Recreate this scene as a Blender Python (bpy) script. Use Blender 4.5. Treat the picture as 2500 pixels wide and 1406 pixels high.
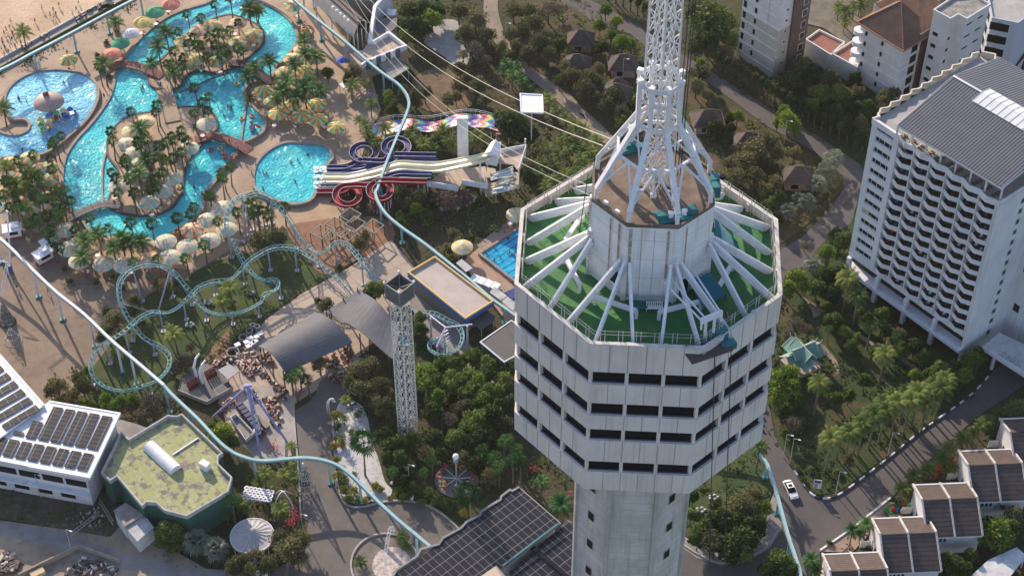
import bpy, math, random
from mathutils import Vector, Matrix
R = math.radians; pi = math.pi
random.seed(7)
S = bpy.context.scene; COL = S.collection
for o in list(bpy.data.objects): bpy.data.objects.remove(o)
# ---------------------------------------------------------------- camera
CH = 280.0; F = 4500.0; TH = R(45); sn, cs = math.sin(TH), math.cos(TH)
cd = bpy.data.cameras.new('camera'); cam = bpy.data.objects.new('camera', cd); COL.objects.link(cam)
cam.location = (0, 0, CH); cam.rotation_euler = (R(45), 0, 0)
cd.sensor_width = 36; cd.lens = 36 * F / 2500; cd.clip_start = 1; cd.clip_end = 6000
S.camera = cam
# ---------------------------------------------------------------- sky and sun
SUN_EL = 25.0; SUN_AZ = -27.0       # azimuth from +Y, negative towards -X
wd = bpy.data.worlds.new('World'); S.world = wd; wd.use_nodes = True
nt = wd.node_tree; bg = nt.nodes['Background']; sk = nt.nodes.new('ShaderNodeTexSky')
sk.sky_type = 'NISHITA'; sk.sun_disc = False; sk.sun_elevation = R(SUN_EL); sk.sun_rotation = R(SUN_AZ)
sk.air_density = 1.2; sk.dust_density = 1.0; sk.ozone_density = 1.5
tn = nt.nodes.new('ShaderNodeMix'); tn.data_type = 'RGBA'; tn.blend_type = 'MULTIPLY'; tn.inputs[0].default_value = 1; tn.inputs[7].default_value = (1.0, .965, 1.05, 1)
nt.links.new(sk.outputs[0], tn.inputs[6]); nt.links.new(tn.outputs[2], bg.inputs[0]); bg.inputs[1].default_value = 0.148
sl = bpy.data.lights.new('sun', 'SUN'); sl.energy = 5.0; sl.angle = R(0.5); sl.color = (1, .83, .64)
sun = bpy.data.objects.new('sun', sl); COL.objects.link(sun)
sd = Vector((math.sin(R(SUN_AZ)) * math.cos(R(SUN_EL)), math.cos(R(SUN_AZ)) * math.cos(R(SUN_EL)), math.sin(R(SUN_EL))))
sun.rotation_euler = sd.to_track_quat('Z', 'Y').to_euler(); sun.location = sd * 600
S.view_settings.view_transform = 'Standard'; S.view_settings.look = 'None'; S.view_settings.gamma = 1
S.view_settings.exposure = 0.6
try:
    S.cycles.max_bounces = 5; S.cycles.diffuse_bounces = 3; S.cycles.glossy_bounces = 2; S.cycles.transparent_max_bounces = 6
    S.cycles.sample_clamp_indirect = 4; S.cycles.caustics_reflective = False; S.cycles.caustics_refractive = False
except Exception: pass
# ---------------------------------------------------------------- photo pixel -> world
def W(p, z=0.0):
    u = (p[0] - 1250) / F; v = (p[1] - 703) / F
    t = (z - CH) / (-sn - v * cs)
    return Vector((u * t, (cs - v * sn) * t, z))
def PX(w):
    z = w[2] - CH; d = w[1] * cs - z * sn
    return (1250 + F * w[0] / d, 703 - F * (w[1] * sn + z * cs) / d)
def zoom(ox, oy, s): return lambda x, y: (ox + x / s, oy + y / s)
A = zoom(0, 0, 2.9297); B = zoom(560, 0, 2.9297); C = zoom(1100, 0, 2.9297); D = zoom(1680, 0, 2.9293)
E_ = zoom(0, 460, 2.9297); F_ = zoom(560, 460, 2.9297); G = zoom(1180, 400, 2.8115); Hh = zoom(1860, 460, 2.9297)
I = zoom(0, 920, 2.8937); J = zoom(560, 920, 2.8937); K = zoom(1140, 860, 2.575); L = zoom(1860, 920, 2.8937)
SL = zoom(760, 290, 4.4643); TP = zoom(740, 0, 5.625); RD = zoom(420, 860, 5.0219); DT = zoom(950, 640, 5.0219)
HT = zoom(2040, 120, 3.7); HB = zoom(2180, 700, 5.406); NE = zoom(2200, 0, 7.03)
# ---------------------------------------------------------------- materials
MATS = {}
def node(nt, t, **k):
    n = nt.nodes.new(t)
    for a, b in k.items():
        if a in n.inputs: n.inputs[a].default_value = b
        else: setattr(n, a, b)
    return n
def mat(name, col, rough=.8, col2=None, scale=.3, detail=6, col3=None, scale3=2.5, amt3=.35, bump=0, bscale=3, metal=0,
        spec=.3, lo=.38, hi=.62, stripe=None, rand=0, coat=0, co='pos', trans=0, alpha=1, streak=0):
    if name in MATS: return MATS[name]
    m = bpy.data.materials.new(name); m.use_nodes = True; nt = m.node_tree; L_ = nt.links
    p = nt.nodes['Principled BSDF']; p.inputs['Roughness'].default_value = rough; p.inputs['Metallic'].default_value = metal
    p.inputs['Specular IOR Level'].default_value = spec
    if coat: p.inputs['Coat Weight'].default_value = coat; p.inputs['Coat Roughness'].default_value = .06
    c4 = lambda c: (c[0], c[1], c[2], 1)
    if co == 'pos': vec = node(nt, 'ShaderNodeNewGeometry').outputs['Position']
    else: vec = node(nt, 'ShaderNodeTexCoord').outputs['Object']
    cur = None
    def ramp(fac, a, b):
        r = node(nt, 'ShaderNodeMapRange'); r.inputs[1].default_value = a; r.inputs[2].default_value = b
        L_.new(fac, r.inputs[0]); return r.outputs[0]
    def mix(fac, a, b, blend='MIX'):
        n = nt.nodes.new('ShaderNodeMix'); n.data_type = 'RGBA'; n.blend_type = blend
        if isinstance(fac, (int, float)): n.inputs[0].default_value = fac
        else: L_.new(fac, n.inputs[0])
        for i, x in ((6, a), (7, b)):
            if isinstance(x, tuple): n.inputs[i].default_value = c4(x)
            else: L_.new(x, n.inputs[i])
        return n.outputs[2]
    cur = tuple(col)
    if col2:
        n = node(nt, 'ShaderNodeTexNoise'); n.inputs['Scale'].default_value = scale; n.inputs['Detail'].default_value = detail
        n.inputs['Roughness'].default_value = .62
        L_.new(vec, n.inputs['Vector']); cur = mix(ramp(n.outputs[0], lo, hi), cur, tuple(col2))
    if col3:
        n = node(nt, 'ShaderNodeTexNoise'); n.inputs['Scale'].default_value = scale3; n.inputs['Detail'].default_value = 5
        v3 = vec
        if streak: q = node(nt, 'ShaderNodeVectorMath', operation='MULTIPLY'); L_.new(vec, q.inputs[0]); q.inputs[1].default_value = (2.2, 2.2, streak); v3 = q.outputs[0]
        L_.new(v3, n.inputs['Vector'])
        r = ramp(n.outputs[0], .5, .72); q = node(nt, 'ShaderNodeMath', operation='MULTIPLY'); L_.new(r, q.inputs[0]); q.inputs[1].default_value = amt3
        cur = mix(q.outputs[0], cur, tuple(col3))
    hsrc = None
    if stripe:                                    # (angle, period, colour, duty[, angle2, period2]) lines in the plane, or axis 'z'
        for (ang, per, c, duty) in (stripe if isinstance(stripe, list) else [stripe]):
            d = node(nt, 'ShaderNodeVectorMath', operation='DOT_PRODUCT'); L_.new(vec, d.inputs[0])
            d.inputs[1].default_value = (0, 0, 1 / per) if ang == 'z' else (math.cos(ang) / per, math.sin(ang) / per, 0)
            fr = node(nt, 'ShaderNodeMath', operation='FRACT'); L_.new(d.outputs['Value'], fr.inputs[0])
            ls = node(nt, 'ShaderNodeMath', operation='LESS_THAN'); L_.new(fr.outputs[0], ls.inputs[0]); ls.inputs[1].default_value = duty
            cur = mix(ls.outputs[0], cur, tuple(c))
    if rand:
        oi = node(nt, 'ShaderNodeObjectInfo'); hv = node(nt, 'ShaderNodeHueSaturation')
        r = node(nt, 'ShaderNodeMapRange'); L_.new(oi.outputs['Random'], r.inputs[0]); r.inputs[3].default_value = 1 - rand; r.inputs[4].default_value = 1 + rand
        L_.new(r.outputs[0], hv.inputs['Value'])
        r2 = node(nt, 'ShaderNodeMapRange'); L_.new(oi.outputs['Random'], r2.inputs[0]); r2.inputs[3].default_value = .5 + rand * .06; r2.inputs[4].default_value = .5 - rand * .08
        L_.new(r2.outputs[0], hv.inputs['Hue'])
        if isinstance(cur, tuple): hv.inputs['Color'].default_value = c4(cur)
        else: L_.new(cur, hv.inputs['Color'])
        cur = hv.outputs[0]
    if isinstance(cur, tuple): p.inputs['Base Color'].default_value = c4(cur)
    else: L_.new(cur, p.inputs['Base Color'])
    if bump:
        n = node(nt, 'ShaderNodeTexNoise'); n.inputs['Scale'].default_value = bscale; n.inputs['Detail'].default_value = 4
        L_.new(vec, n.inputs['Vector']); b = node(nt, 'ShaderNodeBump'); b.inputs['Strength'].default_value = 1; b.inputs['Distance'].default_value = bump
        L_.new(n.outputs[0], b.inputs['Height']); L_.new(b.outputs[0], p.inputs['Normal'])
    if trans:
        t = node(nt, 'ShaderNodeBsdfTranslucent'); mx = node(nt, 'ShaderNodeMixShader'); mx.inputs[0].default_value = trans
        if isinstance(cur, tuple): t.inputs[0].default_value = c4(cur)
        else: L_.new(cur, t.inputs[0])
        L_.new(p.outputs[0], mx.inputs[1]); L_.new(t.outputs[0], mx.inputs[2]); L_.new(mx.outputs[0], nt.nodes['Material Output'].inputs[0])
    if alpha < 1: p.inputs['Alpha'].default_value = alpha
    MATS[name] = m; return m
# ---------------------------------------------------------------- mesh helpers
ORG = {}
def tag(o, label=None, cat=None, group=None, kind=None):
    if label: o['label'] = label
    if cat: o['category'] = cat
    if group: o['group'] = group
    if kind: o['kind'] = kind
    return o
def empty(name, loc, label=None, cat=None, group=None):
    o = bpy.data.objects.new(name, None); COL.objects.link(o); o.location = loc; ORG[o.name] = Vector(loc)
    o.empty_display_size = 1; return tag(o, label, cat, group)
class MB:
    def __init__(s): s.v = []; s.f = []; s.m = []
    def add(s, vs, fs, mi=0):
        n = len(s.v); s.v += [Vector(v) for v in vs]; s.f += [tuple(i + n for i in f) for f in fs]; s.m += [mi] * len(fs); return s
    def box(s, c, d, rz=0, mi=0):
        c = Vector(c); hx, hy, hz = d[0] / 2, d[1] / 2, d[2] / 2; m = Matrix.Rotation(rz, 3, 'Z')
        vs = [c + m @ Vector((x * hx, y * hy, z * hz)) for z in (-1, 1) for x, y in ((-1, -1), (1, -1), (1, 1), (-1, 1))]
        return s.add(vs, [(3, 2, 1, 0), (4, 5, 6, 7), (0, 1, 5, 4), (1, 2, 6, 5), (2, 3, 7, 6), (3, 0, 4, 7)], mi)
    def bar(s, a, b, w, h=None, mi=0, up=(0, 0, 1)):          # rectangular bar from a to b
        a, b = Vector(a), Vector(b); h = h or w; d = b - a
        if d.length < 1e-6: return s
        d.normalize(); u = Vector(up)
        if abs(d.dot(u)) > .97: u = Vector((1, 0, 0)) if abs(d.x) < .9 else Vector((0, 1, 0))
        x = d.cross(u).normalized() * w / 2; y = x.cross(d).normalized() * h / 2
        vs = [q + i * x + j * y for q in (a, b) for i, j in ((-1, -1), (1, -1), (1, 1), (-1, 1))]
        return s.add(vs, [(3, 2, 1, 0), (4, 5, 6, 7), (0, 1, 5, 4), (1, 2, 6, 5), (2, 3, 7, 6), (3, 0, 4, 7)], mi)
    def tube(s, pts, r, n=8, mi=0, closed=False, cap=True):
        pts = [Vector(p) for p in pts]; k = len(pts); base = len(s.v)
        rr = r if isinstance(r, (list, tuple)) else [r] * k
        px = None
        for i, p in enumerate(pts):
            if closed: d = pts[(i + 1) % k] - pts[i - 1]
            else: d = pts[min(i + 1, k - 1)] - pts[max(i - 1, 0)]
            d.normalize()
            if px is None:
                u = Vector((0, 0, 1)) if abs(d.z) < .9 else Vector((1, 0, 0)); x = d.cross(u).normalized()
            else: x = (px - d * px.dot(d)).normalized()
            px = x; y = d.cross(x)
            for j in range(n):
                a = 2 * pi * j / n; s.v.append(p + (x * math.cos(a) + y * math.sin(a)) * rr[i])
        for i in range(k if closed else k - 1):
            i2 = (i + 1) % k
            for j in range(n):
                s.f.append((base + i * n + j, base + i * n + (j + 1) % n, base + i2 * n + (j + 1) % n, base + i2 * n + j)); s.m.append(mi)
        if cap and not closed:
            s.f.append(tuple(base + j for j in reversed(range(n)))); s.f.append(tuple(base + (k - 1) * n + j for j in range(n))); s.m += [mi, mi]
        return s
    def cyl(s, c, r, h, n=12, r2=None, mi=0):
        c = Vector(c); return s.tube([c, c + Vector((0, 0, h))], [r, r if r2 is None else r2], n, mi)
    def prism(s, poly, z0, z1, mi=0, bottom=True, top=True):   # poly of world xy
        n = len(poly); poly = [Vector((p[0], p[1])) for p in poly]
        if sum(poly[i].x * poly[(i + 1) % n].y - poly[(i + 1) % n].x * poly[i].y for i in range(n)) < 0: poly = poly[::-1]
        vs = [(p[0], p[1], z0) for p in poly] + [(p[0], p[1], z1) for p in poly]
        fs = [(i, (i + 1) % n, n + (i + 1) % n, n + i) for i in range(n)]
        if top: fs.append(tuple(range(n, 2 * n)))
        if bottom: fs.append(tuple(reversed(range(n))))
        return s.add(vs, fs, mi)
    def wall(s, poly, z0, z1, t, closed=True, mi=0):           # a wall of thickness t centred on the line
        n = len(poly); P_ = [Vector((p[0], p[1])) for p in poly]; a = []; b = []
        for i in range(n):
            p0 = P_[i - 1] if (closed or i > 0) else None; p1 = P_[i]; p2 = P_[(i + 1) % n] if (closed or i < n - 1) else None
            ds = [(q2 - q1).normalized() for q1, q2 in ((p0, p1), (p1, p2)) if q1 is not None and q2 is not None and (q2 - q1).length > 1e-6]
            if not ds: ds = [Vector((1, 0))]
            nn = sum((Vector((-d.y, d.x)) for d in ds), Vector((0, 0))); nn = nn.normalized() if nn.length > 1e-6 else Vector((0, 1))
            k = 1 / max(.45, nn.dot(Vector((-ds[0].y, ds[0].x))))
            a.append(p1 + nn * t / 2 * k); b.append(p1 - nn * t / 2 * k)
        vs = []
        for i in range(n): vs += [(a[i].x, a[i].y, z0), (b[i].x, b[i].y, z0), (b[i].x, b[i].y, z1), (a[i].x, a[i].y, z1)]
        fs = []
        for i in range(n if closed else n - 1):
            j = (i + 1) % n
            for q in range(4): fs.append((i * 4 + q, i * 4 + (q + 1) % 4, j * 4 + (q + 1) % 4, j * 4 + q))
        if not closed: fs += [(0, 1, 2, 3), (n * 4 - 1, n * 4 - 2, n * 4 - 3, n * 4 - 4)]
        return s.add(vs, fs, mi)
    def lathe(s, c, prof, n=16, mi=0, a0=0):
        c = Vector(c); base = len(s.v)
        for r, z in prof:
            for j in range(n): a = a0 + 2 * pi * j / n; s.v.append(c + Vector((r * math.cos(a), r * math.sin(a), z)))
        for i in range(len(prof) - 1):
            for j in range(n):
                s.f.append((base + i * n + j, base + i * n + (j + 1) % n, base + (i + 1) * n + (j + 1) % n, base + (i + 1) * n + j)); s.m.append(mi)
        return s
    def ball(s, c, r, n=10, sq=1, mi=0):
        pr = [(max(.001, r * math.sin(pi * i / n)), -r * sq * math.cos(pi * i / n)) for i in range(n + 1)]
        return s.lathe(c, pr, n + 2, mi)
    def build(s, name, mats, parent=None, smooth=False, **k):
        o0 = ORG.get(parent.name, Vector()) if parent else Vector(k.pop('org', (0, 0, 0)))
        k.pop('org', None)
        me = bpy.data.meshes.new(name); me.from_pydata([tuple(v - o0) for v in s.v], [], s.f)
        if not isinstance(mats, (list, tuple)): mats = [mats]
        for m in mats: me.materials.append(m)
        if len(mats) > 1:
            for i, p in enumerate(me.polygons): p.material_index = s.m[i]
        if smooth:
            for p in me.polygons: p.use_smooth = True
        o = bpy.data.objects.new(name, me); COL.objects.link(o)
        if parent: o.parent = parent; ORG[o.name] = o0
        else: o.location = o0; ORG[o.name] = o0
        tag(o, k.get('label'), k.get('cat'), k.get('group'), k.get('kind'))
        return o
def dup(root, loc, rz=0, sc=1, label=None, group=None, par=None):
    c = root.copy(); COL.objects.link(c); c.parent = par
    if par is None:
        c.location = loc; c.rotation_euler = (0, 0, rz); c.scale = (sc, sc, sc) if isinstance(sc, (int, float)) else sc
        if label: c['label'] = label
        if group: c['group'] = group
    for ch in KIDS.get(root.name, None) or list(root.children): dup(ch, None, par=c)
    return c
KIDS = {}
def crom(pts, n=6, closed=False):                     # Catmull-Rom through points (any dimension Vectors)
    pts = [Vector(p) for p in pts]; k = len(pts); out = []
    for i in range(k if closed else k - 1):
        g = (lambda j: pts[j % k]) if closed else (lambda j: pts[max(0, min(k - 1, j))])
        p0, p1, p2, p3 = g(i - 1), g(i), g(i + 1), g(i + 2)
        for q in range(n):
            t = q / n
            out.append(.5 * ((2 * p1) + (p2 - p0) * t + (2 * p0 - 5 * p1 + 4 * p2 - p3) * t * t + (3 * p1 - p0 - 3 * p2 + p3) * t ** 3))
    if not closed: out.append(pts[-1])
    return out
LAY = [0]
def sheet(name, pts, m, smooth=0, kind='structure', z=None, **k):
    p = [W(q) for q in pts]
    if smooth: p = crom(p, smooth, True)
    if z is None: LAY[0] += 1; z = .006 * LAY[0]
    cx = sum((q for q in p), Vector()) / len(p); cx.z = 0
    mb = MB(); n = len(p); a = sum(p[i].x * p[(i + 1) % n].y - p[(i + 1) % n].x * p[i].y for i in range(n))
    if a < 0: p = p[::-1]
    mb.add([(q.x, q.y, z) for q in p], [tuple(range(n))])
    return mb.build(name, m, org=tuple(cx), kind=kind, **k)
def inpoly(p, poly):
    x, y = p; c = False; n = len(poly)
    for i in range(n):
        x1, y1 = poly[i][0], poly[i][1]; x2, y2 = poly[i - 1][0], poly[i - 1][1]
        if (y1 > y) != (y2 > y) and x < (x2 - x1) * (y - y1) / (y2 - y1) + x1: c = not c
    return c
# ================================================================ GROUND
white = mat('white_paint', (.72, .73, .75), .5, (.62, .63, .66), .6, col3=(.42, .40, .38), scale3=1.2, amt3=.3)
white_clean = mat('white_gloss', (.78, .78, .8), .35)
steel_w = mat('white_steel', (.74, .75, .78), .38, (.66, .67, .70), .8, col3=(.45, .36, .3), scale3=3, amt3=.25)
mb = MB(); n = 30
mb.add([(-1500, -300, 0), (1500, -300, 0), (1500, 2500, 0), (-1500, 2500, 0)], [(0, 1, 2, 3)])
mb.build('ground', mat('earth_grass', (.032, .042, .015), .95, (.07, .052, .03), .045, 8, (.03, .05, .015), .5, .8, bump=.25, bscale=1.2), kind='structure')
m_sand = mat('beach_sand', (.56, .42, .29), .95, (.44, .32, .21), .08, 8, (.30, .21, .14), .8, .5, bump=.12, bscale=1.5)
sheet('beach', [(-900, -1400), (2000, -1400), (500, -120), (271, 0), (0, 150), (-600, 480), (-1600, 1000)], m_sand)
sheet('promenade_road', [(500, -120), (271, 0), (0, 150), (-600, 480), (-600, 505), (0, 172), (318, 0), (540, -120)],
      mat('pale_road', (.42, .38, .34), .9, (.34, .30, .27), .3, col3=(.2, .18, .16), scale3=1, amt3=.5))
m_deck = mat('pool_deck_paving', (.40, .30, .22), .85, (.31, .23, .165), .12, 8, (.21, .16, .12), .7, .5, bump=.02, bscale=6)
sheet('pool_deck', [(-600, 510), (0, 180), (330, -10), (500, -110), (760, -60), (820, 60), (905, 180), (930, 270), (895, 330), (880, 400), (800, 500),
                    (720, 520), (640, 600), (480, 680), (200, 660), (60, 560), (-300, 640)], m_deck)
m_dirt = mat('bare_dirt_yard', (.25, .19, .14), .95, (.19, .145, .11), .1, 9, (.13, .10, .08), .5, .6, bump=.06, bscale=2)
sheet('dirt_yard', [(-400, 610), (40, 545), (250, 640), (480, 660), (600, 585), (660, 620), (500, 660), (360, 720), (300, 790), (255, 870), (205, 965), (60, 1000), (-400, 900)], m_dirt)
sheet('tan_sand', [(655, 520), (700, 512), (800, 495), (850, 500), (880, 520), (850, 560), (790, 570), (735, 580), (700, 560)], mat('tan_sand', (.42, .30, .20), .95, (.34, .24, .155), .3, 8))
m_lawn = mat('lawn_grass', (.03, .06, .018), .95, (.065, .085, .025), .2, 8, (.10, .08, .045), .5, .7, bump=.1, bscale=3)
sheet('coaster_lawn', [(225, 985), (215, 920), (262, 850), (330, 745), (420, 700), (520, 640), (640, 610), (760, 575), (810, 660), (640, 775), (540, 850), (450, 930), (390, 980)], m_lawn, 3)
m_red = mat('red_earth', (.30, .155, .095), .95, (.20, .12, .08), .25, 8, (.10, .085, .05), .9, .6, bump=.06)
sheet('red_earth', [(700, 560), (760, 540), (930, 530), (960, 590), (850, 645), (790, 670), (740, 620)], m_red, 3)
sheet('red_earth_strip', [(560, 800), (510, 860), (470, 920), (455, 950), (500, 930), (560, 870)], m_red)
m_conc = mat('plaza_concrete', (.43, .345, .27), .88, (.35, .285, .23), .15, 8, (.24, .20, .17), .6, .5,
             stripe=[(R(37), 4.6, (.30, .22, .17), .035), (R(127), 4.6, (.30, .22, .17), .035)])
sheet('coaster_plaza', [(956, 586), (1014, 655), (997, 682), (1010, 740), (960, 760), (900, 800), (900, 900), (800, 935), (720, 985), (715, 1110), (660, 1130), (560, 1060),
                        (530, 960), (560, 900), (600, 840), (650, 780), (740, 715), (850, 655)], m_conc)
m_path = mat('grey_path', (.27, .25, .235), .88, (.21, .195, .185), .2, 8, (.14, .13, .125), .6, .5)
sheet('service_path', [(1010, 680), (1060, 740), (1180, 880), (1240, 1000), (1200, 1010), (1110, 900), (1040, 820), (1000, 760)], m_path)
sheet('ride_slab', [(560, 1010), (600, 960), (640, 940), (690, 950), (716, 1006), (722, 1095), (700, 1095), (660, 1125), (625, 1125), (590, 1080)],
      mat('pale_slab', (.36, .32, .29), .85, (.28, .25, .23), .3, 8, (.18, .165, .155), 1, .5))
m_asph = mat('park_asphalt', (.14, .125, .112), .9, (.11, .098, .09), .15, 8, (.17, .155, .14), .7, .4)
sheet('park_avenue', [J(640, 30), J(700, -20), J(800, 20), J(870, 110), J(800, 170), J(720, 260), J(735, 400), J(745, 600), J(765, 760), J(790, 860), J(840, 910), J(930, 922),
                      J(1100, 885), J(1250, 880), J(1400, 910), J(1520, 980), J(1640, 1090), (1140, 1420), (1140, 1700), (500, 1700), (560, 1420), (660, 1400), (745, 1340), (752, 1270),
                      J(520, 1000), J(500, 800), J(490, 640), J(470, 480), J(455, 350), J(460, 240), J(560, 180), J(610, 120)], m_asph)
m_gravel = mat('white_gravel', (.52, .51, .51), .95, (.42, .41, .41), .4, 8, (.17, .16, .15), 1.2, .6, bump=.06, bscale=4)
sheet('gravel_garden', [J(780, 180), J(850, 165), J(930, 200), J(980, 300), J(1000, 420), J(1060, 600), J(1100, 740), J(1150, 800), J(1110, 870), J(1000, 880), J(900, 900), J(800, 850), J(770, 760), J(750, 600), J(740, 420), J(735, 300)], m_gravel, 3)
sheet('round_bed', [J(1100 + 235 * math.cos(t * pi / 12), 1330 + 215 * math.sin(t * pi / 12)) for t in range(24)], mat('bed_gravel', (.20, .17, .15), .95, (.13, .12, .10), .5, 8))
sheet('mosaic_circle', [J(1150 + 140 * math.cos(t * pi / 12), 1330 + 130 * math.sin(t * pi / 12)) for t in range(24)], mat('mosaic', (.50, .47, .45), .8, (.28, .22, .2), 1.2, 8))
# bottom left building site
m_site = mat('building_site_dirt', (.36, .28, .20), .95, (.25, .20, .155), .1, 9, (.12, .10, .085), .6, .6, bump=.1, bscale=1.5)
sheet('building_site', [(-500, 1240), (0, 1270), (140, 1290), (270, 1310), (330, 1240), (420, 1270), (400, 1330), (560, 1420), (660, 1700), (-500, 1700)], m_site)
sheet('rough_ground', [(-500, 1150), (0, 1170), (250, 1200), (330, 1260), (260, 1310), (140, 1290), (0, 1265), (-500, 1250)], mat('weedy_ground', (.10, .08, .055), .95, (.055, .065, .03), .15, 9, (.2, .165, .13), .9, .5, bump=.2))
sheet('site_lane', [(-500, 1255), (0, 1270), (150, 1300), (290, 1345), (470, 1385), (650, 1400), (655, 1425), (470, 1420), (280, 1385), (140, 1335), (0, 1305), (-500, 1290)], m_path)
# right: resort lawns, roads and paths
sheet('resort_lawn', [(1880, 680), (1960, 640), (2060, 500), (2120, 560), (2090, 700), (2200, 800), (2380, 920), (2250, 1050), (2050, 1200), (1990, 1210), (1900, 1080), (1860, 900)],
      mat('resort_lawn', (.026, .045, .013), .95, (.045, .06, .018), .15, 8, (.11, .07, .04), .25, .8, bump=.1))
sheet('bungalow_grounds', [(1240, 40), (1400, -30), (1600, 150), (1760, 240), (1980, 380), (2070, 450), (1960, 560), (1900, 600), (1750, 560), (1500, 380), (1380, 240), (1260, 130)],
      mat('shaded_grass', (.035, .045, .016), .95, (.08, .06, .032), .12, 8, (.16, .085, .06), .25, .7, bump=.15))
m_road = mat('resort_road', (.105, .094, .092), .9, (.085, .077, .076), .12, 8, (.075, .07, .068), .5, .5)  # road tone darkened to carry the shade of tower and hotel
sheet('resort_road', [(1180, -160), (1330, -60), (1440, 0), (1550, 60), (1650, 125), D(170, 520), D(600, 790), D(900, 960), D(1230, 1180), D(1290, 1300), (2098, 480), (2078, 545), Hh(500, 340), Hh(400, 430),
                      Hh(300, 560), Hh(150, 690), (1880, 760), (1860, 900), (1880, 1000), L(90, 420), L(200, 620), L(310, 790), L(380, 850), L(470, 862), L(560, 825), L(700, 725), L(900, 570),
                      L(1120, 390), L(1460, 145), L(1600, 0), (2460, 870), (2700, 700), (2800, 900), L(1852, 60), L(1500, 300), L(1180, 590), L(910, 860), L(600, 1100), L(410, 1230),
                      (2000, 1420), (1990, 1700), (1500, 1700), (1560, 1420), (1640, 1340), (1664, 1326), (1710, 1355), (1761, 1373), (1820, 1362), (1870, 1335), (1898, 1295), (1905, 1262), (1893, 1200), (1872, 1140), (1850, 1080), (1800, 980),
                      (1820, 740), (1870, 680), Hh(140, 440), Hh(300, 340), Hh(480, 160), Hh(590, 0), D(1110, 1265), D(900, 1085), D(560, 905), D(160, 605), (1600, 135), (1540, 85), (1450, 55), (1400, 20), (1320, -20), (1180, -110)], m_road)
m_tan = mat('tan_footpath', (.27, .215, .17), .9, (.20, .165, .13), .2, 8, (.13, .12, .10), .7, .5)
sheet('footpath', [(1195, -60), (1180, 40), (1213, 113), (1250, 155), (1291, 191), (1349, 239), (1407, 290), (1460, 345), (1510, 350), (1428, 270), (1390, 232), (1312, 177), (1260, 130), (1233, 85), (1215, 20), (1220, -60)], m_tan, 3)
sheet('pale_clearing', [(1030, 100), (1050, 60), (1110, 50), (1140, 90), (1145, 150), (1120, 170), (1085, 140)], mat('pale_clearing', (.36, .35, .35), .9, (.25, .24, .23), .3, 8), 3)
sheet('red_brown_clearing', [(1010, 190), (1100, 170), (1160, 240), (1110, 280), (1020, 260)], mat('brown_clearing', (.19, .12, .08), .95, (.10, .085, .045), .3, 8), 3)
sheet('resort_footpath', [Hh(290, 770), Hh(420, 860), Hh(500, 930), Hh(640, 1010), Hh(760, 1080), Hh(1000, 1200), Hh(1180, 1330), Hh(1170, 1350), Hh(980, 1225), Hh(740, 1100), Hh(600, 1020), Hh(430, 900), Hh(370, 930), Hh(350, 860)], m_tan)
sheet('garden_footpath', [Hh(360, 1080), Hh(450, 1130), Hh(540, 1240), Hh(560, 1330), Hh(530, 1330), Hh(500, 1240), Hh(420, 1150), Hh(340, 1100)], m_tan)
sheet('island_pavement', [(1655, 1330), (1700, 1362), (1761, 1382), (1825, 1370), (1878, 1340), (1906, 1295), (1912, 1262), (1890, 1200), (1875, 1240), (1868, 1290), (1835, 1335), (1770, 1352), (1710, 1335), (1665, 1305)], m_path)
sheet('island_lawn', [(1560, 1100), (1750, 1060), (1850, 1090), (1885, 1200), (1872, 1250), (1864, 1290), (1832, 1330), (1770, 1348), (1712, 1332), (1660, 1300), (1560, 1300)], m_lawn)
sheet('front_garden_paving', [L(400, 1235), L(600, 1095), L(770, 960), L(860, 870), L(960, 900), L(1000, 1000), L(760, 1110), L(640, 1240)], mat('pinkish_paving', (.34, .24, .19), .9, (.25, .18, .15), .3, 8))
# kerbs and painted kerb stripes
def kerb(name, pts, h=.14, t=.35, m=None, n=4, **k):
    p = crom([W(q) for q in pts], n); mb = MB(); mb.wall(p, 0, h + .25, t, False)
    return mb.build(name, m or mat('kerb_stone', (.38, .36, .34), .85, (.28, .26, .25), 1), org=tuple(p[0]), kind='structure', **k)
pts = [L(200, 620), L(310, 790), L(380, 850), L(470, 862), L(560, 825), L(700, 725), L(900, 570), L(1120, 390), L(1460, 145), L(1600, 0)]
p = crom([W(q) for q in pts], 22); mk = MB(); mk2 = MB(); acc = 0
for a, b in zip(p, p[1:]):
    k = int(acc / 1.5) % 2; (mk if k else mk2).wall([a, b], 0, .5, .26, False); acc += (b - a).length
mk.build('kerb', white, org=tuple(p[0]), kind='structure'); mk2.build('kerb', mat('black_paint', (.025, .025, .028), .6), org=tuple(p[0]), kind='structure')
kerb('kerb', [J(455, 250), J(465, 400), J(480, 560), J(495, 760), J(505, 1000)])
kerb('kerb', [J(725, 250), J(738, 420), J(748, 600), J(768, 760), J(795, 870), J(850, 915), J(930, 922), J(1100, 885), J(1250, 880), J(1400, 912), J(1520, 985), J(1640, 1095)])
kerb('kerb', [J(1100 + 240 * math.cos(t), 1330 + 220 * math.sin(t)) for t in [1.9 + .3 * i for i in range(15)]])
kerb('kerb', [L(410, 1228), L(600, 1098), L(780, 960), L(910, 855)], m=white)
kerb('kerb', [(1664, 1328), (1710, 1357), (1761, 1375), (1820, 1364), (1870, 1337), (1900, 1295)])
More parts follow.
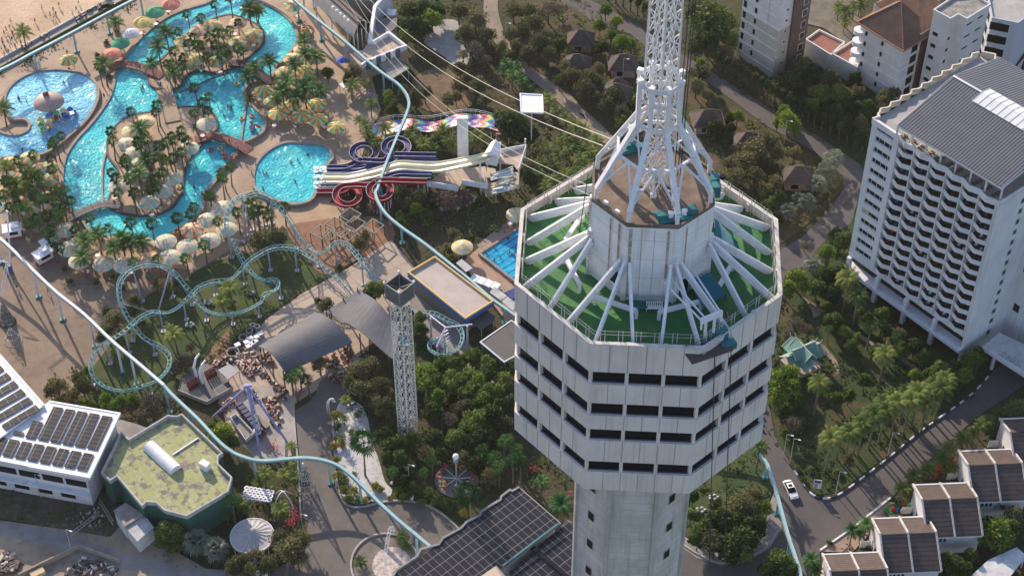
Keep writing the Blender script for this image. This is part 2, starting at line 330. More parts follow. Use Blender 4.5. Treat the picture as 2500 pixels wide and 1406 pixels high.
# ================================================================ POOLS
def water_mat(name, deep, light, sc=.35, ws=1.2):
    m = bpy.data.materials.new(name); m.use_nodes = True; nt = m.node_tree; Lk = nt.links; p = nt.nodes['Principled BSDF']
    geo = node(nt, 'ShaderNodeNewGeometry')
    n1 = node(nt, 'ShaderNodeTexNoise', Scale=.045, Detail=3.0); Lk.new(geo.outputs['Position'], n1.inputs['Vector'])
    r1 = node(nt, 'ShaderNodeMapRange'); Lk.new(n1.outputs[0], r1.inputs[0]); r1.inputs[1].default_value = .35; r1.inputs[2].default_value = .62
    mx = node(nt, 'ShaderNodeMix', data_type='RGBA'); Lk.new(r1.outputs[0], mx.inputs[0]); mx.inputs[6].default_value = (*deep, 1); mx.inputs[7].default_value = (*light, 1)
    v = node(nt, 'ShaderNodeTexVoronoi', feature='SMOOTH_F1', Scale=.9); dn = node(nt, 'ShaderNodeTexNoise', Scale=1.2); Lk.new(geo.outputs['Position'], dn.inputs['Vector'])  # warped cell web: caustic light painted into the water colour
    va = node(nt, 'ShaderNodeVectorMath', operation='ADD'); Lk.new(geo.outputs['Position'], va.inputs[0]); Lk.new(dn.outputs['Color'], va.inputs[1]); Lk.new(va.outputs[0], v.inputs['Vector'])
    r2 = node(nt, 'ShaderNodeMapRange'); Lk.new(v.outputs['Distance'], r2.inputs[0]); r2.inputs[1].default_value = .35; r2.inputs[2].default_value = .85
    mm = node(nt, 'ShaderNodeMath', operation='MULTIPLY'); Lk.new(r2.outputs[0], mm.inputs[0]); mm.inputs[1].default_value = .24
    m2 = node(nt, 'ShaderNodeMix', data_type='RGBA'); Lk.new(mm.outputs[0], m2.inputs[0]); Lk.new(mx.outputs[2], m2.inputs[6]); m2.inputs[7].default_value = (light[0] * 1.6 + .05, min(1, light[1] * 1.3), min(1, light[2] * 1.15), 1)
    Lk.new(m2.outputs[2], p.inputs['Base Color']); p.inputs['Roughness'].default_value = .03; p.inputs['IOR'].default_value = 1.33; p.inputs['Specular IOR Level'].default_value = .5
    w1 = node(nt, 'ShaderNodeTexNoise', Scale=ws, Detail=2.5, Roughness=.5); w2 = node(nt, 'ShaderNodeTexNoise', Scale=.35, Detail=2.0)
    for w in (w1, w2): Lk.new(geo.outputs['Position'], w.inputs['Vector'])
    ad = node(nt, 'ShaderNodeMath', operation='MULTIPLY_ADD'); Lk.new(w2.outputs[0], ad.inputs[0]); ad.inputs[1].default_value = 1.5; Lk.new(w1.outputs[0], ad.inputs[2])
    b = node(nt, 'ShaderNodeBump'); b.inputs['Strength'].default_value = 1; b.inputs['Distance'].default_value = sc; Lk.new(ad.outputs[0], b.inputs['Height']); Lk.new(b.outputs[0], p.inputs['Normal'])
    return m
wat_main = water_mat('pool_water', (.015, .32, .42), (.07, .60, .62), .34, 1.7)
wat_round = water_mat('shallow_pool_water', (.05, .26, .46), (.20, .54, .68), .42, 1.5)
wat_lap = water_mat('lap_pool_water', (.006, .22, .42), (.02, .40, .60), .25)
m_cope = mat('pool_coping', (.30, .25, .21), .8, (.22, .18, .155), .8, 6)
m_dark_wall = mat('island_wall', (.12, .10, .09), .85, (.08, .065, .06), 1)
W1 = [A(*q) for q in [(35, 740), (60, 660), (130, 590), (230, 540), (350, 517), (480, 518), (600, 545), (670, 590), (702, 650), (700, 730), (660, 820), (600, 900), (520, 970), (440, 1040), (330, 1110), (250, 1125),
      (100, 1140), (-100, 1160), (-260, 1130), (-260, 1000), (-100, 965), (0, 962), (50, 978), (120, 983), (190, 958), (216, 912), (185, 872), (90, 868), (50, 820)]]
W2 = [(590, -80), (640, -40)] + [B(*q) for q in [(60, -10), (160, 12), (250, 42), (340, 90), (420, 150), (470, 215), (488, 290), (470, 350), (430, 400), (400, 450), (340, 480), (325, 530), (300, 570), (230, 590), (150, 610), (115, 650),
      (110, 690), (130, 740), (180, 790), (230, 840), (262, 900), (240, 960), (180, 1000), (120, 1030), (90, 1040), (70, 1080), (40, 1140), (0, 1190)]] + \
     [A(*q) for q in [(1650, 1180), (1580, 1230), (1550, 1300), (1500, 1360), (1460, 1400)]] + [E_(*q) for q in [(1450, 60), (1460, 130), (1420, 210), (1330, 280), (1250, 335), (1150, 372), (1100, 402), (1000, 385), (900, 370), (740, 362),
      (650, 325), (595, 245), (560, 200), (500, 170), (468, 60)]] + [A(*q) for q in [(455, 1380), (450, 1250), (470, 1150), (505, 1080), (565, 1000), (640, 920), (720, 820), (785, 720), (815, 630), (828, 560), (855, 500), (890, 440),
      (940, 370), (1010, 290), (1100, 210), (1200, 140), (1300, 95), (1400, 65), (1500, 30), (1590, -60)]]
W3 = [B(*q) for q in [(172, 1300), (190, 1200), (250, 1120), (340, 1060), (430, 1035), (560, 1045), (660, 1055), (720, 1090), (737, 1150), (705, 1190), (690, 1240), (655, 1320), (640, 1380)]] + [F_(*q) for q in [(625, 30), (600, 85), (540, 120), (450, 130), (350, 105), (260, 70), (190, 20)]]
WT = {}
def pool(nm, pts, m, wz=.30, cz=.62, t=.7, sm=4, name='pool_water'):
    p = crom([W(q) for q in pts], sm, True) if sm else [W(q) for q in pts]
    n = len(p)
    if sum(p[i].x * p[(i + 1) % n].y - p[(i + 1) % n].x * p[i].y for i in range(n)) < 0: p = p[::-1]
    MB().add([(q.x, q.y, .3 + wz) for q in p], [tuple(range(n))]).build(name, m, org=(p[0].x, p[0].y, 0), kind='structure')
    MB().wall(p, 0, .3 + cz, t, True).build('pool_coping', m_cope, org=(p[0].x, p[0].y, 0), kind='structure'); WT[nm] = p
pool('round', W1, wat_round); pool('river', W2, wat_main); pool('slide', W3, wat_main)
pool('lap', [(1171, 625.5), (1285, 550), (1372, 618), (1262, 697)], wat_lap, sm=0, t=.5)
ISL = {}
def island(nm, pts, sm=4):
    p = crom([W(q) for q in pts], sm, True); ISL[nm] = p
    MB().prism(p, .3, 1.05, bottom=False, mi=0).build('island_deck', m_deck, org=(p[0].x, p[0].y, 0), kind='structure')
    MB().wall(p, .2, 1.15, .45, True).build('island_edge_wall', m_dark_wall, org=(p[0].x, p[0].y, 0), kind='structure')
I1 = [A(*q) for q in [(1110, 500), (1180, 430), (1240, 370), (1300, 310), (1400, 220), (1500, 170), (1640, 130), (1730, 150)]] + [B(*q) for q in [(90, 150), (150, 175), (205, 205), (243, 250), (252, 300), (225, 360), (165, 410), (130, 440), (90, 470)]] + \
     [A(*q) for q in [(1710, 490), (1600, 530), (1520, 540), (1430, 525), (1360, 540), (1315, 590), (1285, 640), (1220, 665), (1150, 662), (1090, 640), (1062, 600), (1066, 555)]]
I2 = [A(*q) for q in [(1250, 800), (1350, 788), (1450, 795), (1520, 830), (1556, 880), (1550, 950), (1505, 990), (1480, 1020), (1420, 1085), (1370, 1140), (1340, 1210), (1312, 1300), (1312, 1400)]] + \
     [E_(*q) for q in [(1300, 60), (1250, 140), (1160, 195), (1020, 215), (900, 205), (815, 172), (778, 132), (790, 80)]] + [A(*q) for q in [(800, 1400), (830, 1310), (850, 1240), (790, 1160), (772, 1100), (775, 1030), (805, 960), (870, 890), (950, 850), (1050, 830), (1160, 820)]]
for k in range(1, 7):
    a, b = W((1171, 625.5)).lerp(W((1262, 697)), k / 7), W((1285, 550)).lerp(W((1372, 618)), k / 7); MB().bar(a + Vector((0, 0, .6)), b + Vector((0, 0, .6)), .22, .04).build('lane_line', mat('lane_blue', (.01, .05, .2), .5), org=tuple(a), kind='structure')
island('north', I1); island('middle', I2)
# kiddie pools: pale basins set apart by thin walls
p = [W(A(*q)) for q in [(765, 1110), (745, 1180), (735, 1260), (737, 1400)]] + [W(E_(745, 110))]
MB().wall(crom(p, 5), .2, .95, .4, False).build('pool_divider_wall', m_cope, org=tuple(p[0]), kind='structure')
p = [W(B(*q)) for q in [(115, 680), (122, 760), (110, 860), (95, 960), (85, 1040)]]
MB().wall(crom(p, 5), .2, .95, .4, False).build('pool_divider_wall', m_cope, org=tuple(p[0]), kind='structure')
# ================================================================ OBSERVATION TOWER
TX, TY = 14.3, 139.3
def zf(X, Y, y):
    v = (y - 703) / F; return CH + (-v * Y * cs - Y * sn) / (cs - v * sn)
def oc(Rr, a, z=0): return Vector((TX + Rr * math.cos(R(a)), TY + Rr * math.sin(R(a)), z))
OA = [-160.9 + 45 * k for k in range(8)]
octo = lambda Rr: [oc(Rr, a) for a in OA]
m_pod = mat('ribbed_concrete_panel', (.70, .645, .61), .8, (.62, .57, .54), .25, 8, col3=(.38, .33, .29), scale3=.9, amt3=.4, streak=.14)
m_shaft = mat('board_marked_concrete', (.58, .56, .54), .85, (.46, .44, .42), .35, 8, col3=(.28, .25, .22), scale3=.8, amt3=.5, streak=.2, stripe=[('z', 1.35, (.36, .34, .32), .05)], bump=.03)
m_drum = mat('stained_white_render', (.80, .80, .82), .7, (.68, .68, .70), .3, 8, col3=(.42, .33, .27), scale3=.8, amt3=.6, streak=.1, stripe=[('z', 2.6, (.52, .51, .50), .03)])
m_glass = mat('dark_glass', (.006, .007, .009), .3, spec=.25)
m_seam = mat('panel_joint', (.25, .235, .225), .9)
tower = empty('observation_tower', (TX, TY, 0), 'tall octagonal concrete observation tower with white steel mast and green roof terrace', 'tower')
mb = MB(); mb.prism(octo(7.0), 0, 123.2); mb.build('shaft', m_shaft, tower)
mb = MB()
for a in OA: mb.box(oc(7.0, a, 61), (.5, .5, 122.4), R(a))
mb.build('shaft_corner_rib', mat('pale_rib', (.46, .45, .43), .85, (.36, .35, .33), .4), tower)
def face(i, Rr):                                        # origin, unit along, unit outward, length of octagon face i
    a, b = oc(Rr, OA[i]), oc(Rr, OA[(i + 1) % 8]); d = (b - a); l = d.length; d.normalize(); return a, d, Vector((d.y, -d.x, 0)), l
for i in (0, 2):
    a, d, n, l = face(i, 7.0)
    for k in range(9):
        z = 112.2 - k * 5.35 - (0 if i == 0 else 1.2)
        mb = MB(); c = a + d * l * (.48 if i == 0 else .5); c.z = z
        rz = math.atan2(d.y, d.x)
        mb.box(c + n * .01, (1.05, .12, 1.5), rz); f = mb.build('window', mat('concrete_reveal', (.30, .29, .28), .9), tower)
        MB().box(c + n * .07, (.85, .06, 1.3), rz).build('pane', m_glass, f)
# pod
Rp = 14.83; ZT = 146.1; ZB = 123.3
bands = [(142.1, 140.25), (137.35, 135.45), (133.25, 131.45), (128.05, 126.3)]
zs = [ZT] + [q for b in bands for q in b] + [ZB]
mw = MB(); ms = MB()
for k in range(0, len(zs), 2):
    z1, z0 = zs[k], zs[k + 1]
    mw.wall([p.xy for p in octo(Rp - (.15 if k == 0 else .3))], z0, z1, .3 if k == 0 else .6)
for i in range(8):
    a, d, n, l = face(i, Rp - .3); rz = math.atan2(d.y, d.x)
    for t in (0.0, 1 / 3, 2 / 3, 1.0):
        w = .38
        c = a + d * l * t
        if t in (0.0, 1.0): continue
        mw.box((c.x - n.x * .05, c.y - n.y * .05, (ZT + ZB) / 2), (w, .5, ZT - ZB - .02), rz)
    for t in (1 / 6, 1 / 3, 1 / 2, 2 / 3, 5 / 6):
        for k in range(0, len(zs), 2):
            z1, z0 = zs[k], zs[k + 1]; c = a + d * l * t + n * .302; ms.box((c.x, c.y, (z0 + z1) / 2), (.06, .02, z1 - z0 - .04), rz)
for a in OA: mw.box(oc(Rp - .42, a, (ZT + ZB) / 2), (.34, .34, ZT - ZB - .03), R(a))
mw.build('pod_wall', m_pod, tower); tag(ms.build('panel_joint', mat('panel_joint', (.57, .53, .50), .9), tower), kind='stuff')
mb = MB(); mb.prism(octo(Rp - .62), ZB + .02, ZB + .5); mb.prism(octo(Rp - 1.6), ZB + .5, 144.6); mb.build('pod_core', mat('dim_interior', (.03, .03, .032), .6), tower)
for i in range(8):
    a, d, n, l = face(i, Rp - .3); rz = math.atan2(d.y, d.x)
    for (z1, z0) in bands:
        for q in range(3):
            c = a + d * l * (q + .5) / 3 - n * .35; w = l / 3 - .38
            if q != 1: c += d * (.03 if q == 0 else -.03); w -= .05
            c.z = (z0 + z1) / 2
            f = MB().box(c + n * .3 + Vector((0, 0, z0 - c.z + .06)), (w, .16, .1), rz).build('window', mat('slate_sill', (.075, .08, .10), .7), tower)
            MB().box(c + n * .12, (w, .06, z1 - z0), rz).build('pane', m_glass, f)
# roof terrace
m_gdeck = mat('green_deck_paint', (.045, .18, .05), .6, (.03, .14, .045), .25, 8, col3=(.10, .22, .06), scale3=.8, amt3=.5)
mb = MB(); mb.prism(octo(Rp - .32), 144.6, 145.0); mb.build('roof_terrace', m_gdeck, tower)
mb = MB(); mb.wall([p.xy for p in octo(Rp - .18)], ZT, ZT + .12, .42); mb.build('parapet_cap', mat('cap_white', (.62, .60, .56), .7, (.45, .42, .38), 1), tower)
mr = MB(); mg = MB()
for i in range(8):
    a, d, n, l = face(i, Rp - .75)
    for k in range(6):
        for e in (-.22, .22):
            c = a + d * (l * (k + .5) / 6 + e); mr.box((c.x, c.y, 146.2), (.07, .07, 2.5))
    for zz in (146.9, 147.35): mr.bar((a.x, a.y, zz), ((a + d * l).x, (a + d * l).y, zz), .03)
mr.build('guard_rail', mat('grey_steel', (.42, .42, .42), .5), tower)
# drum
Rd = 6.65; ZD = 155.7
mb = MB(); mb.prism(octo(Rd), 145.0, ZD - .45)
for a in OA: mb.box(oc(Rd - .02, a, 148.2), (.5, .5, 6.3), R(a + 22.5))
mb.build('drum', m_drum, tower)
m_rust = mat('brown_roof_deck', (.20, .145, .11), .9, (.12, .092, .075), .5, 8, col3=(.27, .22, .17), scale3=1.2, amt3=.5)
mb = MB(); mb.prism(octo(Rd - .1), ZD - .45, ZD - .38); mb.build('drum_roof', m_rust, tower)
MB().wall([p.xy for p in octo(Rd - .1)], ZD - .5, ZD - .1, .22).build('drum_parapet', m_rust, tower)
mb = MB()
for (i, t, w, h, zc) in ((0, .72, 1.0, 1.8, 147.4), (2, .3, 1.2, 2.2, 146.2)):
    a, d, n, l = face(i, Rd); c = a + d * l * t + n * .03; mb.box((c.x, c.y, zc), (w, .08, h), math.atan2(d.y, d.x))
mb.build('door', m_glass, tower)
mb = MB()
for (i, t, w, h, zc) in ((1, .08, .35, 9.5, 150.2), (1, .82, .28, 6.5, 151.6), (1, .55, .05, 8.6, 150.6), (2, .25, .22, 7, 151.2), (0, .55, .2, 8, 150.8), (0, .8, .3, 9, 150.4), (1, .3, .05, 9.6, 150.1)):
    a, d, n, l = face(i, Rd); c = a + d * l * t + n * .012; mb.box((c.x, c.y, zc), (w, .02, h), math.atan2(d.y, d.x))
mb.build('rust_streak', mat('rust_stain', (.30, .22, .16), .9, (.44, .40, .36), 1.2, 8, hi=.55, lo=.45), tower)
# struts: three to each corner of the terrace
for i, a in enumerate(OA):
    vtx = oc(Rp - 1.0, a, 145.0)
    for j in (-1, 0, 1):
        if j == 0: end = vtx
        else:
            o2 = oc(Rp - 1.0, a + 45 * j, 145.0); end = vtx + (o2 - vtx).normalized() * 3.9
        st = oc(Rd + .1, a + j * 4.5, 150.6)
        mb = MB(); mb.bar(st, end + Vector((0, 0, .22)), .34, .07); dd = (end - st).normalized()
        mb.bar(st - Vector((0, 0, .9)), end + Vector((0, 0, .12)) - Vector((0, 0, .02)), .36, .07)
        mb.bar(st - Vector((0, 0, .45)), end + Vector((0, 0, .17)), .24, .9)
        mb.build('strut', steel_w, tower)
        if j == 0:
            m2 = oc(Rd + 3.2, a, 145.0)
    q1 = oc(Rd + 2.2, a - 15, 146.1); q2 = oc(Rd + 2.2, a + 15, 146.1); mb = MB()
    mb.bar(q1, q2, .45, .35); mb.bar(q1, q1 - Vector((0, 0, 1.1)), .35); mb.bar(q2, q2 - Vector((0, 0, 1.1)), .35); mb.build('ring_beam', steel_w, tower)
# mast legs, collar
ZC0, ZC1, Rc = 163.9, 169.2, 2.14
legs = []
for a in OA:
    p0 = oc(Rd - .45, a, ZD - .4); p1 = oc(Rd - .5, a, ZD + 1.1); p2 = oc(Rc, a, ZC0 + .3); p3 = oc(Rc, a, ZC1)
    mb = MB(); mb.bar(p0, p1, .42); mb.bar(p1, p2, .52, .46); mb.bar(p2, p3, .55, .45); mb.box(p3 + Vector((0, 0, .1)), (.6, .5, .5), R(a)); mb.build('mast_leg', steel_w, tower); legs.append((p0, p1, p2))
mb = MB(); Lr = lambda k, t: legs[k][1].lerp(legs[k][2], t)
for k in range(8):
    n_ = (k + 1) % 8
    ring = [Lr(q, .52) for q in (k, n_)]
    mid = (legs[k][0] + legs[n_][0]) / 2
    mb.bar(ring[0], ring[1], .26)
    rm = (ring[0] + ring[1]) / 2
    mb.bar(rm, Lr(k, .04), .2); mb.bar(rm, Lr(n_, .04), .2)
    for q, w in ((k, .5), (n_, .5)):
        a1 = Lr(q, .27); b1 = rm.lerp(Lr(q, .04), .5); mb.bar(a1, b1, .15)
    mb.bar(ring[0], Lr(n_, .98), .14) if k % 2 else mb.bar(ring[1], Lr(k, .98), .14)
    top = [Lr(q, .8) for q in (k, n_)]; mb.bar(top[0], top[1], .16)
mb.build('brace', steel_w, tower)
mb = MB()
for z, h in ((ZC0 + .2, .6), (ZC1 - .25, .5), ((ZC0 + ZC1) / 2 + .6, .3)):
    for i in range(8):
        a, b = oc(Rc, OA[i], z), oc(Rc, OA[(i + 1) % 8], z); mb.bar(a, b, .12, h)
for i in range(0, 8):
    a, b = oc(Rc + .02, OA[i], ZC0 + .4), oc(Rc + .02, OA[(i + 1) % 8], ZC1 - .4)
    if i in (4, 5, 6): mb.bar(a, b, .1)
mb.build('collar', steel_w, tower)
# square lattice mast turned corner-on to the viewer
def lattice(mb, r0, r1, z0, z1, nb, a0, w=.11, cw=.2, cx=TX, cy=TY, star=True):
    pt = lambda t, k: Vector((cx + (r0 + (r1 - r0) * t) * math.cos(R(a0 + 90 * k)), cy + (r0 + (r1 - r0) * t) * math.sin(R(a0 + 90 * k)), z0 + (z1 - z0) * t))
    for k in range(4): mb.tube([pt(0, k), pt(1, k)], cw / 2, 6)
    for i in range(nb):
        t0, t1 = i / nb, (i + 1) / nb; tm = (t0 + t1) / 2
        for k in range(4):
            A0, A1, B0, B1 = pt(t0, k), pt(t1, k), pt(t0, k + 1), pt(t1, k + 1); M0 = (A0 + B0) / 2; M1 = (A1 + B1) / 2; Am, Bm = pt(tm, k), pt(tm, k + 1); Mm = (Am + Bm) / 2
            if star:
                mb.tube([Am, Bm], w / 2, 4, cap=False); mb.tube([A0, Mm], w / 2, 4, cap=False); mb.tube([B0, Mm], w / 2, 4, cap=False); mb.tube([A1, Mm], w / 2, 4, cap=False); mb.tube([B1, Mm], w / 2, 4, cap=False)
                q = .3
                mb.tube([Am.lerp(Bm, q), A0.lerp(B0, .5)], w / 2, 4, cap=False); mb.tube([Bm.lerp(Am, q), A0.lerp(B0, .5)], w / 2, 4, cap=False)
                mb.tube([Am.lerp(Bm, q), A1.lerp(B1, .5)], w / 2, 4, cap=False); mb.tube([Bm.lerp(Am, q), A1.lerp(B1, .5)], w / 2, 4, cap=False)
            else:
                mb.tube([A0, B1], w / 2, 4, cap=False); mb.tube([B0, A1], w / 2, 4, cap=False); mb.tube([A1, B1], w / 2, 4, cap=False)
mb = MB(); lattice(mb, 1.6, 1.45, ZC1 - 3.2, 186, 7, -93, .115, .24); lattice(mb, 1.35, .8, ZD - .3, ZC0, 5, -93, .08, .14, star=False); lattice(mb, .8, .8, ZC0, ZC1 - 3, 3, -93, .08, .14, star=False)
lattice(mb, 1.5, 1.1, ZD - .3, ZD + 2.4, 1, -93, .08, .16)
mb.build('lattice_mast', steel_w, tower)
mb = MB()
for dx in (2.0, 2.35, 2.6): mb.tube([(TX + dx, TY - .3, 157), (TX + dx + .1, TY - .3, 186)], .05, 4)
mb.tube([oc(Rd, 170, 156), oc(7.6, 168, 145)], .05, 4)
for k in range(30): p = oc(Rd + .35, -158, 145.3 + k * .36); mb.box(p, (.45, .05, .04), R(30))
mb.build('cable', mat('black_cable', (.05, .05, .05), .7), tower)
m_teal = mat('teal_machine_paint', (.03, .22, .24), .5, (.02, .12, .13), 2, 4)
# things on the drum roof and the terrace
def P2(x, y, z): return W((1400 + x / 4.6875, 270 + y / 4.6875), z)
c = P2(1170, 1215, ZD)
wn = empty('winch', c, 'teal cable winch with white drums at the front of the drum roof below the mast', 'winch')
MB().box(c + Vector((0, -.1, -.1)), (3.6, .9, .25), R(14)).build('base_frame', m_teal, wn)
MB().box(c + Vector((-1.5, .05, .25)), (1.2, .8, .35), R(10)).build('guard', m_teal, wn); MB().box(c + Vector((1.5, .75, .3)), (1.3, .9, .35), R(14)).build('guard', m_teal, wn)
for dx in (-.5, .9): MB().cyl(c + Vector((dx, .2 + dx * .25, 0)), .3, .5).build('cable_drum', white_clean, wn)
c = P2(1610, 780, ZD)
w2 = empty('winch', c, 'teal winch boxes on the right edge of the drum roof', 'winch')
MB().box(c + Vector((.1, 0, -.4)), (.9, 1.0, 1.4)).build('housing', m_teal, w2); MB().box(c + Vector((.1, -1.2, -.4)), (.9, 1.0, 1.4)).build('housing', m_teal, w2)
MB().cyl(c + Vector((.85, 0, .1)), .3, .3).build('reel', m_glass, w2)
c = P2(680, 440, ZD); w3 = MB().box(c, (2.6, .7, .5), R(22)).box(c + Vector((-.3, .1, .4)), (1.0, .5, .4), R(22)).build('machine_cover', m_teal, org=tuple(c), label='teal machine cover behind the left mast legs on the drum roof', cat='machine')
c = P2(910, 960, ZD); h = empty('camera_mount', c, 'white surveillance unit hanging on a short post at the foot of the lattice mast', 'camera')
MB().cyl(c + Vector((0, 0, -.1)), .12, 1.3).build('post', steel_w, h); MB().box(c + Vector((-.12, -.2, .1)), (.28, .4, .6)).box(c + Vector((.2, -.2, .1)), (.26, .4, .5)).build('housing', white_clean, h)
for x, y, s in ((370, 1075, 'left'), (503, 1178, 'right')):
    c = P2(x, y, ZD - .3); b = MB(); b.box(c + Vector((0, 0, .25)), (.5, .28, .35), R(-40)).box(c, (.1, .1, .4))
    b.build('floodlight', white_clean, org=tuple(c), label='small white floodlight on the front left rim of the drum roof, %s one of two' % s, cat='floodlight', group='floodlights on the drum rim')
# gantry on the right front edge
c = W((1728, 845), 145); g = empty('maintenance_gantry', c, 'white window cleaning gantry with dark cradle at the front right edge of the green terrace', 'gantry')
mb = MB(); q = [W(p, z) for p, z in (((1719, 838), 145), ((1738, 836), 145), ((1724, 779), 148.6), ((1746, 770), 148.6))]
mb.bar(q[0], q[2], .28); mb.bar(q[1], q[3], .28); e = (q[3] - q[2]).normalized(); mb.bar(q[2] - e * .6, q[3] + e * .8, .3, .7)
t1 = q[2] + Vector((-3.2, 5.0, .6)); mb.bar(q[2], t1, .14); mb.bar(q[3] + e * .7, t1 + Vector((2.4, 1.0, 0)), .14); mb.bar(q[2] - e * .5, t1 + Vector((-.8, -.4, 0)), .14); mb.bar(q[2] - e * .5, q[2] - e * .5 - Vector((0, 0, 1.2)), .2); mb.bar(q[3] + e * .8, q[3] + e * .8 - Vector((0, 0, 1.2)), .2)
mb.build('frame', steel_w, g)
m_iron = mat('dark_iron', (.07, .065, .065), .7, (.12, .09, .08), 1.5)
cr = W((1730, 858), 145.3); mb = MB(); rz = R(24)
mb.box(cr, (4.6, 1.7, .16), rz)
for s in (-1, 1):
    for k in range(6): mb.box(cr + Matrix.Rotation(rz, 3, 'Z') @ Vector((-2.2 + k * .88, s * .8, .55)), (.05, .05, 1.1), rz)
    for zz in (.5, 1.05): mb.box(cr + Matrix.Rotation(rz, 3, 'Z') @ Vector((0, s * .8, zz)), (4.5, .05, .05), rz)
mb.build('cradle', m_iron, g)
mb = MB(); mb.box(W((1755, 812), 146), (1.7, .7, .9), rz).box(W((1778, 842), 145.2), (1.5, .9, .8), rz).box(W((1768, 825), 145.4), (.6, .6, 1.6), rz); mb.build('motor_box', m_teal, g)
mb = MB(); mb.tube([W((1745, 860), 145), oc(Rp + .5, -55, 100), oc(8.5, -40, 40)], .05, 4); mb.tube([W((1785, 850), 145), oc(Rp + .6, -46, 100), oc(9, -36, 40)], .05, 4); mb.build('hanging_cable', mat('black_cable', (.05, .05, .05), .7), g)
# blue shade panels between the right struts
for pl, lb in (([(1685, 690), (1733, 664), (1772, 716), (1716, 752)], 'teal blue shade panel hung low between the right front struts of the tower'),
               ([(1744, 530), (1800, 590), (1815, 640), (1750, 600)], 'teal blue shade panel rising between the right rear struts of the tower')):
    p = [W(q, 146.6 if i in (0, 1) else 146.2) for i, q in enumerate(pl)]; mb = MB()
    mb.add(p + [v - Vector((0, 0, .08)) for v in p], [(0, 1, 2, 3), (7, 6, 5, 4), (0, 4, 5, 1), (1, 5, 6, 2), (2, 6, 7, 3), (3, 7, 4, 0)])
    for v in p: mb.bar(v, (v.x, v.y, 145), .08)
    mb.build('shade_panel', mat('teal_sheet', (.015, .12, .17), .45, (.02, .15, .2), .8), org=tuple(p[0]), label=lb, cat='shade panel', group='blue shade panels on the tower terrace')
def bench(c, m, label):
    b = empty('bench', c, label, 'bench', 'benches on the tower terrace')
    MB().box(c + Vector((0, 0, .45)), (1.75, .45, .06)).build('seat', m, b)
    mb = MB()
    for k in range(8): mb.box(c + Vector((-.77 + k * .22, .24, .75)), (.12, .05, .55))
    mb.box(c + Vector((0, .26, 1.0)), (1.75, .05, .08)); mb.build('backrest', m, b)
    for s in (-.8, .8): MB().box(c + Vector((s, 0, .22)), (.07, .42, .44)).build('leg', m, b)
bench(W((1559, 757), 145), m_teal, 'teal bench against the tower drum, left one of the pair')
bench(W((1597, 758), 145), white_clean, 'white bench against the tower drum, right one of the pair')
# ================================================================ HOTEL
HZ = 45.0
HL = W((2133, 287), HZ); HR = W((2443, 492), HZ); HL.z = HR.z = 0
hu = (HR - HL); HLEN = hu.length; hu.normalize(); hn = Vector((hu.y, -hu.x, 0)); hw = -hn
m_hw = mat('hotel_white', (.64, .65, .68), .7, (.57, .58, .61), .2, 6, col3=(.40, .39, .38), scale3=.7, amt3=.35, streak=.12)
hotel = empty('hotel', HL, 'big white hotel slab with honeycomb balconies and grey ribbed pavilion roof', 'hotel')
def hp(u, o, z=0): v = HL + hu * u + hn * o; return Vector((v.x, v.y, z))
hrz = math.atan2(hu.y, hu.x); DEP = 33.0; ZPOD = 8.0; NF = 13; FH = (HZ - 1.0 - ZPOD) / NF
u0 = HLEN * .215; u1 = HLEN * .978; cw = (u1 - u0) / 6
mb = MB()
P4 = lambda *a: [hp(*q).xy for q in a]
mb.prism(P4((0, -.4), (u0, -.4), (u0, -DEP), (0, -DEP)), ZPOD, HZ - 1.2)          # window column block
mb.prism(P4((u0, -2.0), (u1, -2.0), (u1, -DEP), (u0, -DEP)), ZPOD, HZ - 1.2)
mb.prism(P4((u1, 0), (HLEN, 0), (HLEN, -DEP), (u1, -DEP)), 0, HZ - 1.2)
mb.build('main_block', m_hw, hotel)
mb = MB(); mb.prism(P4((.6, -1.4), (HLEN - .05, -1.4), (HLEN - .05, -DEP), (.6, -DEP)), 0, ZPOD); mb.build('podium_glazing', m_glass, hotel)
mb = MB(); mb.prism(P4((-.1, .1), (HLEN - .1, .1), (HLEN - .1, -2.2), (-.1, -2.2)), ZPOD - .8, ZPOD + .02)
mb.prism(P4((-.5, 1.3), (HLEN - .1, 1.3), (HLEN - .1, -1.5), (-.5, -1.5)), 3.6, 4.3); mb.build('podium_beam', m_hw, hotel)
for t in (.02, .27, .52, .76):
    c = hp(HLEN * t, .45, 0); MB().box((c.x, c.y, ZPOD / 2 - .4), (.9, .9, ZPOD - .8), hrz).build('column', m_hw, hotel)
# window column on the left
mb = MB()
for k in range(NF + 1):
    z0 = ZPOD + k * FH
    h = 1.35 if k < NF else .9
    mb.box(hp(u0 / 2, -.2, z0 + h / 2 - .1), (u0 - .02, .42, h), hrz)
for t in (.09, .91): mb.box(hp(u0 * t, -.19, (ZPOD + HZ) / 2 - .5), (u0 * .2, .44, HZ - ZPOD - 1), hrz)
mb.build('window_bay_wall', m_hw, hotel)
for k in range(NF):
    z0 = ZPOD + k * FH + 1.25; c = hp(u0 / 2, -.36, z0 + .7)
    f = MB().box(c + Vector((0, 0, -.62)), (u0 * .64, .5, .12), hrz).build('window', m_hw, hotel)
    MB().box(c, (u0 * .66, .06, 1.3), hrz).build('pane', m_glass, f)
    b = MB()
    for q in (-.2, 0, .2): b.box(c + hu * u0 * q + hn * .05, (.08, .05, 1.3), hrz)
    if k == 4: b.box(c + hu * (-u0 * .2) + hn * .06, (u0 * .22, .03, 1.0), hrz)
    b.build('window_frame', mat('curtain_cream', (.45, .42, .33), .9) if k == 4 else m_hw, f)
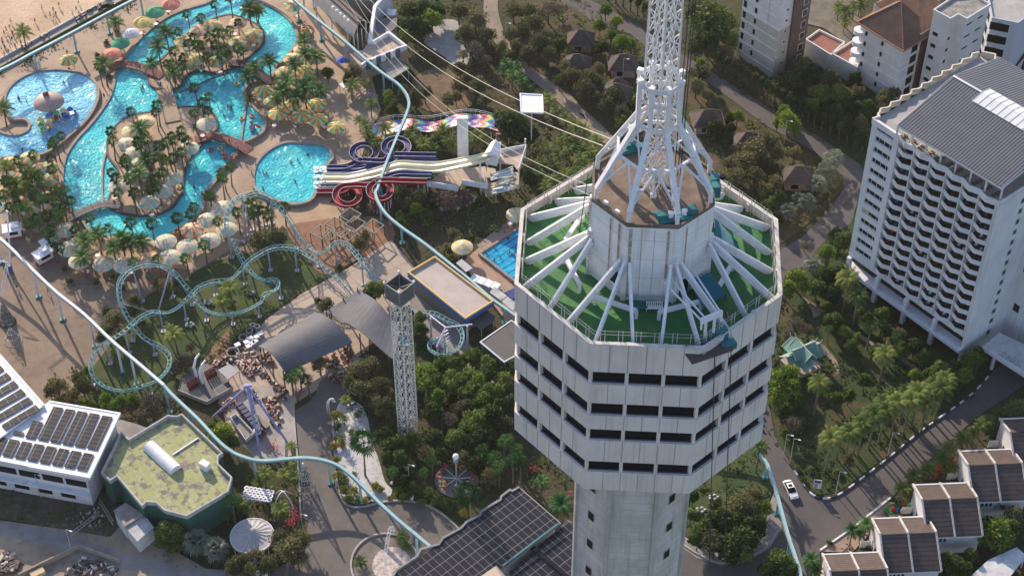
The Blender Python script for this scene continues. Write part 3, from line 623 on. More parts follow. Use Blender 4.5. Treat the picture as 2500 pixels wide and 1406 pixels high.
# fins and balconies
for j in range(7):
    u = u0 + cw * j
    MB().box(hp(u, -.85, (ZPOD + HZ) / 2 - .3), (.22, 2.2, HZ - ZPOD - .8), hrz).build('fin', m_hw, hotel)
m_bal_floor = mat('balcony_floor', (.10, .07, .065), .8, (.06, .05, .05), 1)
bal_items = [mat('towel_red', (.35, .06, .05), .9), white, mat('chair_brown', (.12, .08, .06), .8)]
def bal_poly(u, off=0): return [(u + .13, -1.95), (u + .13, -.05 + off), (u + cw * .52, .75 + off), (u + cw - .13, -.05 + off), (u + cw - .13, -1.95)]
random.seed(3)
bal_proto = None; BAL = []
for k in range(NF):
    for j in range(6):
        u = u0 + cw * j; z0 = ZPOD + k * FH
        if bal_proto is None:
            b = MB(); b.prism([hp(*q).xy for q in bal_poly(u)], z0 - .1, z0 + .06)
            pl = bal_poly(u)[1:4]; b.wall([hp(*q).xy for q in pl], z0 - .15, z0 + .95, .14, False)
            bal_proto = b.build('balcony', m_hw, hotel)
            fl = MB().prism([hp(q[0], q[1] - .08).xy for q in bal_poly(u)], z0 + .06, z0 + .1).build('balcony_floor', m_bal_floor, bal_proto)
            dr = MB().box(hp(u + cw / 2, -1.93, z0 + 1.3), (cw - .4, .1, 2.3), hrz).build('balcony_door', m_glass, bal_proto)
            ch = MB().box(hp(u + cw * .35, -.9, z0 + .45), (.5, .5, .12), hrz).box(hp(u + cw * .35, -1.1, z0 + .75), (.5, .08, .5), hrz).box(hp(u + cw * .7, -.8, z0 + .4), (.45, .45, .5), hrz).build('balcony_chair', bal_items[2], bal_proto)
        else:
            b = dup(bal_proto, None, par=hotel); b.location = hu * (cw * j) + Vector((0, 0, k * FH))
            BAL.append(b)
cur_m = [mat('curtain_cream', (.45, .42, .33), .9), mat('curtain_grey', (.10, .10, .11), .8), mat('curtain_brown', (.13, .08, .06), .9), m_glass]; tw = [mat('towel_red', (.35, .06, .05), .9), white, mat('towel_blue', (.08, .18, .35), .9)]
for b in BAL:
    for ch in [o for o in bpy.data.objects if o.parent == b]:
        if ch.name.startswith('balcony_door'): ch.material_slots[0].link = 'OBJECT'; ch.material_slots[0].material = cur_m[random.choice((0, 1, 1, 2, 3, 3))]
        if ch.name.startswith('balcony_chair'):
            r = random.random(); ch.scale = (1, 1, 1); ch.location = hu * random.uniform(-.3, .5)
            if r < .25: ch.material_slots[0].link = 'OBJECT'; ch.material_slots[0].material = tw[random.randrange(3)]
# roof deck, parapets (zigzag)
mb = MB(); mb.prism(P4((0, -.2), (HLEN, -.2), (HLEN, -DEP), (0, -DEP)), HZ - 1.2, HZ - 1.05); mb.build('roof_deck', mat('roof_deck_screed', (.36, .36, .35), .8, (.30, .29, .28), .35, 8, col3=(.48, .42, .34), scale3=.5, amt3=.6), hotel)
zz = [(0, .3), (u0 * .5, .3), (u0, .3)]
for j in range(6): zz += [(u0 + cw * j + cw * .52, 1.0), (u0 + cw * (j + 1), .3)]
zz += [(HLEN - .05, .3)]
mb = MB(); mb.wall([hp(*q).xy for q in zz], HZ - 1.35, HZ, .25, False)
mb.build('front_parapet', m_hw, hotel)
m_cream = mat('cream_parapet', (.66, .61, .50), .7, (.54, .49, .40), .8)
bz = [(0, .3), (.5, -1.2), (-.3, -1.6)]; kk = 10; seg = (DEP - 2) / kk
for j in range(kk): bz += [(-.3, -1.6 - seg * j - seg * .12), (-1.0, -1.6 - seg * j - seg * .5), (-.35, -1.6 - seg * (j + 1) + seg * .05)]
bz = [bz[0], bz[1]] + [(q[0], q[1]) for q in bz[2:]]
mb = MB(); mb.wall([hp(*q).xy for q in bz], HZ - 1.3, HZ + .05, .3, False); mb.build('side_parapet', m_cream, hotel)
mb = MB(); mb.wall([hp(*q).xy for q in [(-.2, -DEP), (2.2, -DEP - 1.5), (4.5, -DEP + 1.2), (8.5, -DEP - 1.2), (13, -DEP), (HLEN, -DEP)]], HZ - 1.3, HZ + .05, .3, False); mb.build('rear_parapet', m_cream, hotel)
mb = MB(); mb.wall([hp(HLEN - .15, 0).xy, hp(HLEN - .15, -DEP).xy], HZ - 1.2, HZ - .2, .25, False); mb.build('end_parapet', m_hw, hotel)
# side windows on the end wall
for k in range(14):
    z0 = 3.5 + (k * FH if k else -.6); c = hp(HLEN + .02, -7.8, z0 + 1.2)
    f = MB().box(c, (.12, 1.1, 1.3), hrz).build('window', mat('concrete_reveal', (.30, .29, .28), .9), hotel)
    MB().box(c + hu * .06, (.06, .8, 1.0), hrz).build('pane', m_glass, f)
# wing to the right
mb = MB(); mb.prism(P4((HLEN, -13.5), (HLEN + 14, -13.5), (HLEN + 14, -DEP), (HLEN, -DEP)), 0, HZ - 14)
mb.prism(P4((HLEN, -13.2), (HLEN + 3.4, -13.2), (HLEN + 3.4, -DEP), (HLEN, -DEP)), 0, HZ - 3); mb.build('stair_wing', m_hw, hotel)
for k in range(5):
    MB().box(hp(HLEN + 1.8 + (k % 2) * 4.5, -13.17 if k % 2 == 0 else -13.45, 9 + k * 5.5), (1.4, .1, 2.0), hrz).build('window', m_glass, hotel)
# pavilion roof
m_rib = mat('ribbed_metal_roof', (.15, .16, .19), .6, (.13, .14, .165), .3, 4, co='pos', stripe=[(hrz, .62, (.035, .04, .055), .42)], spec=.15)
e0 = W((2190, 305), 47.6); e1 = W((2445, 459), 47.6); rd0 = W((2327, 186), 51.5); b0 = W((2440, 140), 47.6)
ev = (e1 - e0); ul = ev.length; uu = ev.normalized(); rd1 = rd0 + uu * (ul + 1); b1 = b0 + uu * (ul + 1.5)
mb = MB(); dn = Vector((0, 0, -.25))
mb.add([e0, e1, rd1, rd0, b1, b0], [(0, 1, 2, 3), (3, 2, 4, 5)]); mb.add([v + dn for v in (e0, e1, rd1, rd0, b1, b0)], [(3, 2, 1, 0), (5, 4, 2, 3)])
pav = mb.build('pavilion_roof', m_rib, hotel)
mb = MB(); mb.bar(e0 + dn, e1 + dn, .12, .35); mb.bar(e0 + dn, rd0 + dn, .25, .35); mb.bar(rd0 + dn, b0 + dn, .25, .35); mb.bar(e1 + dn, rd1 + dn, .25, .35); mb.bar(b0 + dn, b1 + dn, .2, .35); mb.bar(rd0 + Vector((0, 0, .08)), rd1 + Vector((0, 0, .08)), .5, .1); mb.build('roof_trim', m_hw, pav)
fr = lambda s, t: (e0.lerp(e1, s)).lerp(rd0.lerp(rd1, s), t); bk = lambda s, t: (rd0.lerp(rd1, s)).lerp(b0.lerp(b1, s), t)
mb = MB(); up = Vector((0, 0, .18)); s0, s1 = .27, 1.02
a_, b_, c_, d_ = fr(s0, .82) + up, fr(s1, .82) + up, fr(s1, 1) + up, fr(s0, 1) + up; g_, h_ = bk(s1, .17) + up, bk(s0, .17) + up
mb.add([a_, b_, c_, d_, g_, h_], [(0, 1, 2, 3), (3, 2, 4, 5)]); mb.add([v - up * .8 for v in (a_, b_, c_, d_, g_, h_)], [(3, 2, 1, 0), (5, 4, 2, 3)])
sk_ = mb.build('skylight', mat('translucent_sheet', (.70, .71, .70), .5, (.62, .62, .60), .5), pav)
mb = MB()
for i in range(14):
    s = s0 + (s1 - s0) * i / 13; mb.bar(fr(s, .82) + up * 1.2, fr(s, 1) + up * 1.2, .1, .05); mb.bar(fr(s, 1) + up * 1.2, bk(s, .17) + up * 1.2, .1, .05)
mb.build('skylight_rib', mat('grey_steel', (.42, .42, .42), .5), sk_)
for i in range(8):
    v = fr(i / 7, .03); MB().box((v.x, v.y, (HZ - 1 + v.z) / 2 - .1), (.3, .3, v.z - HZ + 1 - .2), hrz).build('roof_post', m_hw, hotel)
    v = bk(i / 7, .95); MB().box((v.x, v.y, (HZ - 1 + v.z) / 2 - .1), (.3, .3, v.z - HZ + 1 - .2), hrz).build('roof_post', m_hw, hotel)
mb = MB()
for i in range(11):
    for t in (.04, .09, .14):
        v = fr(.02 + i / 11 + t * .1, t); mb.box((v.x, v.y, HZ - .75), (.9, .5, .12), hrz); mb.box((v.x, v.y, HZ - .9), (.15, .15, .3), hrz)
mb.build('rooftop_table_row', mat('chair_brown', (.12, .08, .06), .8), hotel)
mb = MB(); mb.bar(fr(.04, .0) - Vector((0, 0, 3.3)), fr(.2, -.12) - Vector((0, 0, 3.3)), .1); mb.bar(fr(.02, .1) - Vector((0, 0, 3.2)), fr(.12, -.1) - Vector((0, 0, 3.2)), .1); mb.build('rooftop_rail', m_iron, hotel)
# entrance canopy with raised lettering
c0 = W((2399, 846), 5.2); c1 = W((2520, 924), 5.2); cd_ = (c1 - c0); cl = cd_.length; cd_.normalize(); cn = Vector((-cd_.y, cd_.x, 0))
if cn.y < 0: cn = -cn
canopy = empty('entrance_canopy', (c0.x, c0.y, 0), 'pale flat entrance canopy with raised letters reading PARK W beside the hotel end wall', 'canopy')
mb = MB(); mb.prism([v.xy for v in (c0, c1 + cd_ * 8, c1 + cd_ * 8 + cn * 9, c0 + cn * 5.8)], 4.4, 5.2); mb.build('canopy_roof', mat('weathered_white_roof', (.55, .56, .57), .8, (.42, .42, .42), .6, 8), canopy)
mb = MB(); mb.wall([(c0).xy, (c1 + cd_ * 8).xy], 4.3, 5.5, .3, False); mb.build('fascia', m_hw, canopy)
for t in (.22, .95): v = c0 + cd_ * cl * t + cn * .8; MB().box((v.x, v.y, 2.2), (.6, .6, 4.4)).build('column', m_hw, canopy)
def lettering(txt, org, ux, uy, size, m, parent, name='lettering', ext=.08):
    cu = bpy.data.curves.new(name, 'FONT'); cu.body = txt; cu.size = size; cu.extrude = ext; cu.align_x = 'LEFT'
    tmp = bpy.data.objects.new('tmp', cu); COL.objects.link(tmp); dg = bpy.context.evaluated_depsgraph_get(); me = bpy.data.meshes.new_from_object(tmp.evaluated_get(dg)); bpy.data.objects.remove(tmp)
    uz = ux.cross(uy); M = Matrix((ux, uy, uz)).transposed(); b = MB(); o = Vector(org)
    b.add([o + M @ v.co for v in me.vertices], [tuple(p.vertices) for p in me.polygons]); return b.build(name, m, parent)
lo = W(HB(1425, 905), 5.6); l1 = W(HB(1730, 1065), 5.6); ld = (l1 - lo).normalized(); lu = Vector((-ld.y, ld.x, 0)) * .35 + Vector((0, 0, .94)); lu = (lu - ld * lu.dot(ld)).normalized()
lettering('PARK W', lo - Vector((0, 0, .3)), ld, lu, 1.9, mat('letter_grey', (.27, .28, .30), .6), canopy)
# ================================================================ VEGETATION
def leafm(n, c, c2, tr=.28, rd=.38): return mat(n, c, .75, c2, .9, 5, rand=rd, trans=tr, spec=.2)
m_bark = mat('bark', (.13, .105, .085), .95, (.08, .065, .055), 2, 5)
m_pbark = mat('palm_bark', (.20, .165, .13), .95, (.12, .10, .08), 3, 5)
LM = dict(dark=leafm('leaf_dark', (0.037, 0.071, 0.019), (0.067, 0.104, 0.027)), mid=leafm('leaf_mid', (0.079, 0.138, 0.029), (0.123, 0.173, 0.043)),
          bright=leafm('leaf_bright', (0.156, 0.240, 0.034), (0.108, 0.180, 0.026)), olive=leafm('leaf_olive', (0.094, 0.109, 0.043), (0.145, 0.145, 0.065)),
          bare=leafm('leaf_sparse_brown', (0.144, 0.114, 0.084), (0.102, 0.102, 0.060), .15), yellow=leafm('leaf_yellow', (.34, .28, .03), (.20, .22, .03)),
          pink=leafm('leaf_dry_pink', (.17, .10, .085), (.11, .085, .06), .15), silver=leafm('leaf_silver', (.17, .20, .155), (.12, .15, .11)),
          palm=leafm('palm_leaf', (.028, .095, .022), (.05, .135, .03), .15), feather=leafm('feather_palm_leaf', (0.087, 0.145, 0.032), (0.138, 0.181, 0.043)))
HIDE = Vector((0, -900, -50))
def leafcard(mb, c, s, rnd):
    a = Vector((rnd.gauss(0, 1), rnd.gauss(0, 1), rnd.gauss(0, .6))).normalized(); b = a.cross(Vector((rnd.gauss(0, 1), rnd.gauss(0, 1), rnd.gauss(0, 1)))).normalized()
    w = s * rnd.uniform(.7, 1.25); a = a * w; b = b * w * .62
    mb.add([c - a - b * .4, c - b, c + a, c + b], [(0, 1, 2, 3)])
def make_tree(name, kind, seed, r=3.2, h=6.0, nleaf=2400, leaf=.31, lobes=13, flat=.72, gaps=0, tall=1):
    rnd = random.Random(seed); root = bpy.data.objects.new(name, None); COL.objects.link(root); ORG[root.name] = Vector()
    mb = MB(); mb.tube([(0, 0, -.1), (.08, 0, h * .25), (-.05, .1, h * .5), (0, 0, h * .75)], [.24, .19, .15, .08], 6)
    cen = []
    for i in range(lobes):
        a = 2.4 * i + rnd.uniform(-.3, .3); q = math.sqrt((i + .5) / lobes) * .68; zc = h * (.72 + rnd.uniform(-.06, .16)) * (1 if q > .4 else 1.1)
        c = Vector((r * q * math.cos(a), r * q * math.sin(a), zc - (q * q) * r * .35 * tall + (.5 - q) * r * .45)); cen.append((c, r * rnd.uniform(.30, .46)))
        s = Vector((0, 0, h * rnd.uniform(.3, .5))); mb.tube([s, s.lerp(c, .5) + Vector((0, 0, -.2)), c], [.1, .07, .03], 4)
        if gaps:
            for _ in range(3): e = c + Vector((rnd.gauss(0, .5), rnd.gauss(0, .5), rnd.gauss(.2, .4))) * r * .25; mb.tube([c, e], [.035, .015], 3)
    tr = mb.build('trunk', m_bark, root)
    mb = MB()
    for k in range(nleaf):
        c, lr = cen[rnd.randrange(len(cen))] if rnd.random() > .1 else (Vector((0, 0, h * .7)), r * .6)
        d = Vector((rnd.gauss(0, 1), rnd.gauss(0, 1), rnd.gauss(.25, 1))).normalized() * lr * (rnd.random() ** .35) * rnd.uniform(.85, 1.15)
        d.z *= flat; leafcard(mb, c + d, leaf, rnd)
    mb.build('crown', LM[kind], root); return root
def make_fan_palm(name, kind, seed, h=6, n=24, rr=1.25, stem=1.0):
    rnd = random.Random(seed); root = bpy.data.objects.new(name, None); COL.objects.link(root); ORG[root.name] = Vector()
    lean = Vector((rnd.uniform(-.5, .5), rnd.uniform(-.4, .4), 0)); top = Vector((lean.x, lean.y, h))
    MB().tube([(0, 0, -.1), (lean * .2 + Vector((0, 0, h * .4))), (lean * .6 + Vector((0, 0, h * .75))), top], [.2, .15, .13, .14], 6).build('trunk', m_pbark, root)
    mb = MB()
    for i in range(n):
        az = 2.4 * i; el = R(85 - 115 * (i / n) ** .8 + rnd.uniform(-8, 8)); d = Vector((math.cos(az) * math.cos(el), math.sin(az) * math.cos(el), math.sin(el)))
        hub = top + d * stem * rnd.uniform(.8, 1.15) + Vector((0, 0, .1)); sd_ = Vector((-math.sin(az), math.cos(az), 0)); up = sd_.cross(d)
        mb.add([top, top + sd_ * .03, hub + sd_ * .03, hub], [(0, 1, 2, 3)])
        m = 9
        for j in range(m):
            a0 = (-1.5 + 3.0 * j / m); a1 = a0 + 3.0 / m * .8; am = (a0 + a1) / 2; L0 = rr * rnd.uniform(.85, 1.1) * (1 - .22 * abs(am))
            v = lambda a, l, z: hub + (d * math.cos(a) + sd_ * math.sin(a)) * l + up * z - Vector((0, 0, 1)) * (l * l * .28)
            mb.add([hub, v(a0, L0 * .62, -.04), v(am, L0, 0), v(a1, L0 * .62, .05)], [(0, 1, 2, 3)])
    mb.build('crown', LM[kind], root); return root
def make_feather_palm(name, kind, seed, h=5, n=26, ln=3.0, droop=.9, tk=.17):
    rnd = random.Random(seed); root = bpy.data.objects.new(name, None); COL.objects.link(root); ORG[root.name] = Vector()
    lean = Vector((rnd.uniform(-.4, .4), rnd.uniform(-.3, .3), 0)); top = Vector((lean.x, lean.y, h))
    MB().tube([(0, 0, -.1), (lean * .3 + Vector((0, 0, h * .5))), top], [tk * 1.35, tk, tk * 1.1], 7).build('trunk', m_pbark, root)
    mb = MB()
    for i in range(n):
        az = 2.4 * i; el0 = R(80 - 85 * (i / n) + rnd.uniform(-6, 6)); L0 = ln * rnd.uniform(.8, 1.1); p = top.copy(); prev = None; el = el0; ns = 9; pts = []
        for s in range(ns + 1):
            pts.append(p.copy()); d = Vector((math.cos(az) * math.cos(el), math.sin(az) * math.cos(el), math.sin(el))); p = p + d * L0 / ns; el -= droop * 1.6 / ns * (.6 + s / ns)
        sd_ = Vector((-math.sin(az), math.cos(az), 0))
        for s in range(1, ns):
            a, b = pts[s], pts[s + 1]; d = (b - a).normalized(); w = .62 * ln / 3 * math.sin(pi * min(1, (s + .8) / (ns + .3))) + .08
            for side in (-1, 1):
                for q in (0, .5):
                    o = a.lerp(b, q); tip = o + sd_ * side * w + d * w * .55 - Vector((0, 0, .32 * w)); mb.add([o, o + d * .15, tip], [(0, 1, 2)])
        mb.tube(pts[::3], .025, 3, cap=False)
    mb.build('crown', LM[kind], root); return root
PROTO = {}; USED = set()
def proto(key, f, n, *a, **k): PROTO[key] = [f(key if True else '', *a, seed=s * 13 + len(PROTO) * 7, **k) for s in range(1, n + 1)]
proto_spec = {
 'dark': ('broadleaf_tree', lambda s: make_tree('broadleaf_tree', 'dark', s), 3), 'mid': ('broadleaf_tree', lambda s: make_tree('broadleaf_tree', 'mid', s), 3),
 'bright': ('broadleaf_tree', lambda s: make_tree('broadleaf_tree', 'bright', s, nleaf=1300, lobes=13), 2), 'olive': ('broadleaf_tree', lambda s: make_tree('broadleaf_tree', 'olive', s, nleaf=1300, leaf=.26, gaps=1), 3),
 'bare': ('sparse_tree', lambda s: make_tree('sparse_tree', 'bare', s, nleaf=700, leaf=.22, lobes=16, gaps=1), 2), 'pink': ('sparse_tree', lambda s: make_tree('sparse_tree', 'pink', s, nleaf=800, leaf=.22, lobes=14, gaps=1, h=4.5), 1),
 'yellow': ('yellow_shrub', lambda s: make_tree('yellow_shrub', 'yellow', s, r=1.6, h=1.9, nleaf=420, leaf=.2, lobes=8), 2), 'shrub': ('shrub', lambda s: make_tree('shrub', 'mid', s, r=1.6, h=1.7, nleaf=420, leaf=.2, lobes=7), 2),
 'column': ('columnar_tree', lambda s: make_tree('columnar_tree', 'dark', s, r=.9, h=5, nleaf=420, leaf=.24, lobes=8, flat=2.4), 2),
 'fan': ('fan_palm', lambda s: make_fan_palm('fan_palm', 'palm', s, h=5 + (s % 3) * .8, rr=1.0, stem=.75, n=22), 3), 'fant': ('fan_palm', lambda s: make_fan_palm('fan_palm', 'palm', s, h=8, rr=1.5, n=28, stem=1.2), 2),
 'feather': ('feather_palm', lambda s: make_feather_palm('feather_palm', 'feather', s), 3), 'featherd': ('feather_palm', lambda s: make_feather_palm('feather_palm', 'palm', s, h=6), 2),
 'date': ('tall_palm', lambda s: make_feather_palm('tall_palm', 'feather', s, h=10.5, n=34, ln=3.4, droop=1.15, tk=.2), 2),
 'cycad': ('low_palm', lambda s: make_feather_palm('low_palm', 'feather', s, h=1.6, n=22, ln=2.4), 2),
 'silver': ('silver_palm', lambda s: make_fan_palm('silver_palm', 'silver', s, h=4, n=26, rr=1.9, stem=1.5), 2)}
for i, (k, (nm, f, n)) in enumerate(proto_spec.items()):
    PROTO[k] = [f(11 + i * 31 + s * 7) for s in range(n)]
    for p in PROTO[k]: KIDS[p.name] = list(p.children) or [o for o in bpy.data.objects if o.parent == p]
CH_H = dict(dark=5.0, mid=5.0, bright=5.0, olive=5.0, bare=5.0, pink=3.6, yellow=1.5, shrub=1.3, column=3.2, fan=5.8, fant=8, feather=4.8, featherd=5.8, date=10.3, cycad=1.7, silver=4.2)
CR = dict(dark=3.2, mid=3.2, bright=3.2, olive=3.2, bare=3.3, pink=3.3, yellow=1.6, shrub=1.6, column=1.1, fan=2.1, fant=2.5, feather=2.6, featherd=2.6, date=2.35, cycad=2.1, silver=2.9)
REG = []                                     # everything that wants an automatic label: (obj, description, category, group)
DESC = dict(dark=('dark green leafy tree', 'tree', 'dark leafy trees'), mid=('mid green leafy tree', 'tree', 'mid green leafy trees'), bright=('bright yellow-green leafy tree', 'tree', 'bright green trees'),
  olive=('olive green open tree', 'tree', 'olive trees with open crowns'), bare=('half bare brown tree', 'tree', 'half bare trees'), pink=('dry pinkish brown tree', 'tree', 'dry pinkish trees'), yellow=('yellow leaved shrub', 'shrub', 'yellow garden shrubs'),
  shrub=('small green shrub', 'shrub', 'green shrubs'), column=('narrow dark hedge tree', 'hedge tree', 'columnar hedge trees'), fan=('dark fan palm', 'palm', 'fan palms of the water park'), fant=('tall dark fan palm', 'palm', 'tall fan palms'),
  feather=('green feather palm', 'palm', 'feather palms'), featherd=('dark feather palm', 'palm', 'dark feather palms'), date=('tall date palm', 'palm', 'tall date palms by the resort road'), cycad=('low spreading palm', 'palm', 'low spreading palms'), silver=('silvery fan palm', 'palm', 'silver palms'))
CNT = {}
def plant(kind, px, rad=None, z0=0.0, dz=0):      # px: where the crown's centre shows; rad in metres
    if kind == 'dark' and random.random() < .35: kind = random.choice(('mid', 'olive', 'mid'))
    elif kind == 'mid' and random.random() < .18: kind = 'bright'
    lst = PROTO[kind]; i = CNT.get(kind, 0); CNT[kind] = i + 1; src = lst[i % len(lst)]
    sc = (rad / CR[kind]) if rad else random.uniform(.88, 1.12)
    hk = CH_H[kind] * (sc if kind not in ('dark', 'mid', 'olive', 'bright') else (.45 + .55 * sc))
    w = W(px, z0 + hk); w.z = z0 - .05
    szz = hk / CH_H[kind]; rz = random.uniform(0, 6.28)
    if src.name not in USED: USED.add(src.name); o = src; o.location = w; o.rotation_euler = (0, 0, rz); o.scale = (sc, sc, szz)
    else: o = dup(src, w, rz, (sc, sc, szz))
    d = DESC[kind]; o['category'] = d[1]; o['group'] = d[2]; REG.append((o, d[0])); return o
def many(kind, Z, pts, ref=None, **k):
    for p in pts:
        px = Z(p[0], p[1]); s = {C: 2.93, D: 2.93}.get(Z, 2.93) if Z in (A, B, C, D, E_, F_, Hh) else (2.575 if Z == K else 2.894)
        ms = 4500 * (.707 + (px[1] - 703) / 4500 * .707) / (CH - 5)
        plant(kind, px, (p[2] / s / ms) if len(p) > 2 else None, **k)
random.seed(21)
isl = dict(z0=1.05)
# --- palms of the water park
many('fan', A, [(1345, 120), (1440, 110), (1540, 40), (1650, 10), (1280, 215)], z0=0)
many('fan', A, [(1700, 160), (1390, 290), (1450, 310), (1560, 235), (1600, 265), (1540, 300), (1640, 210), (1250, 385), (1235, 440), (1300, 490), (1350, 330), (1480, 385), (1690, 345), (1740, 385), (1320, 400), (1500, 260), (1420, 350), (1600, 340), (1580, 400), (1200, 480)], **isl)
many('featherd', A, [(1130, 340), (1190, 240), (1240, 530)], **isl)
many('fan', A, [(940, 780), (1120, 750), (1115, 820), (790, 925), (800, 1010), (1400, 650), (1490, 675), (1440, 740), (1390, 830), (1480, 780), (1290, 940), (1310, 1000), (1220, 960), (1130, 1040), (1060, 1020), (980, 1000), (1140, 1130), (1200, 1050),
    (1240, 1110), (900, 1130), (900, 1190), (790, 1220), (820, 1275), (930, 1300), (1110, 1260), (1130, 1330), (1190, 1180), (1160, 1220), (950, 1380), (850, 1395), (1290, 1070), (1350, 1000), (1010, 1060), (1080, 1330), (1240, 1010)], **isl)
many('featherd', A, [(990, 930), (1050, 1150), (990, 1245)], **isl)
many('feather', A, [(1780, 75), (1840, 85), (165, 245), (20, 790)])
many('featherd', A, [(825, 170), (740, 465), (1085, 460)])
many('fan', A, [(710, 495), (430, 960), (400, 1010), (380, 1060), (240, 1090), (370, 1130), (140, 1170), (370, 1200), (310, 1320), (70, 1320), (250, 1370), (390, 1370), (130, 1400), (330, 1400), (1600, 1240), (1590, 1300), (1500, 1380), (1640, 1195), (180, 1230), (40, 1270), (290, 1260)])
many('feather', A, [(215, 1250), (30, 1200), (185, 1310), (110, 1340)])
many('fan', E_, [(30, 60), (130, 100), (240, 60), (300, 100), (400, 90), (450, 125), (120, 170), (260, 200), (380, 170), (450, 200), (360, 270), (340, 310), (470, 40), (500, 75), (60, 130), (200, 150), (320, 180), (420, 30), (430, 220), (200, 230), (290, 240)])
many('shrub', A, [(1500, 420, 50), (1350, 440, 50), (1620, 380, 50), (1060, 1200, 50), (1200, 1330, 50), (900, 1060, 50), (1420, 900, 50), (1160, 1120, 50), (820, 1340, 50)])
many('fan', E_, [(650, 240), (780, 270), (935, 255), (1085, 275), (1260, 190), (1385, 125), (1375, 205), (1500, 45), (1560, 230), (380, 385), (1130, 495), (960, 520), (440, 440), (1330, 480), (1460, 395), (1800, 90), (540, 280), (1840, 160)])
many('featherd', E_, [(610, 375), (870, 365), (925, 395), (1010, 390), (810, 430), (590, 500), (700, 340)])
many('feather', E_, [(1250, 1060, 90), (1640, 730, 80), (1590, 800, 70), (1750, 740, 60)])
many('fan', F_, [(200, 130), (170, 180), (290, 140), (240, 175), (390, 120), (300, 195), (60, 190), (120, 110)])
many('feather', B, [(140, 80), (190, 85)])
many('featherd', B, [(285, 445), (190, 490), (130, 560), (540, 400), (620, 410), (530, 290), (465, 470)])
many('featherd', B, [(400, 600, 95), (540, 640, 90), (650, 650, 70), (380, 660, 90), (490, 710, 80), (340, 720, 60), (590, 590, 60)])
many('feather', B, [(150, 700, 50), (870, 620, 70), (980, 600, 50), (1010, 750, 60), (980, 910, 60), (990, 980, 60), (1050, 1040, 60), (1120, 930, 65), (1180, 1000, 60), (1290, 1000, 70), (1300, 950, 60), (1400, 1040, 70), (1460, 1060, 55), (1540, 940, 70), (1560, 1010, 60), (1600, 1050, 50), (1780, 985, 75), (1800, 920, 60), (1240, 1060, 50), (1340, 1080, 50), (930, 870, 50), (1480, 980, 50), (1630, 900, 50)])
many('feather', C, [(850, 980, 70), (950, 940, 60), (1040, 1000, 60), (760, 1120, 65), (850, 1070, 60), (920, 1140, 65), (1000, 1090, 60), (700, 1070, 60), (650, 1160, 60), (740, 1200, 65), (830, 1250, 60), (900, 1240, 60), (960, 1200, 60), (700, 1290, 60), (780, 1285, 60), (680, 1350, 60), (630, 1240, 60), (920, 1050, 60),
    (700, 720, 60), (760, 800, 60), (820, 860, 60), (900, 900, 60), (650, 690, 50), (180, 1010, 60), (160, 960, 50), (800, 1010, 55), (1000, 1180, 50), (870, 1330, 50)])
many('featherd', C, [(400, 460, 55), (440, 540, 60), (510, 590, 60), (550, 640, 50), (480, 480, 50), (380, 520, 50)])
# --- resort side
many('date', L, [(490, 440, 80), (560, 410, 60), (625, 400, 75), (680, 370, 60), (720, 340, 75), (800, 280, 80), (760, 260, 60), (870, 250, 75), (960, 190, 80), (920, 150, 60), (1050, 180, 80), (1110, 120, 80), (1020, 110, 60), (1170, 200, 70), (1180, 120, 70), (1270, 90, 80), (1220, 50, 60), (1300, 20, 70), (405, 50, 75), (860, 180, 60)])
many('feather', L, [(990, 790, 75), (1080, 710, 75), (1170, 650, 70), (1270, 580, 75), (1330, 510, 70), (1430, 440, 75), (1540, 360, 60), (1600, 320, 65), (1680, 280, 65), (1760, 240, 70), (1830, 210, 70), (1500, 400, 50), (1350, 640, 50)])
many('featherd', L, [(640, 1090, 70), (740, 1040, 75), (350, 1300, 80), (700, 1110, 50), (380, 1370, 60)])
many('date', Hh, [(620, 650, 80), (690, 775, 70), (880, 1190, 75)])
many('date', K, [(1840, 600, 55)])
many('mid', Hh, [(510, 930, 85), (590, 1010, 55), (1000, 1140, 75), (740, 1360, 70), (640, 1110, 55)])
many('fan', Hh, [(780, 1000, 80), (480, 1020, 50), (860, 960, 60), (960, 1060, 60)])
many('bright', Hh, [(680, 1060, 40), (795, 1150, 38), (470, 440, 70), (250, 620, 90), (180, 700, 80), (320, 690, 50), (110, 1350, 110), (210, 1310, 90), (700, 880, 40), (1090, 1320, 50)])
many('silver', Hh, [(330, 90, 75), (180, 160, 75), (370, 540, 75), (430, 500, 60), (260, 60, 50)])
many('silver', D, [(1050, 1130, 80), (990, 1210, 75), (930, 1300, 70), (1010, 1280, 60)])
many('silver', I, [(1390, 1150, 100), (1520, 1200, 100)]); many('fan', I, [(1640, 900, 80), (1600, 960, 50)])
many('dark', Hh, [(560, 370, 80), (630, 345, 60), (530, 320, 60), (450, 610, 90), (560, 590, 80), (400, 700, 90), (500, 740, 90), (760, 920, 60), (900, 1010, 60), (980, 1040, 80), (1100, 1110, 80), (1170, 1190, 70), (600, 560, 50), (870, 880, 60), (480, 850, 50)])
many('bare', Hh, [(240, 960, 90), (190, 1030, 70), (330, 1000, 60), (310, 400, 50)])
many('mid', Hh, [(1280, 1290, 90), (1380, 1270, 80), (1500, 1220, 95), (1450, 1320, 80), (1560, 1170, 70), (1200, 1330, 70)])
many('dark', Hh, [(60, 100, 70), (120, 60, 70), (50, 30, 60), (450, 40, 50), (110, 200, 50)])
many('bright', L, [(130, 90, 100), (210, 50, 80), (100, 160, 60), (240, 150, 55), (170, 390, 40)])
many('bare', L, [(220, 330, 90), (150, 360, 50), (280, 300, 45)])
many('mid', L, [(520, 140, 65), (620, 120, 55)])
many('shrub', L, [(540, 670, 40), (345, 650, 38), (480, 1170, 32), (250, 640, 35), (290, 720, 35), (750, 1190, 25), (600, 560, 35)])
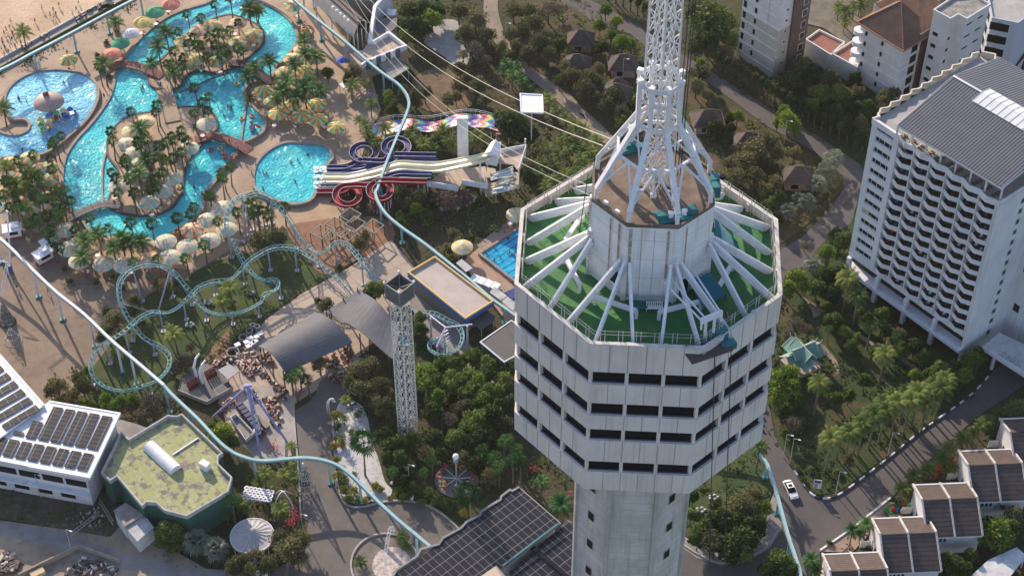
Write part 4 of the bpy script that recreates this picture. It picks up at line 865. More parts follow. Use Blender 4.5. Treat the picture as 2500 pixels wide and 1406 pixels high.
many('mid', L, [(1660, 1090, 150), (1570, 1060, 80), (1750, 1040, 90)]); many('dark', L, [(1670, 870, 75), (1400, 1330, 100), (1330, 1280, 70), (130, 1280, 110), (60, 1350, 90), (200, 1350, 80), (1480, 1250, 70)]); many('olive', L, [(1790, 960, 85), (1830, 850, 60)])
many('dark', K, [(1600, 1050, 120), (1560, 1180, 120), (1720, 1160, 120), (1820, 1080, 90), (1650, 1240, 100), (1500, 1100, 80), (1740, 1250, 80), (1450, 1170, 60)]); many('olive', K, [(1740, 950, 110), (1810, 880, 80), (1680, 1030, 70), (1560, 960, 50)]); many('mid', K, [(1420, 890, 50), (1410, 1010, 50), (1870, 960, 60)])
many('bright', K, [(1960, 200, 90), (2010, 130, 80)]); many('dark', K, [(50, 420, 110), (150, 380, 100), (240, 430, 80), (250, 310, 80)]); many('mid', K, [(60, 190, 90), (160, 240, 100), (120, 120, 80), (230, 170, 80), (60, 320, 80), (280, 90, 60)])
many('fan', K, [(230, 560), (290, 700), (170, 640), (310, 620), (200, 730), (100, 600), (270, 540), (340, 700)]); many('featherd', K, [(590, 960, 95), (470, 820, 60), (120, 680, 60)])
many('fant', J, [(940, 470, 110), (1700, 820, 105)]); many('feather', J, [(370, 950, 75), (250, 700, 70), (380, 690, 60), (460, 720, 60), (440, 500, 50), (830, 165, 50), (810, 300, 40), (790, 440, 40), (90, 900, 60), (200, 750, 50), (120, 930, 50), (450, 610, 40)]); many('cycad', J, [(920, 1305, 55), (1220, 1130, 55), (1260, 1190, 40), (870, 390, 35), (900, 270, 30), (820, 720, 35), (880, 690, 30)])
many('fan', J, [(1150, 650, 70), (1380, 680, 60), (1430, 600, 60)])
many('yellow', J, [(755, 265, 52), (735, 480, 42), (790, 470, 40), (755, 580, 42), (765, 690, 52), (812, 790, 48), (880, 800, 48), (1030, 765, 45), (1130, 850, 26), (1650, 955, 45), (960, 870, 40), (1070, 790, 35)]); many('shrub', J, [(760, 350, 40), (770, 420, 40), (840, 860, 45), (910, 860, 45), (770, 640, 35), (1400, 820, 60), (1470, 870, 60), (1550, 890, 60), (1360, 880, 45), (1240, 840, 50), (1190, 800, 45), (800, 740, 40), (990, 850, 40)])
many('bright', J, [(1400, 40, 100), (1460, 130, 80), (1340, 20, 60)]); many('mid', J, [(1560, 50, 90), (1700, 80, 100), (1800, 140, 100), (1640, 30, 80), (1780, 20, 80)]); many('dark', J, [(1780, 290, 100), (1650, 200, 90), (1600, 420, 100), (1750, 430, 100), (1450, 420, 80), (1160, 470, 100), (1080, 410, 80), (1200, 560, 90), (1290, 430, 70), (1750, 600, 90), (1840, 690, 80), (1130, 560, 70), (1500, 540, 70), (1640, 560, 80), (1440, 230, 80), (1830, 400, 70), (1240, 720, 60), (1300, 770, 50)])
many('olive', J, [(1100, 200, 95), (1050, 170, 70), (920, 60, 100), (860, 40, 70), (1060, 50, 100), (1130, 120, 70)]); many('bare', J, [(1560, 290, 90), (1490, 330, 60)])
many('bright', F_, [(1330, 130, 55)]); many('mid', F_, [(1040, 710, 85), (990, 750, 60), (1100, 690, 55), (1365, 910, 50), (1370, 990, 55), (1280, 880, 45), (1285, 950, 45), (1230, 240, 45), (1220, 190, 40)]); many('olive', F_, [(280, 330, 110), (200, 360, 75), (360, 350, 60), (1240, 30, 80), (1350, 50, 75), (1290, 90, 60), (930, 380, 60), (970, 330, 50), (690, 820, 70), (1600, 310, 50)])
many('pink', F_, [(1560, 70, 100), (1680, 50, 90), (1480, 60, 60), (1040, 120, 70)]); many('shrub', F_, [(1560, 430, 50), (1590, 490, 45), (1300, 180, 35), (780, 560, 40), (900, 420, 35), (630, 800, 35)])
many('olive', F_, [(920, 1290, 105), (1010, 1250, 90), (870, 1370, 80), (640, 1240, 70)]); many('bright', F_, [(1400, 1300, 95), (1520, 1250, 80), (1340, 1370, 70)]); many('mid', F_, [(1620, 1230, 90), (1740, 1190, 85), (1840, 1250, 85), (1480, 1360, 90), (1610, 1340, 90), (1730, 1330, 95)])
many('fan', F_, [(440, 1330), (500, 1300), (470, 1370), (560, 1350)])
many('olive', E_, [(830, 920, 100), (760, 1000, 85), (920, 860, 80), (960, 790, 60), (1180, 690, 75), (1260, 650, 60), (1840, 380, 80), (760, 870, 50), (1000, 940, 50), (720, 1060, 50), (560, 1340, 70), (1120, 660, 50)]); many('pink', E_, [(1310, 1230, 85), (1240, 1300, 60), (1360, 1130, 50)])
many('bright', E_, [(600, 1370, 50), (620, 1290, 40)])
many('olive', I, [(400, 50, 90), (500, 120, 80), (580, 60, 80), (430, 150, 60), (350, 90, 60)]); many('bright', I, [(740, 140, 55), (800, 210, 60), (850, 160, 50), (935, 150, 55), (620, 185, 45), (560, 190, 40), (740, 210, 40)]); many('bare', I, [(1060, 180, 110), (1150, 150, 85), (990, 250, 70), (1100, 260, 60), (940, 210, 60)])
many('mid', I, [(1570, 380, 105), (1500, 350, 60), (1640, 440, 60)]); many('mid', I, [(1200, 1070, 115), (1160, 1140, 80), (1250, 1150, 70)]); many('olive', I, [(1700, 1290, 90), (1800, 1270, 90), (1640, 1340, 80), (1760, 1360, 80)])
many('olive', J, [(420, 1190, 130), (350, 1120, 80), (500, 1130, 90), (60, 1300, 90), (180, 1260, 70), (270, 1310, 90), (480, 1260, 80)])
many('mid', B, [(1150, 720, 60), (1140, 670, 50), (1160, 770, 55)]); many('dark', B, [(700, 510, 52), (890, 500, 75), (850, 560, 50), (1300, 170, 100), (1380, 190, 80), (1260, 240, 70), (1400, 60, 90), (1280, 60, 80)]); many('mid', B, [(1450, 120, 85), (1490, 60, 70)]); many('olive', B, [(1330, 680, 80), (1400, 650, 65), (1650, 600, 75), (1700, 560, 60), (1650, 480, 65), (1780, 600, 85), (1250, 640, 55), (1830, 700, 70), (1560, 700, 60), (1620, 680, 50)]); many('bare', B, [(1410, 860, 60), (1440, 900, 40), (1480, 820, 50), (1350, 740, 45)])
many('olive', C, [(60, 60, 100), (180, 120, 100), (100, 230, 85), (260, 230, 75), (450, 60, 85), (560, 60, 75), (600, 150, 85), (520, 200, 80), (640, 290, 100), (560, 370, 85), (480, 330, 75), (700, 370, 75), (1000, 540, 95), (870, 520, 80), (820, 470, 65), (960, 620, 95), (780, 560, 60), (1060, 480, 60), (1180, 660, 90), (1120, 740, 75), (1230, 800, 75), (1040, 690, 60), (430, 230, 70), (370, 330, 55)])
many('bare', C, [(180, 340, 85), (90, 380, 60), (700, 50, 100), (640, 110, 70), (250, 420, 60), (120, 300, 60), (770, 60, 60)])
many('bright', C, [(1110, 60, 55), (1070, 170, 55), (1190, 140, 55), (1230, 290, 85), (1150, 240, 55), (1290, 300, 50), (1340, 700, 50)]); many('dark', C, [(440, 880, 140), (350, 850, 90), (560, 950, 90), (780, 310, 65), (1080, 330, 60), (560, 1180, 60), (570, 1260, 60), (1230, 860, 60), (430, 390, 60), (900, 390, 50)])
many('dark', D, [(180, 130, 190), (80, 90, 110), (280, 250, 95), (130, 280, 90), (60, 330, 70), (200, 900, 80), (760, 1080, 65), (310, 910, 40), (300, 830, 40), (830, 460, 110), (910, 520, 100), (760, 540, 90), (1010, 550, 100), (1090, 650, 100), (950, 650, 90), (1150, 750, 90), (1050, 790, 80), (1210, 650, 80), (1290, 760, 80), (1240, 870, 75), (650, 570, 60), (600, 620, 50), (1190, 560, 60), (1130, 860, 60), (880, 740, 70), (980, 790, 60)])
many('olive', D, [(90, 510, 90), (60, 600, 80), (150, 670, 60), (1420, 690, 95), (1390, 780, 80), (1480, 650, 60), (480, 1050, 130), (570, 1000, 110), (400, 1130, 110), (630, 1080, 80), (340, 1250, 100), (480, 1240, 100), (290, 1150, 60), (600, 1180, 60), (620, 1290, 70), (560, 1350, 70)]); many('bright', D, [(720, 850, 95), (690, 780, 60), (770, 900, 65), (355, 815, 60), (640, 860, 45), (90, 440, 45)])
many('bare', D, [(250, 1340, 70), (330, 1060, 60)]); many('feather', D, [(1140, 100, 70), (1080, 60, 60), (1190, 60, 60), (1120, 170, 50), (1230, 30, 60)])
# clipped hedge row along the resort road
pts = crom([W(q, 0) for q in (D(170, 470), D(600, 720), D(900, 900), D(1250, 1100), D(1270, 1130))], 20)
acc = 0; last = pts[0]
for a, b in zip(pts, pts[1:]):
    acc += (b - a).length
    if acc > 1.8: acc = 0; q = PX((b.x, b.y, 3.2)); plant('column', q, 1.15)
pts = crom([W(q, 0) for q in (C(1060, -30), C(1200, 30), C(1330, 100), C(1420, 170))], 16); acc = 0
for a, b in zip(pts, pts[1:]):
    acc += (b - a).length
    if acc > 2.3: acc = 0; plant('column', PX((b.x, b.y, 3.2)), 1.15)
for k in PROTO:
    for p in PROTO[k]:
        if p.name not in USED:
            for c in KIDS[p.name]: bpy.data.objects.remove(c)
            bpy.data.objects.remove(p)
# --- ground cover: leafy undergrowth, too dense to count
def cover(name, poly, dens, m, s=.34, hmax=.9, seed=1, avoid=()):
    rnd = random.Random(seed); P_ = [W(q) for q in poly]; xs = [p.x for p in P_]; ys = [p.y for p in P_]; mb = MB()
    av = [[(W(q).x, W(q).y) for q in a] for a in avoid]; pp = [(p.x, p.y) for p in P_]; n = int((max(xs) - min(xs)) * (max(ys) - min(ys)) * dens); c0 = (P_[0].x, P_[0].y, 0)
    cl = [(rnd.uniform(min(xs), max(xs)), rnd.uniform(min(ys), max(ys)), rnd.uniform(.8, 2.6)) for _ in range(max(1, n // 14))]
    for k in range(n):
        cx, cy, cr = cl[rnd.randrange(len(cl))]; x = rnd.gauss(cx, cr * .5); y = rnd.gauss(cy, cr * .5)
        if not inpoly((x, y), pp) or any(inpoly((x, y), a) for a in av): continue
        leafcard(mb, Vector((x, y, .1 + hmax * rnd.random() ** 1.5 * min(1, cr / 2))), s, rnd)
    o = mb.build(name, m, org=c0); tag(o, kind='stuff'); return o
FP = [(1213, 113), (1250, 155), (1291, 191), (1349, 239), (1407, 290), (1460, 345), (1510, 350), (1428, 270), (1390, 232), (1312, 177), (1260, 130), (1233, 85)]
cover('undergrowth', [(960, -60), (1180, -60), (1200, 110), (1440, 330), (1450, 440), (1280, 480), (1260, 380), (1240, 290), (1180, 240), (1020, 170), (960, 60)], 1.6, LM['olive'], seed=2, avoid=[FP, [(1035, 96), (1110, 50), (1140, 100), (1145, 150), (1080, 160)]])
cover('undergrowth', [(1230, 20), (1400, -20), (1560, 110), (1740, 230), (1860, 300), (1980, 380), (2060, 450), (1950, 560), (1880, 560), (1500, 300)], 1.3, LM['mid'], seed=3)
cover('undergrowth', [(1480, -60), (1700, -60), (1860, 120), (1960, 180), (2200, 280), (2120, 400), (2080, 400), (1880, 280), (1640, 110)], 1.6, LM['dark'], seed=4)
cover('undergrowth', [(880, 320), (930, 300), (1260, 260), (1320, 330), (1300, 480), (1230, 560), (1140, 590), (1000, 540), (960, 480), (1240, 440), (1200, 360), (920, 360)], 2.0, LM['mid'], seed=5)
cover('undergrowth', [(1000, 480), (1250, 480), (1260, 560), (1110, 610), (1050, 640), (960, 580)], 1.2, LM['dark'], seed=6)
cover('undergrowth', [(960, 800), (1100, 880), (1260, 880), (1420, 1180), (1250, 1190), (1110, 1230), (960, 1200), (900, 1050), (820, 960), (850, 900)], 2.0, LM['dark'], seed=7, avoid=[[(1010, 680), (1060, 740), (1180, 880), (1240, 1000), (1200, 1010), (1110, 900), (1040, 820), (1000, 760)], [J(780, 180), J(980, 300), J(1150, 800), J(800, 850), J(740, 420)]])
cover('undergrowth', [(100, 900), (240, 960), (340, 990), (440, 1010), (500, 950), (450, 880), (360, 950), (260, 960), (210, 900)], 1.6, LM['olive'], seed=8)
cover('undergrowth', [(1880, 700), (2060, 600), (2090, 690), (2340, 890), (2430, 900), (2040, 1200), (1990, 1190), (1900, 1060), (1870, 850)], 1.7, LM['dark'], seed=9)
cover('undergrowth', [(1560, 1080), (1750, 1060), (1860, 1120), (1880, 1250), (1830, 1320), (1720, 1325), (1600, 1300)], 1.6, LM['dark'], seed=10)
cover('undergrowth', [(560, 1130), (720, 1130), (735, 1240), (740, 1330), (640, 1400), (400, 1380), (400, 1290), (560, 1200)], 1.4, LM['mid'], seed=11)
cover('undergrowth', [(2010, 1380), (2200, 1220), (2500, 1000), (2700, 1000), (2700, 1500), (2000, 1500)], 1.6, LM['dark'], seed=12)
cover('undergrowth', [(1270, 640), (1500, 560), (1880, 560), (1900, 700), (1860, 1050), (1560, 1100), (1420, 1150), (1270, 880)], 1.2, LM['mid'], s=.6, seed=21, hmax=3.2, avoid=[[(1240, 500), (1440, 560), (1400, 720), (1260, 830)]])
cover('weeds', [(0, 1170), (260, 1200), (310, 1260), (240, 1300), (120, 1280), (0, 1265)], .8, LM['olive'], seed=13, hmax=.5)
cover('undergrowth', [(0, 178), (325, 2), (335, 12), (0, 195)], 3, LM['dark'], seed=14, hmax=1.2)
cover('undergrowth', [(205, 960), (255, 880), (330, 760), (370, 720), (350, 800), (270, 900), (235, 985)], 1.6, LM['mid'], seed=15)
cover('undergrowth', [(480, 880), (620, 790), (760, 690), (830, 640), (835, 655), (740, 712), (600, 815), (500, 905)], 2.2, LM['olive'], seed=16, hmax=.6)
# ================================================================ WATER PARK OBJECTS
random.seed(5)
m_metal = mat('grey_steel', (.42, .42, .42), .5)
UC = dict(coral=(.75, .30, .22), teal=(.36, .62, .53), salmon=(.80, .58, .48), cream=(.78, .69, .50), yellow=(.75, .55, .16), orange=(.72, .30, .10), green=(.10, .42, .24), white=(.72, .73, .78), lemon=(.74, .68, .30))
UM = {k: mat('canvas_' + k, v, .8, tuple(q * .85 for q in v), .8, 4, trans=.3) for k, v in UC.items()}
def umbrella_proto(cols, r=2.35, h=2.9, n=16):
    root = bpy.data.objects.new('beach_umbrella', None); COL.objects.link(root); ORG[root.name] = Vector()
    MB().tube([(0, 0, 0), (0, 0, h + .95)], .06, 6).build('pole', white_clean, root)
    mb = MB(); z1 = h + .85
    for i in range(n):
        a0, a1 = 2 * pi * i / n, 2 * pi * (i + 1) / n; am = (a0 + a1) / 2; mi = i % len(cols)
        v = [(0, 0, z1), (r * .5 * math.cos(a0), r * .5 * math.sin(a0), h + .52), (r * .5 * math.cos(a1), r * .5 * math.sin(a1), h + .52), (r * math.cos(a0), r * math.sin(a0), h), (r * .975 * math.cos(am), r * .975 * math.sin(am), h + .02), (r * math.cos(a1), r * math.sin(a1), h)]
        mb.add(v, [(0, 1, 2), (1, 3, 4, 5, 2)], mi)
        mb.add([v[3], v[4], v[5], Vector(v[5]) - Vector((0, 0, .18)), Vector(v[4]) - Vector((0, 0, .2)), Vector(v[3]) - Vector((0, 0, .18))], [(0, 5, 4, 1), (1, 4, 3, 2)], mi)
    mb.build('canopy', [UM[c] for c in cols], root)
    mb = MB()
    for k in range(8): a = pi / 4 * k; mb.tube([(0, 0, h + .3), (r * .85 * math.cos(a), r * .85 * math.sin(a), h + .08)], .025, 3)
    mb.cyl((0, 0, z1), .06, .2, 6); mb.build('rib', white_clean, root)
    KIDS[root.name] = [o for o in bpy.data.objects if o.parent == root]; return root
UP = dict(st=umbrella_proto(['teal', 'cream', 'salmon', 'cream']), yo=umbrella_proto(['yellow', 'orange', 'lemon', 'green']), yc=umbrella_proto(['cream', 'yellow', 'cream', 'green', 'orange']), og=umbrella_proto(['orange', 'green', 'yellow', 'salmon', 'green']),
          g=umbrella_proto(['green']), y=umbrella_proto(['yellow', 'lemon']), w=umbrella_proto(['white']), s=umbrella_proto(['coral']), wy=umbrella_proto(['cream', 'cream', 'yellow', 'cream']), so=umbrella_proto(['cream', 'orange', 'salmon']))
UD = dict(st='teal, cream and salmon striped beach umbrella', yo='yellow, orange and green striped beach umbrella', yc='pale yellow striped beach umbrella', og='orange and green striped beach umbrella', g='plain green beach umbrella', y='plain yellow beach umbrella',
          w='plain white beach umbrella', s='plain salmon beach umbrella', wy='cream beach umbrella with yellow stripes', so='cream beach umbrella with orange stripes')
def put(protos, src, w, rz, sc, desc, cat, group):
    if src.name not in USED: USED.add(src.name); o = src; o.location = w; o.rotation_euler = (0, 0, rz); o.scale = (sc, sc, sc)
    else: o = dup(src, w, rz, sc)
    o['category'] = cat; o['group'] = group; REG.append((o, desc)); return o
FURN = []
def umbs(k, Z, pts, z0=.3, sc=1.0):
    for p in pts:
        w = W(Z(*p), z0 + 3.1 * sc); w.z = z0; put(UP, UP[k], w, random.uniform(0, 6), sc * random.uniform(.96, 1.04), UD[k], 'umbrella', 'umbrellas of the water park'); FURN.append(w)
umbs('s', A, [(1220, 30), (800, 385)]); umbs('g', A, [(1110, 85), (860, 305)]); umbs('y', A, [(1022, 155)]); umbs('w', A, [(933, 230)]); umbs('yo', A, [(487, 425)])
umbs('so', A, [(1420, 215), (1700, 160)], 1.05); umbs('og', A, [(1518, 180), (1815, 235), (1700, 295), (1548, 435), (1405, 420), (1310, 455)], 1.05); umbs('yc', A, [(1315, 290)], 1.05)
umbs('yc', B, [(455, 40), (525, 350), (455, 420), (622, 415), (395, 512), (450, 640), (305, 715)]); umbs('yo', B, [(545, 505), (245, 650), (455, 740), (345, 810), (517, 823), (638, 850), (762, 905), (625, 745)])
umbs('wy', A, [(1035, 870), (940, 935)], 1.05); umbs('st', A, [(905, 1020), (955, 1095), (1015, 1155), (990, 1235), (1230, 1275), (1475, 885), (1165, 1365), (850, 1330), (1350, 1060)], 1.05); umbs('st', E_, [(1070, 95)], 1.05)
umbs('yc', A, [(65, 1170), (210, 1130), (345, 1195)]); umbs('og', A, [(130, 1275), (350, 1275), (190, 1360), (40, 1375)]); umbs('so', A, [(270, 1220)])
umbs('so', E_, [(200, 50), (370, 125)]); umbs('og', E_, [(215, 140), (330, 70), (30, 40)])
umbs('st', E_, [(470, 290), (495, 430), (570, 515), (740, 535), (890, 545), (1185, 375), (1215, 490), (1340, 410), (1500, 370), (1485, 220), (1620, 285), (1595, 140)], sc=1.05)
umbs('so', E_, [(725, 385), (850, 385), (1030, 400), (1065, 510), (1375, 295)], sc=1.05)
umbs('wy', F_, [(1665, 415)]); umbs('wy', SL, [(2235, 1040)])
for k in UP:
    if UP[k].name not in USED:
        for c in KIDS[UP[k].name]: bpy.data.objects.remove(c)
        bpy.data.objects.remove(UP[k])
# sun loungers and tables beneath the umbrellas
def furn_proto(kind):
    root = bpy.data.objects.new(kind, None); COL.objects.link(root); ORG[root.name] = Vector()
    if kind == 'sun_lounger':
        MB().box((0, -.25, .32), (.6, 1.3, .08)).build('seat', mat('lounger_teal', (.03, .25, .28), .6), root)
        mb = MB(); mb.bar((0, .4, .34), (0, 1.0, .8), .6, .07); mb.build('backrest', MATS['lounger_teal'], root)
        for x in (-.25, .25):
            for y in (-.8, .35): MB().box((x, y, .15), (.05, .05, .3)).build('leg', white_clean, root)
    else:
        MB().cyl((0, 0, .7), .55, .05, 12).build('table_top', white_clean, root); MB().cyl((0, 0, 0), .06, .7, 6).build('leg', m_metal, root)
        for k in range(4):
            a = pi / 2 * k + .5; c = Vector((math.cos(a), math.sin(a), 0)) * .95
            MB().box(c + Vector((0, 0, .42)), (.45, .45, .06), a).box(c * 1.2 + Vector((0, 0, .68)), (.06, .42, .5), a).build('stool', mat('stool_red', (.40, .10, .07), .7), root)
    KIDS[root.name] = [o for o in bpy.data.objects if o.parent == root]; return root
lo_, ta_ = furn_proto('sun_lounger'), furn_proto('cafe_table')
for i, w in enumerate(FURN):
    a = random.uniform(0, 6.28)
    put(None, lo_ if i % 2 else ta_, w + Vector((1.3 * math.cos(a), 1.3 * math.sin(a) - .6, 0)), random.uniform(0, 6), 1, 'teal sun lounger beside an umbrella' if i % 2 else 'white cafe table with red stools', 'lounger' if i % 2 else 'table', 'sun loungers of the water park' if i % 2 else 'cafe tables of the water park')
# --- footbridges
m_bridge = mat('red_brown_planks', (.24, .10, .09), .8, (.17, .08, .07), 1.2, stripe=[('z', 99, (0, 0, 0), 0)])
def bridge(pts, z, wd, m, label, rail=None, hump=.6):
    p = [W(q, z) for q in pts]; p = crom(p, 5); n = len(p)
    for i, v in enumerate(p): v.z = z + hump * math.sin(pi * i / (n - 1))
    b = empty('footbridge', (p[0].x, p[0].y, z - .3), label, 'footbridge', 'footbridges over the pools'); mb = MB(); r1 = MB()
    L0 = []; R0 = []
    for i, v in enumerate(p):
        d = (p[min(i + 1, n - 1)] - p[max(i - 1, 0)]); d.z = 0; d.normalize(); s = Vector((-d.y, d.x, 0)) * wd / 2; L0.append(v + s); R0.append(v - s)
    for i in range(n - 1):
        v = [L0[i], R0[i], R0[i + 1], L0[i + 1]]; mb.add(v + [q - Vector((0, 0, .25)) for q in v], [(3, 2, 1, 0)[::-1], (4, 5, 6, 7)[::-1], (0, 4, 5, 1), (2, 6, 7, 3), (1, 5, 6, 2), (3, 7, 4, 0)])
    mb.build('deck', m, b)
    for S_ in (L0, R0):
        r = MB()
        for hh in (.5, 1.0):
            r.tube([q + Vector((0, 0, hh)) for q in S_], .04, 4)
        for q in S_[::2]: r.bar(q, q + Vector((0, 0, 1.0)), .07)
        r.build('railing', rail or m, b)
    for i in (n // 4, n // 2, 3 * n // 4): MB().box((p[i].x, p[i].y, (p[i].z - .3) / 2), (.4, .4, p[i].z - .3)).build('pier', m_cope, b)
    return b
bridge([A(780, 492), A(860, 470), A(1000, 488), A(1160, 545)], 1.3, 2.6, m_bridge, 'red brown humped footbridge north of the main river pool')
bridge([B(0, 450), B(110, 470), B(210, 530), B(305, 595)], 1.3, 2.4, mat('dark_purple_planks', (.075, .045, .065), .8, (.05, .035, .05), 1.2), 'dark purple footbridge from the north island to the eastern bank')
bridge([A(1395, 1000), A(1530, 985), A(1680, 1030), A(1790, 1085)], 1.3, 2.6, m_bridge, 'red brown footbridge between the middle island and the slide pool')
bridge([E_(505, 205), E_(640, 150), E_(750, 118), E_(870, 125)], 1.3, 2.2, mat('grey_planks', (.20, .17, .15), .85, (.14, .12, .11), 1.2), 'grey footbridge to the southern tip of the middle island', white, .3)
bridge([A(1170, 640), A(1195, 720), A(1215, 800), A(1235, 870)], 1.3, 3.6, m_deck, 'wide beige footbridge joining the north and middle islands', hump=.15)
# bead rope
p = crom([W(A(*q), .62) for q in [(1280, 662), (1400, 615), (1520, 560), (1640, 520)]], 6); mb = MB(); mb.tube(p, .05, 4)
for i in range(0, len(p) - 1):
    for t in (0, .33, .66): mb.ball(p[i].lerp(p[i + 1], t), .22, 4)
tag(mb.build('float_rope', mat('float_dark', (.10, .10, .11), .6), org=tuple(p[0])), 'rope of dark floats across the bay under the north island', 'float rope')
# --- mushroom fountain and play structure in the round pool
c = W(A(365, 800), .6); f = empty('mushroom_fountain', (c.x, c.y, .6), 'big pinkish mushroom shaped fountain roof in the round pool', 'fountain')
MB().cyl((c.x, c.y, .5), .6, 3.6, 12).build('stem', m_cope, f)
MB().lathe((c.x, c.y, 3.4), [(3.6, 0), (3.55, .25), (3.0, .95), (2.0, 1.55), (1.0, 1.9), (.1, 2.0)], 28).lathe((c.x, c.y, 3.4), [(3.6, 0), (.6, .3)], 28).build('cap', mat('fountain_cap', (.42, .30, .26), .5, (.34, .25, .22), .6, 6), f, smooth=True)
MB().lathe((c.x - .5, c.y + .5, 5.3), [(.7, 0), (.75, .5), (.4, .8), (.05, .9)], 14).build('finial', mat('brown_finial', (.15, .07, .06), .6), f)
PCOL = [mat('play_' + n, c, .4) for n, c in (('orange', (.60, .30, .14)), ('yellow', (.66, .52, .22)), ('red', (.5, .04, .04)), ('blue', (.03, .12, .45)), ('white', (.7, .7, .7)), ('green', (.05, .35, .12)))]
c = W(A(400, 870), .6); ps = empty('water_play_structure', (c.x, c.y, .6), 'colourful water play structure with blue slide in the round pool', 'play structure')
rnd = random.Random(4)
for k, (dx, dy) in enumerate([(-3, -2), (-1.2, -.6), (.4, .2), (2.0, 1.2), (3.4, 1.6), (-2.4, -4), (-.8, -3)]):
    o = c + Vector((dx, dy, 0)); MB().box(o + Vector((0, 0, 1.2)), (1.5, 1.5, .2), .6).build('platform', PCOL[k % 6], ps)
    MB().lathe(o + Vector((0, 0, 2.4)), [(.85, 0), (.5, .4), (.05, .8)], 10).build('roof', PCOL[(k * 2 + 1) % 6], ps)
    for sx in (-.6, .6):
        for sy in (-.6, .6): MB().box(o + Vector((sx, sy, 1.2)), (.1, .1, 2.4)).build('post', PCOL[4], ps)
a, b = W(A(460, 855), 2.2), W(A(548, 805), .8)
MB().bar(a, b, 1.0, .12).bar(a + Vector((-.2, .5, .2)), b + Vector((-.2, .5, .2)), .1, .4).bar(a + Vector((.2, -.5, .2)), b + Vector((.2, -.5, .2)), .1, .4).build('blue_slide', PCOL[3], ps)
# animal figure slide in the kiddie pool
c = W(B(165, 925), .6); ks = empty('figure_slide', (c.x, c.y, .6), 'grey rounded figure with a short red slide in the small triangular pool', 'play slide')
MB().ball(c + Vector((0, 0, .6)), .8, 8, 1.1).ball(c + Vector((-.1, .7, 1.6)), .5, 8).ball(c + Vector((0, -1.0, .4)), .45, 8).build('figure', mat('figure_grey', (.22, .23, .27), .5), ks, smooth=True)
MB().bar(c + Vector((.5, .4, 1.1)), c + Vector((2.0, .2, .2)), .7, .1).build('slide', PCOL[2], ks)
# --- monorail
m_beam = mat('pale_teal_beam', (.28, .47, .49), .55, (.23, .40, .43), .3, 4, col3=(.55, .60, .6), scale3=1, amt3=.3)
m_beam_w = mat('white_beam', (.52, .57, .59), .5, (.56, .62, .64), .5, 4)
def monorail(pts, z0, z1, posts, label, m, wd=.55, hh=.6):
    n0 = len(pts); p = [W(q, z0 + (z1 - z0) * i / (n0 - 1)) for i, q in enumerate(pts)]; p = crom(p, 6)
    t = empty('monorail_track', (p[0].x, p[0].y, 0), label, 'monorail track', 'monorail track'); L0 = []; n = len(p); mb = MB()
    for i, v in enumerate(p):
        d = (p[min(i + 1, n - 1)] - p[max(i - 1, 0)]); d.z = 0; d.normalize(); s = Vector((-d.y, d.x, 0)) * wd / 2; u = Vector((0, 0, hh / 2)); L0.append([v + s + u, v - s + u, v - s - u, v + s - u])
    for i in range(n - 1):
        a, b = L0[i], L0[i + 1]
        mb.add(a + b, [(0, 1, 5, 4), (1, 2, 6, 5), (2, 3, 7, 6), (3, 0, 4, 7)] + ([(3, 2, 1, 0)] if i == 0 else []) + ([(4, 5, 6, 7)] if i == n - 2 else []))
    mb.build('beam', m, t); mb = MB()
    for s in (0, 1): mb.tube([q[3 if s == 0 else 2] + Vector((0, 0, .12)) for q in L0], .12, 4, cap=False)
    mb.build('conductor_rail', mat('rail_grey', (.16, .20, .22), .5), t)
    for (q, h0) in posts:
        w = W(q, 0); best = min(p, key=lambda v: (v.xy - w.xy).length); w = Vector((best.x, best.y, 0))
        po = MB().tube([(w.x, w.y, 0), (w.x, w.y, best.z - hh / 2)], .26, 10).build('post', m, t); MB().box((w.x, w.y, .18), (1.1, 1.1, .4)).build('base_plate', mat('teal_machine_paint', (.03, .22, .24)), po)
m1 = [(-300, 370), (-100, 515), (0, 583), E_(225, 575), E_(400, 740), E_(600, 900), E_(800, 1090), E_(1000, 1260), E_(1170, 1406), I(1220, 130), I(1400, 300), I(1540, 450), I(1640, 530), I(1740, 572), J(200, 590), J(300, 590), J(480, 573), J(600, 577), J(720, 605), J(820, 660), J(920, 750), J(1040, 870), J(1180, 1000), J(1300, 1100), J(1420, 1200), J(1480, 1250)]
monorail(m1[:9], 8.6, 8.2, [(q, 0) for q in (E_(268, 770), E_(455, 950), E_(655, 1130), E_(850, 1310), E_(1040, 1380), (20, 640))], 'long white monorail beam over the bare dirt yard and the coaster', m_beam_w)
monorail(m1[8:], 8.2, 5.5, [(q, 0) for q in (I(1230, 240), I(1415, 380), I(1610, 550), J(230, 670), J(515, 690), J(715, 745), J(940, 900), J(1335, 1230))], 'teal monorail beam curving over the park avenue towards the solar roof', m_beam)
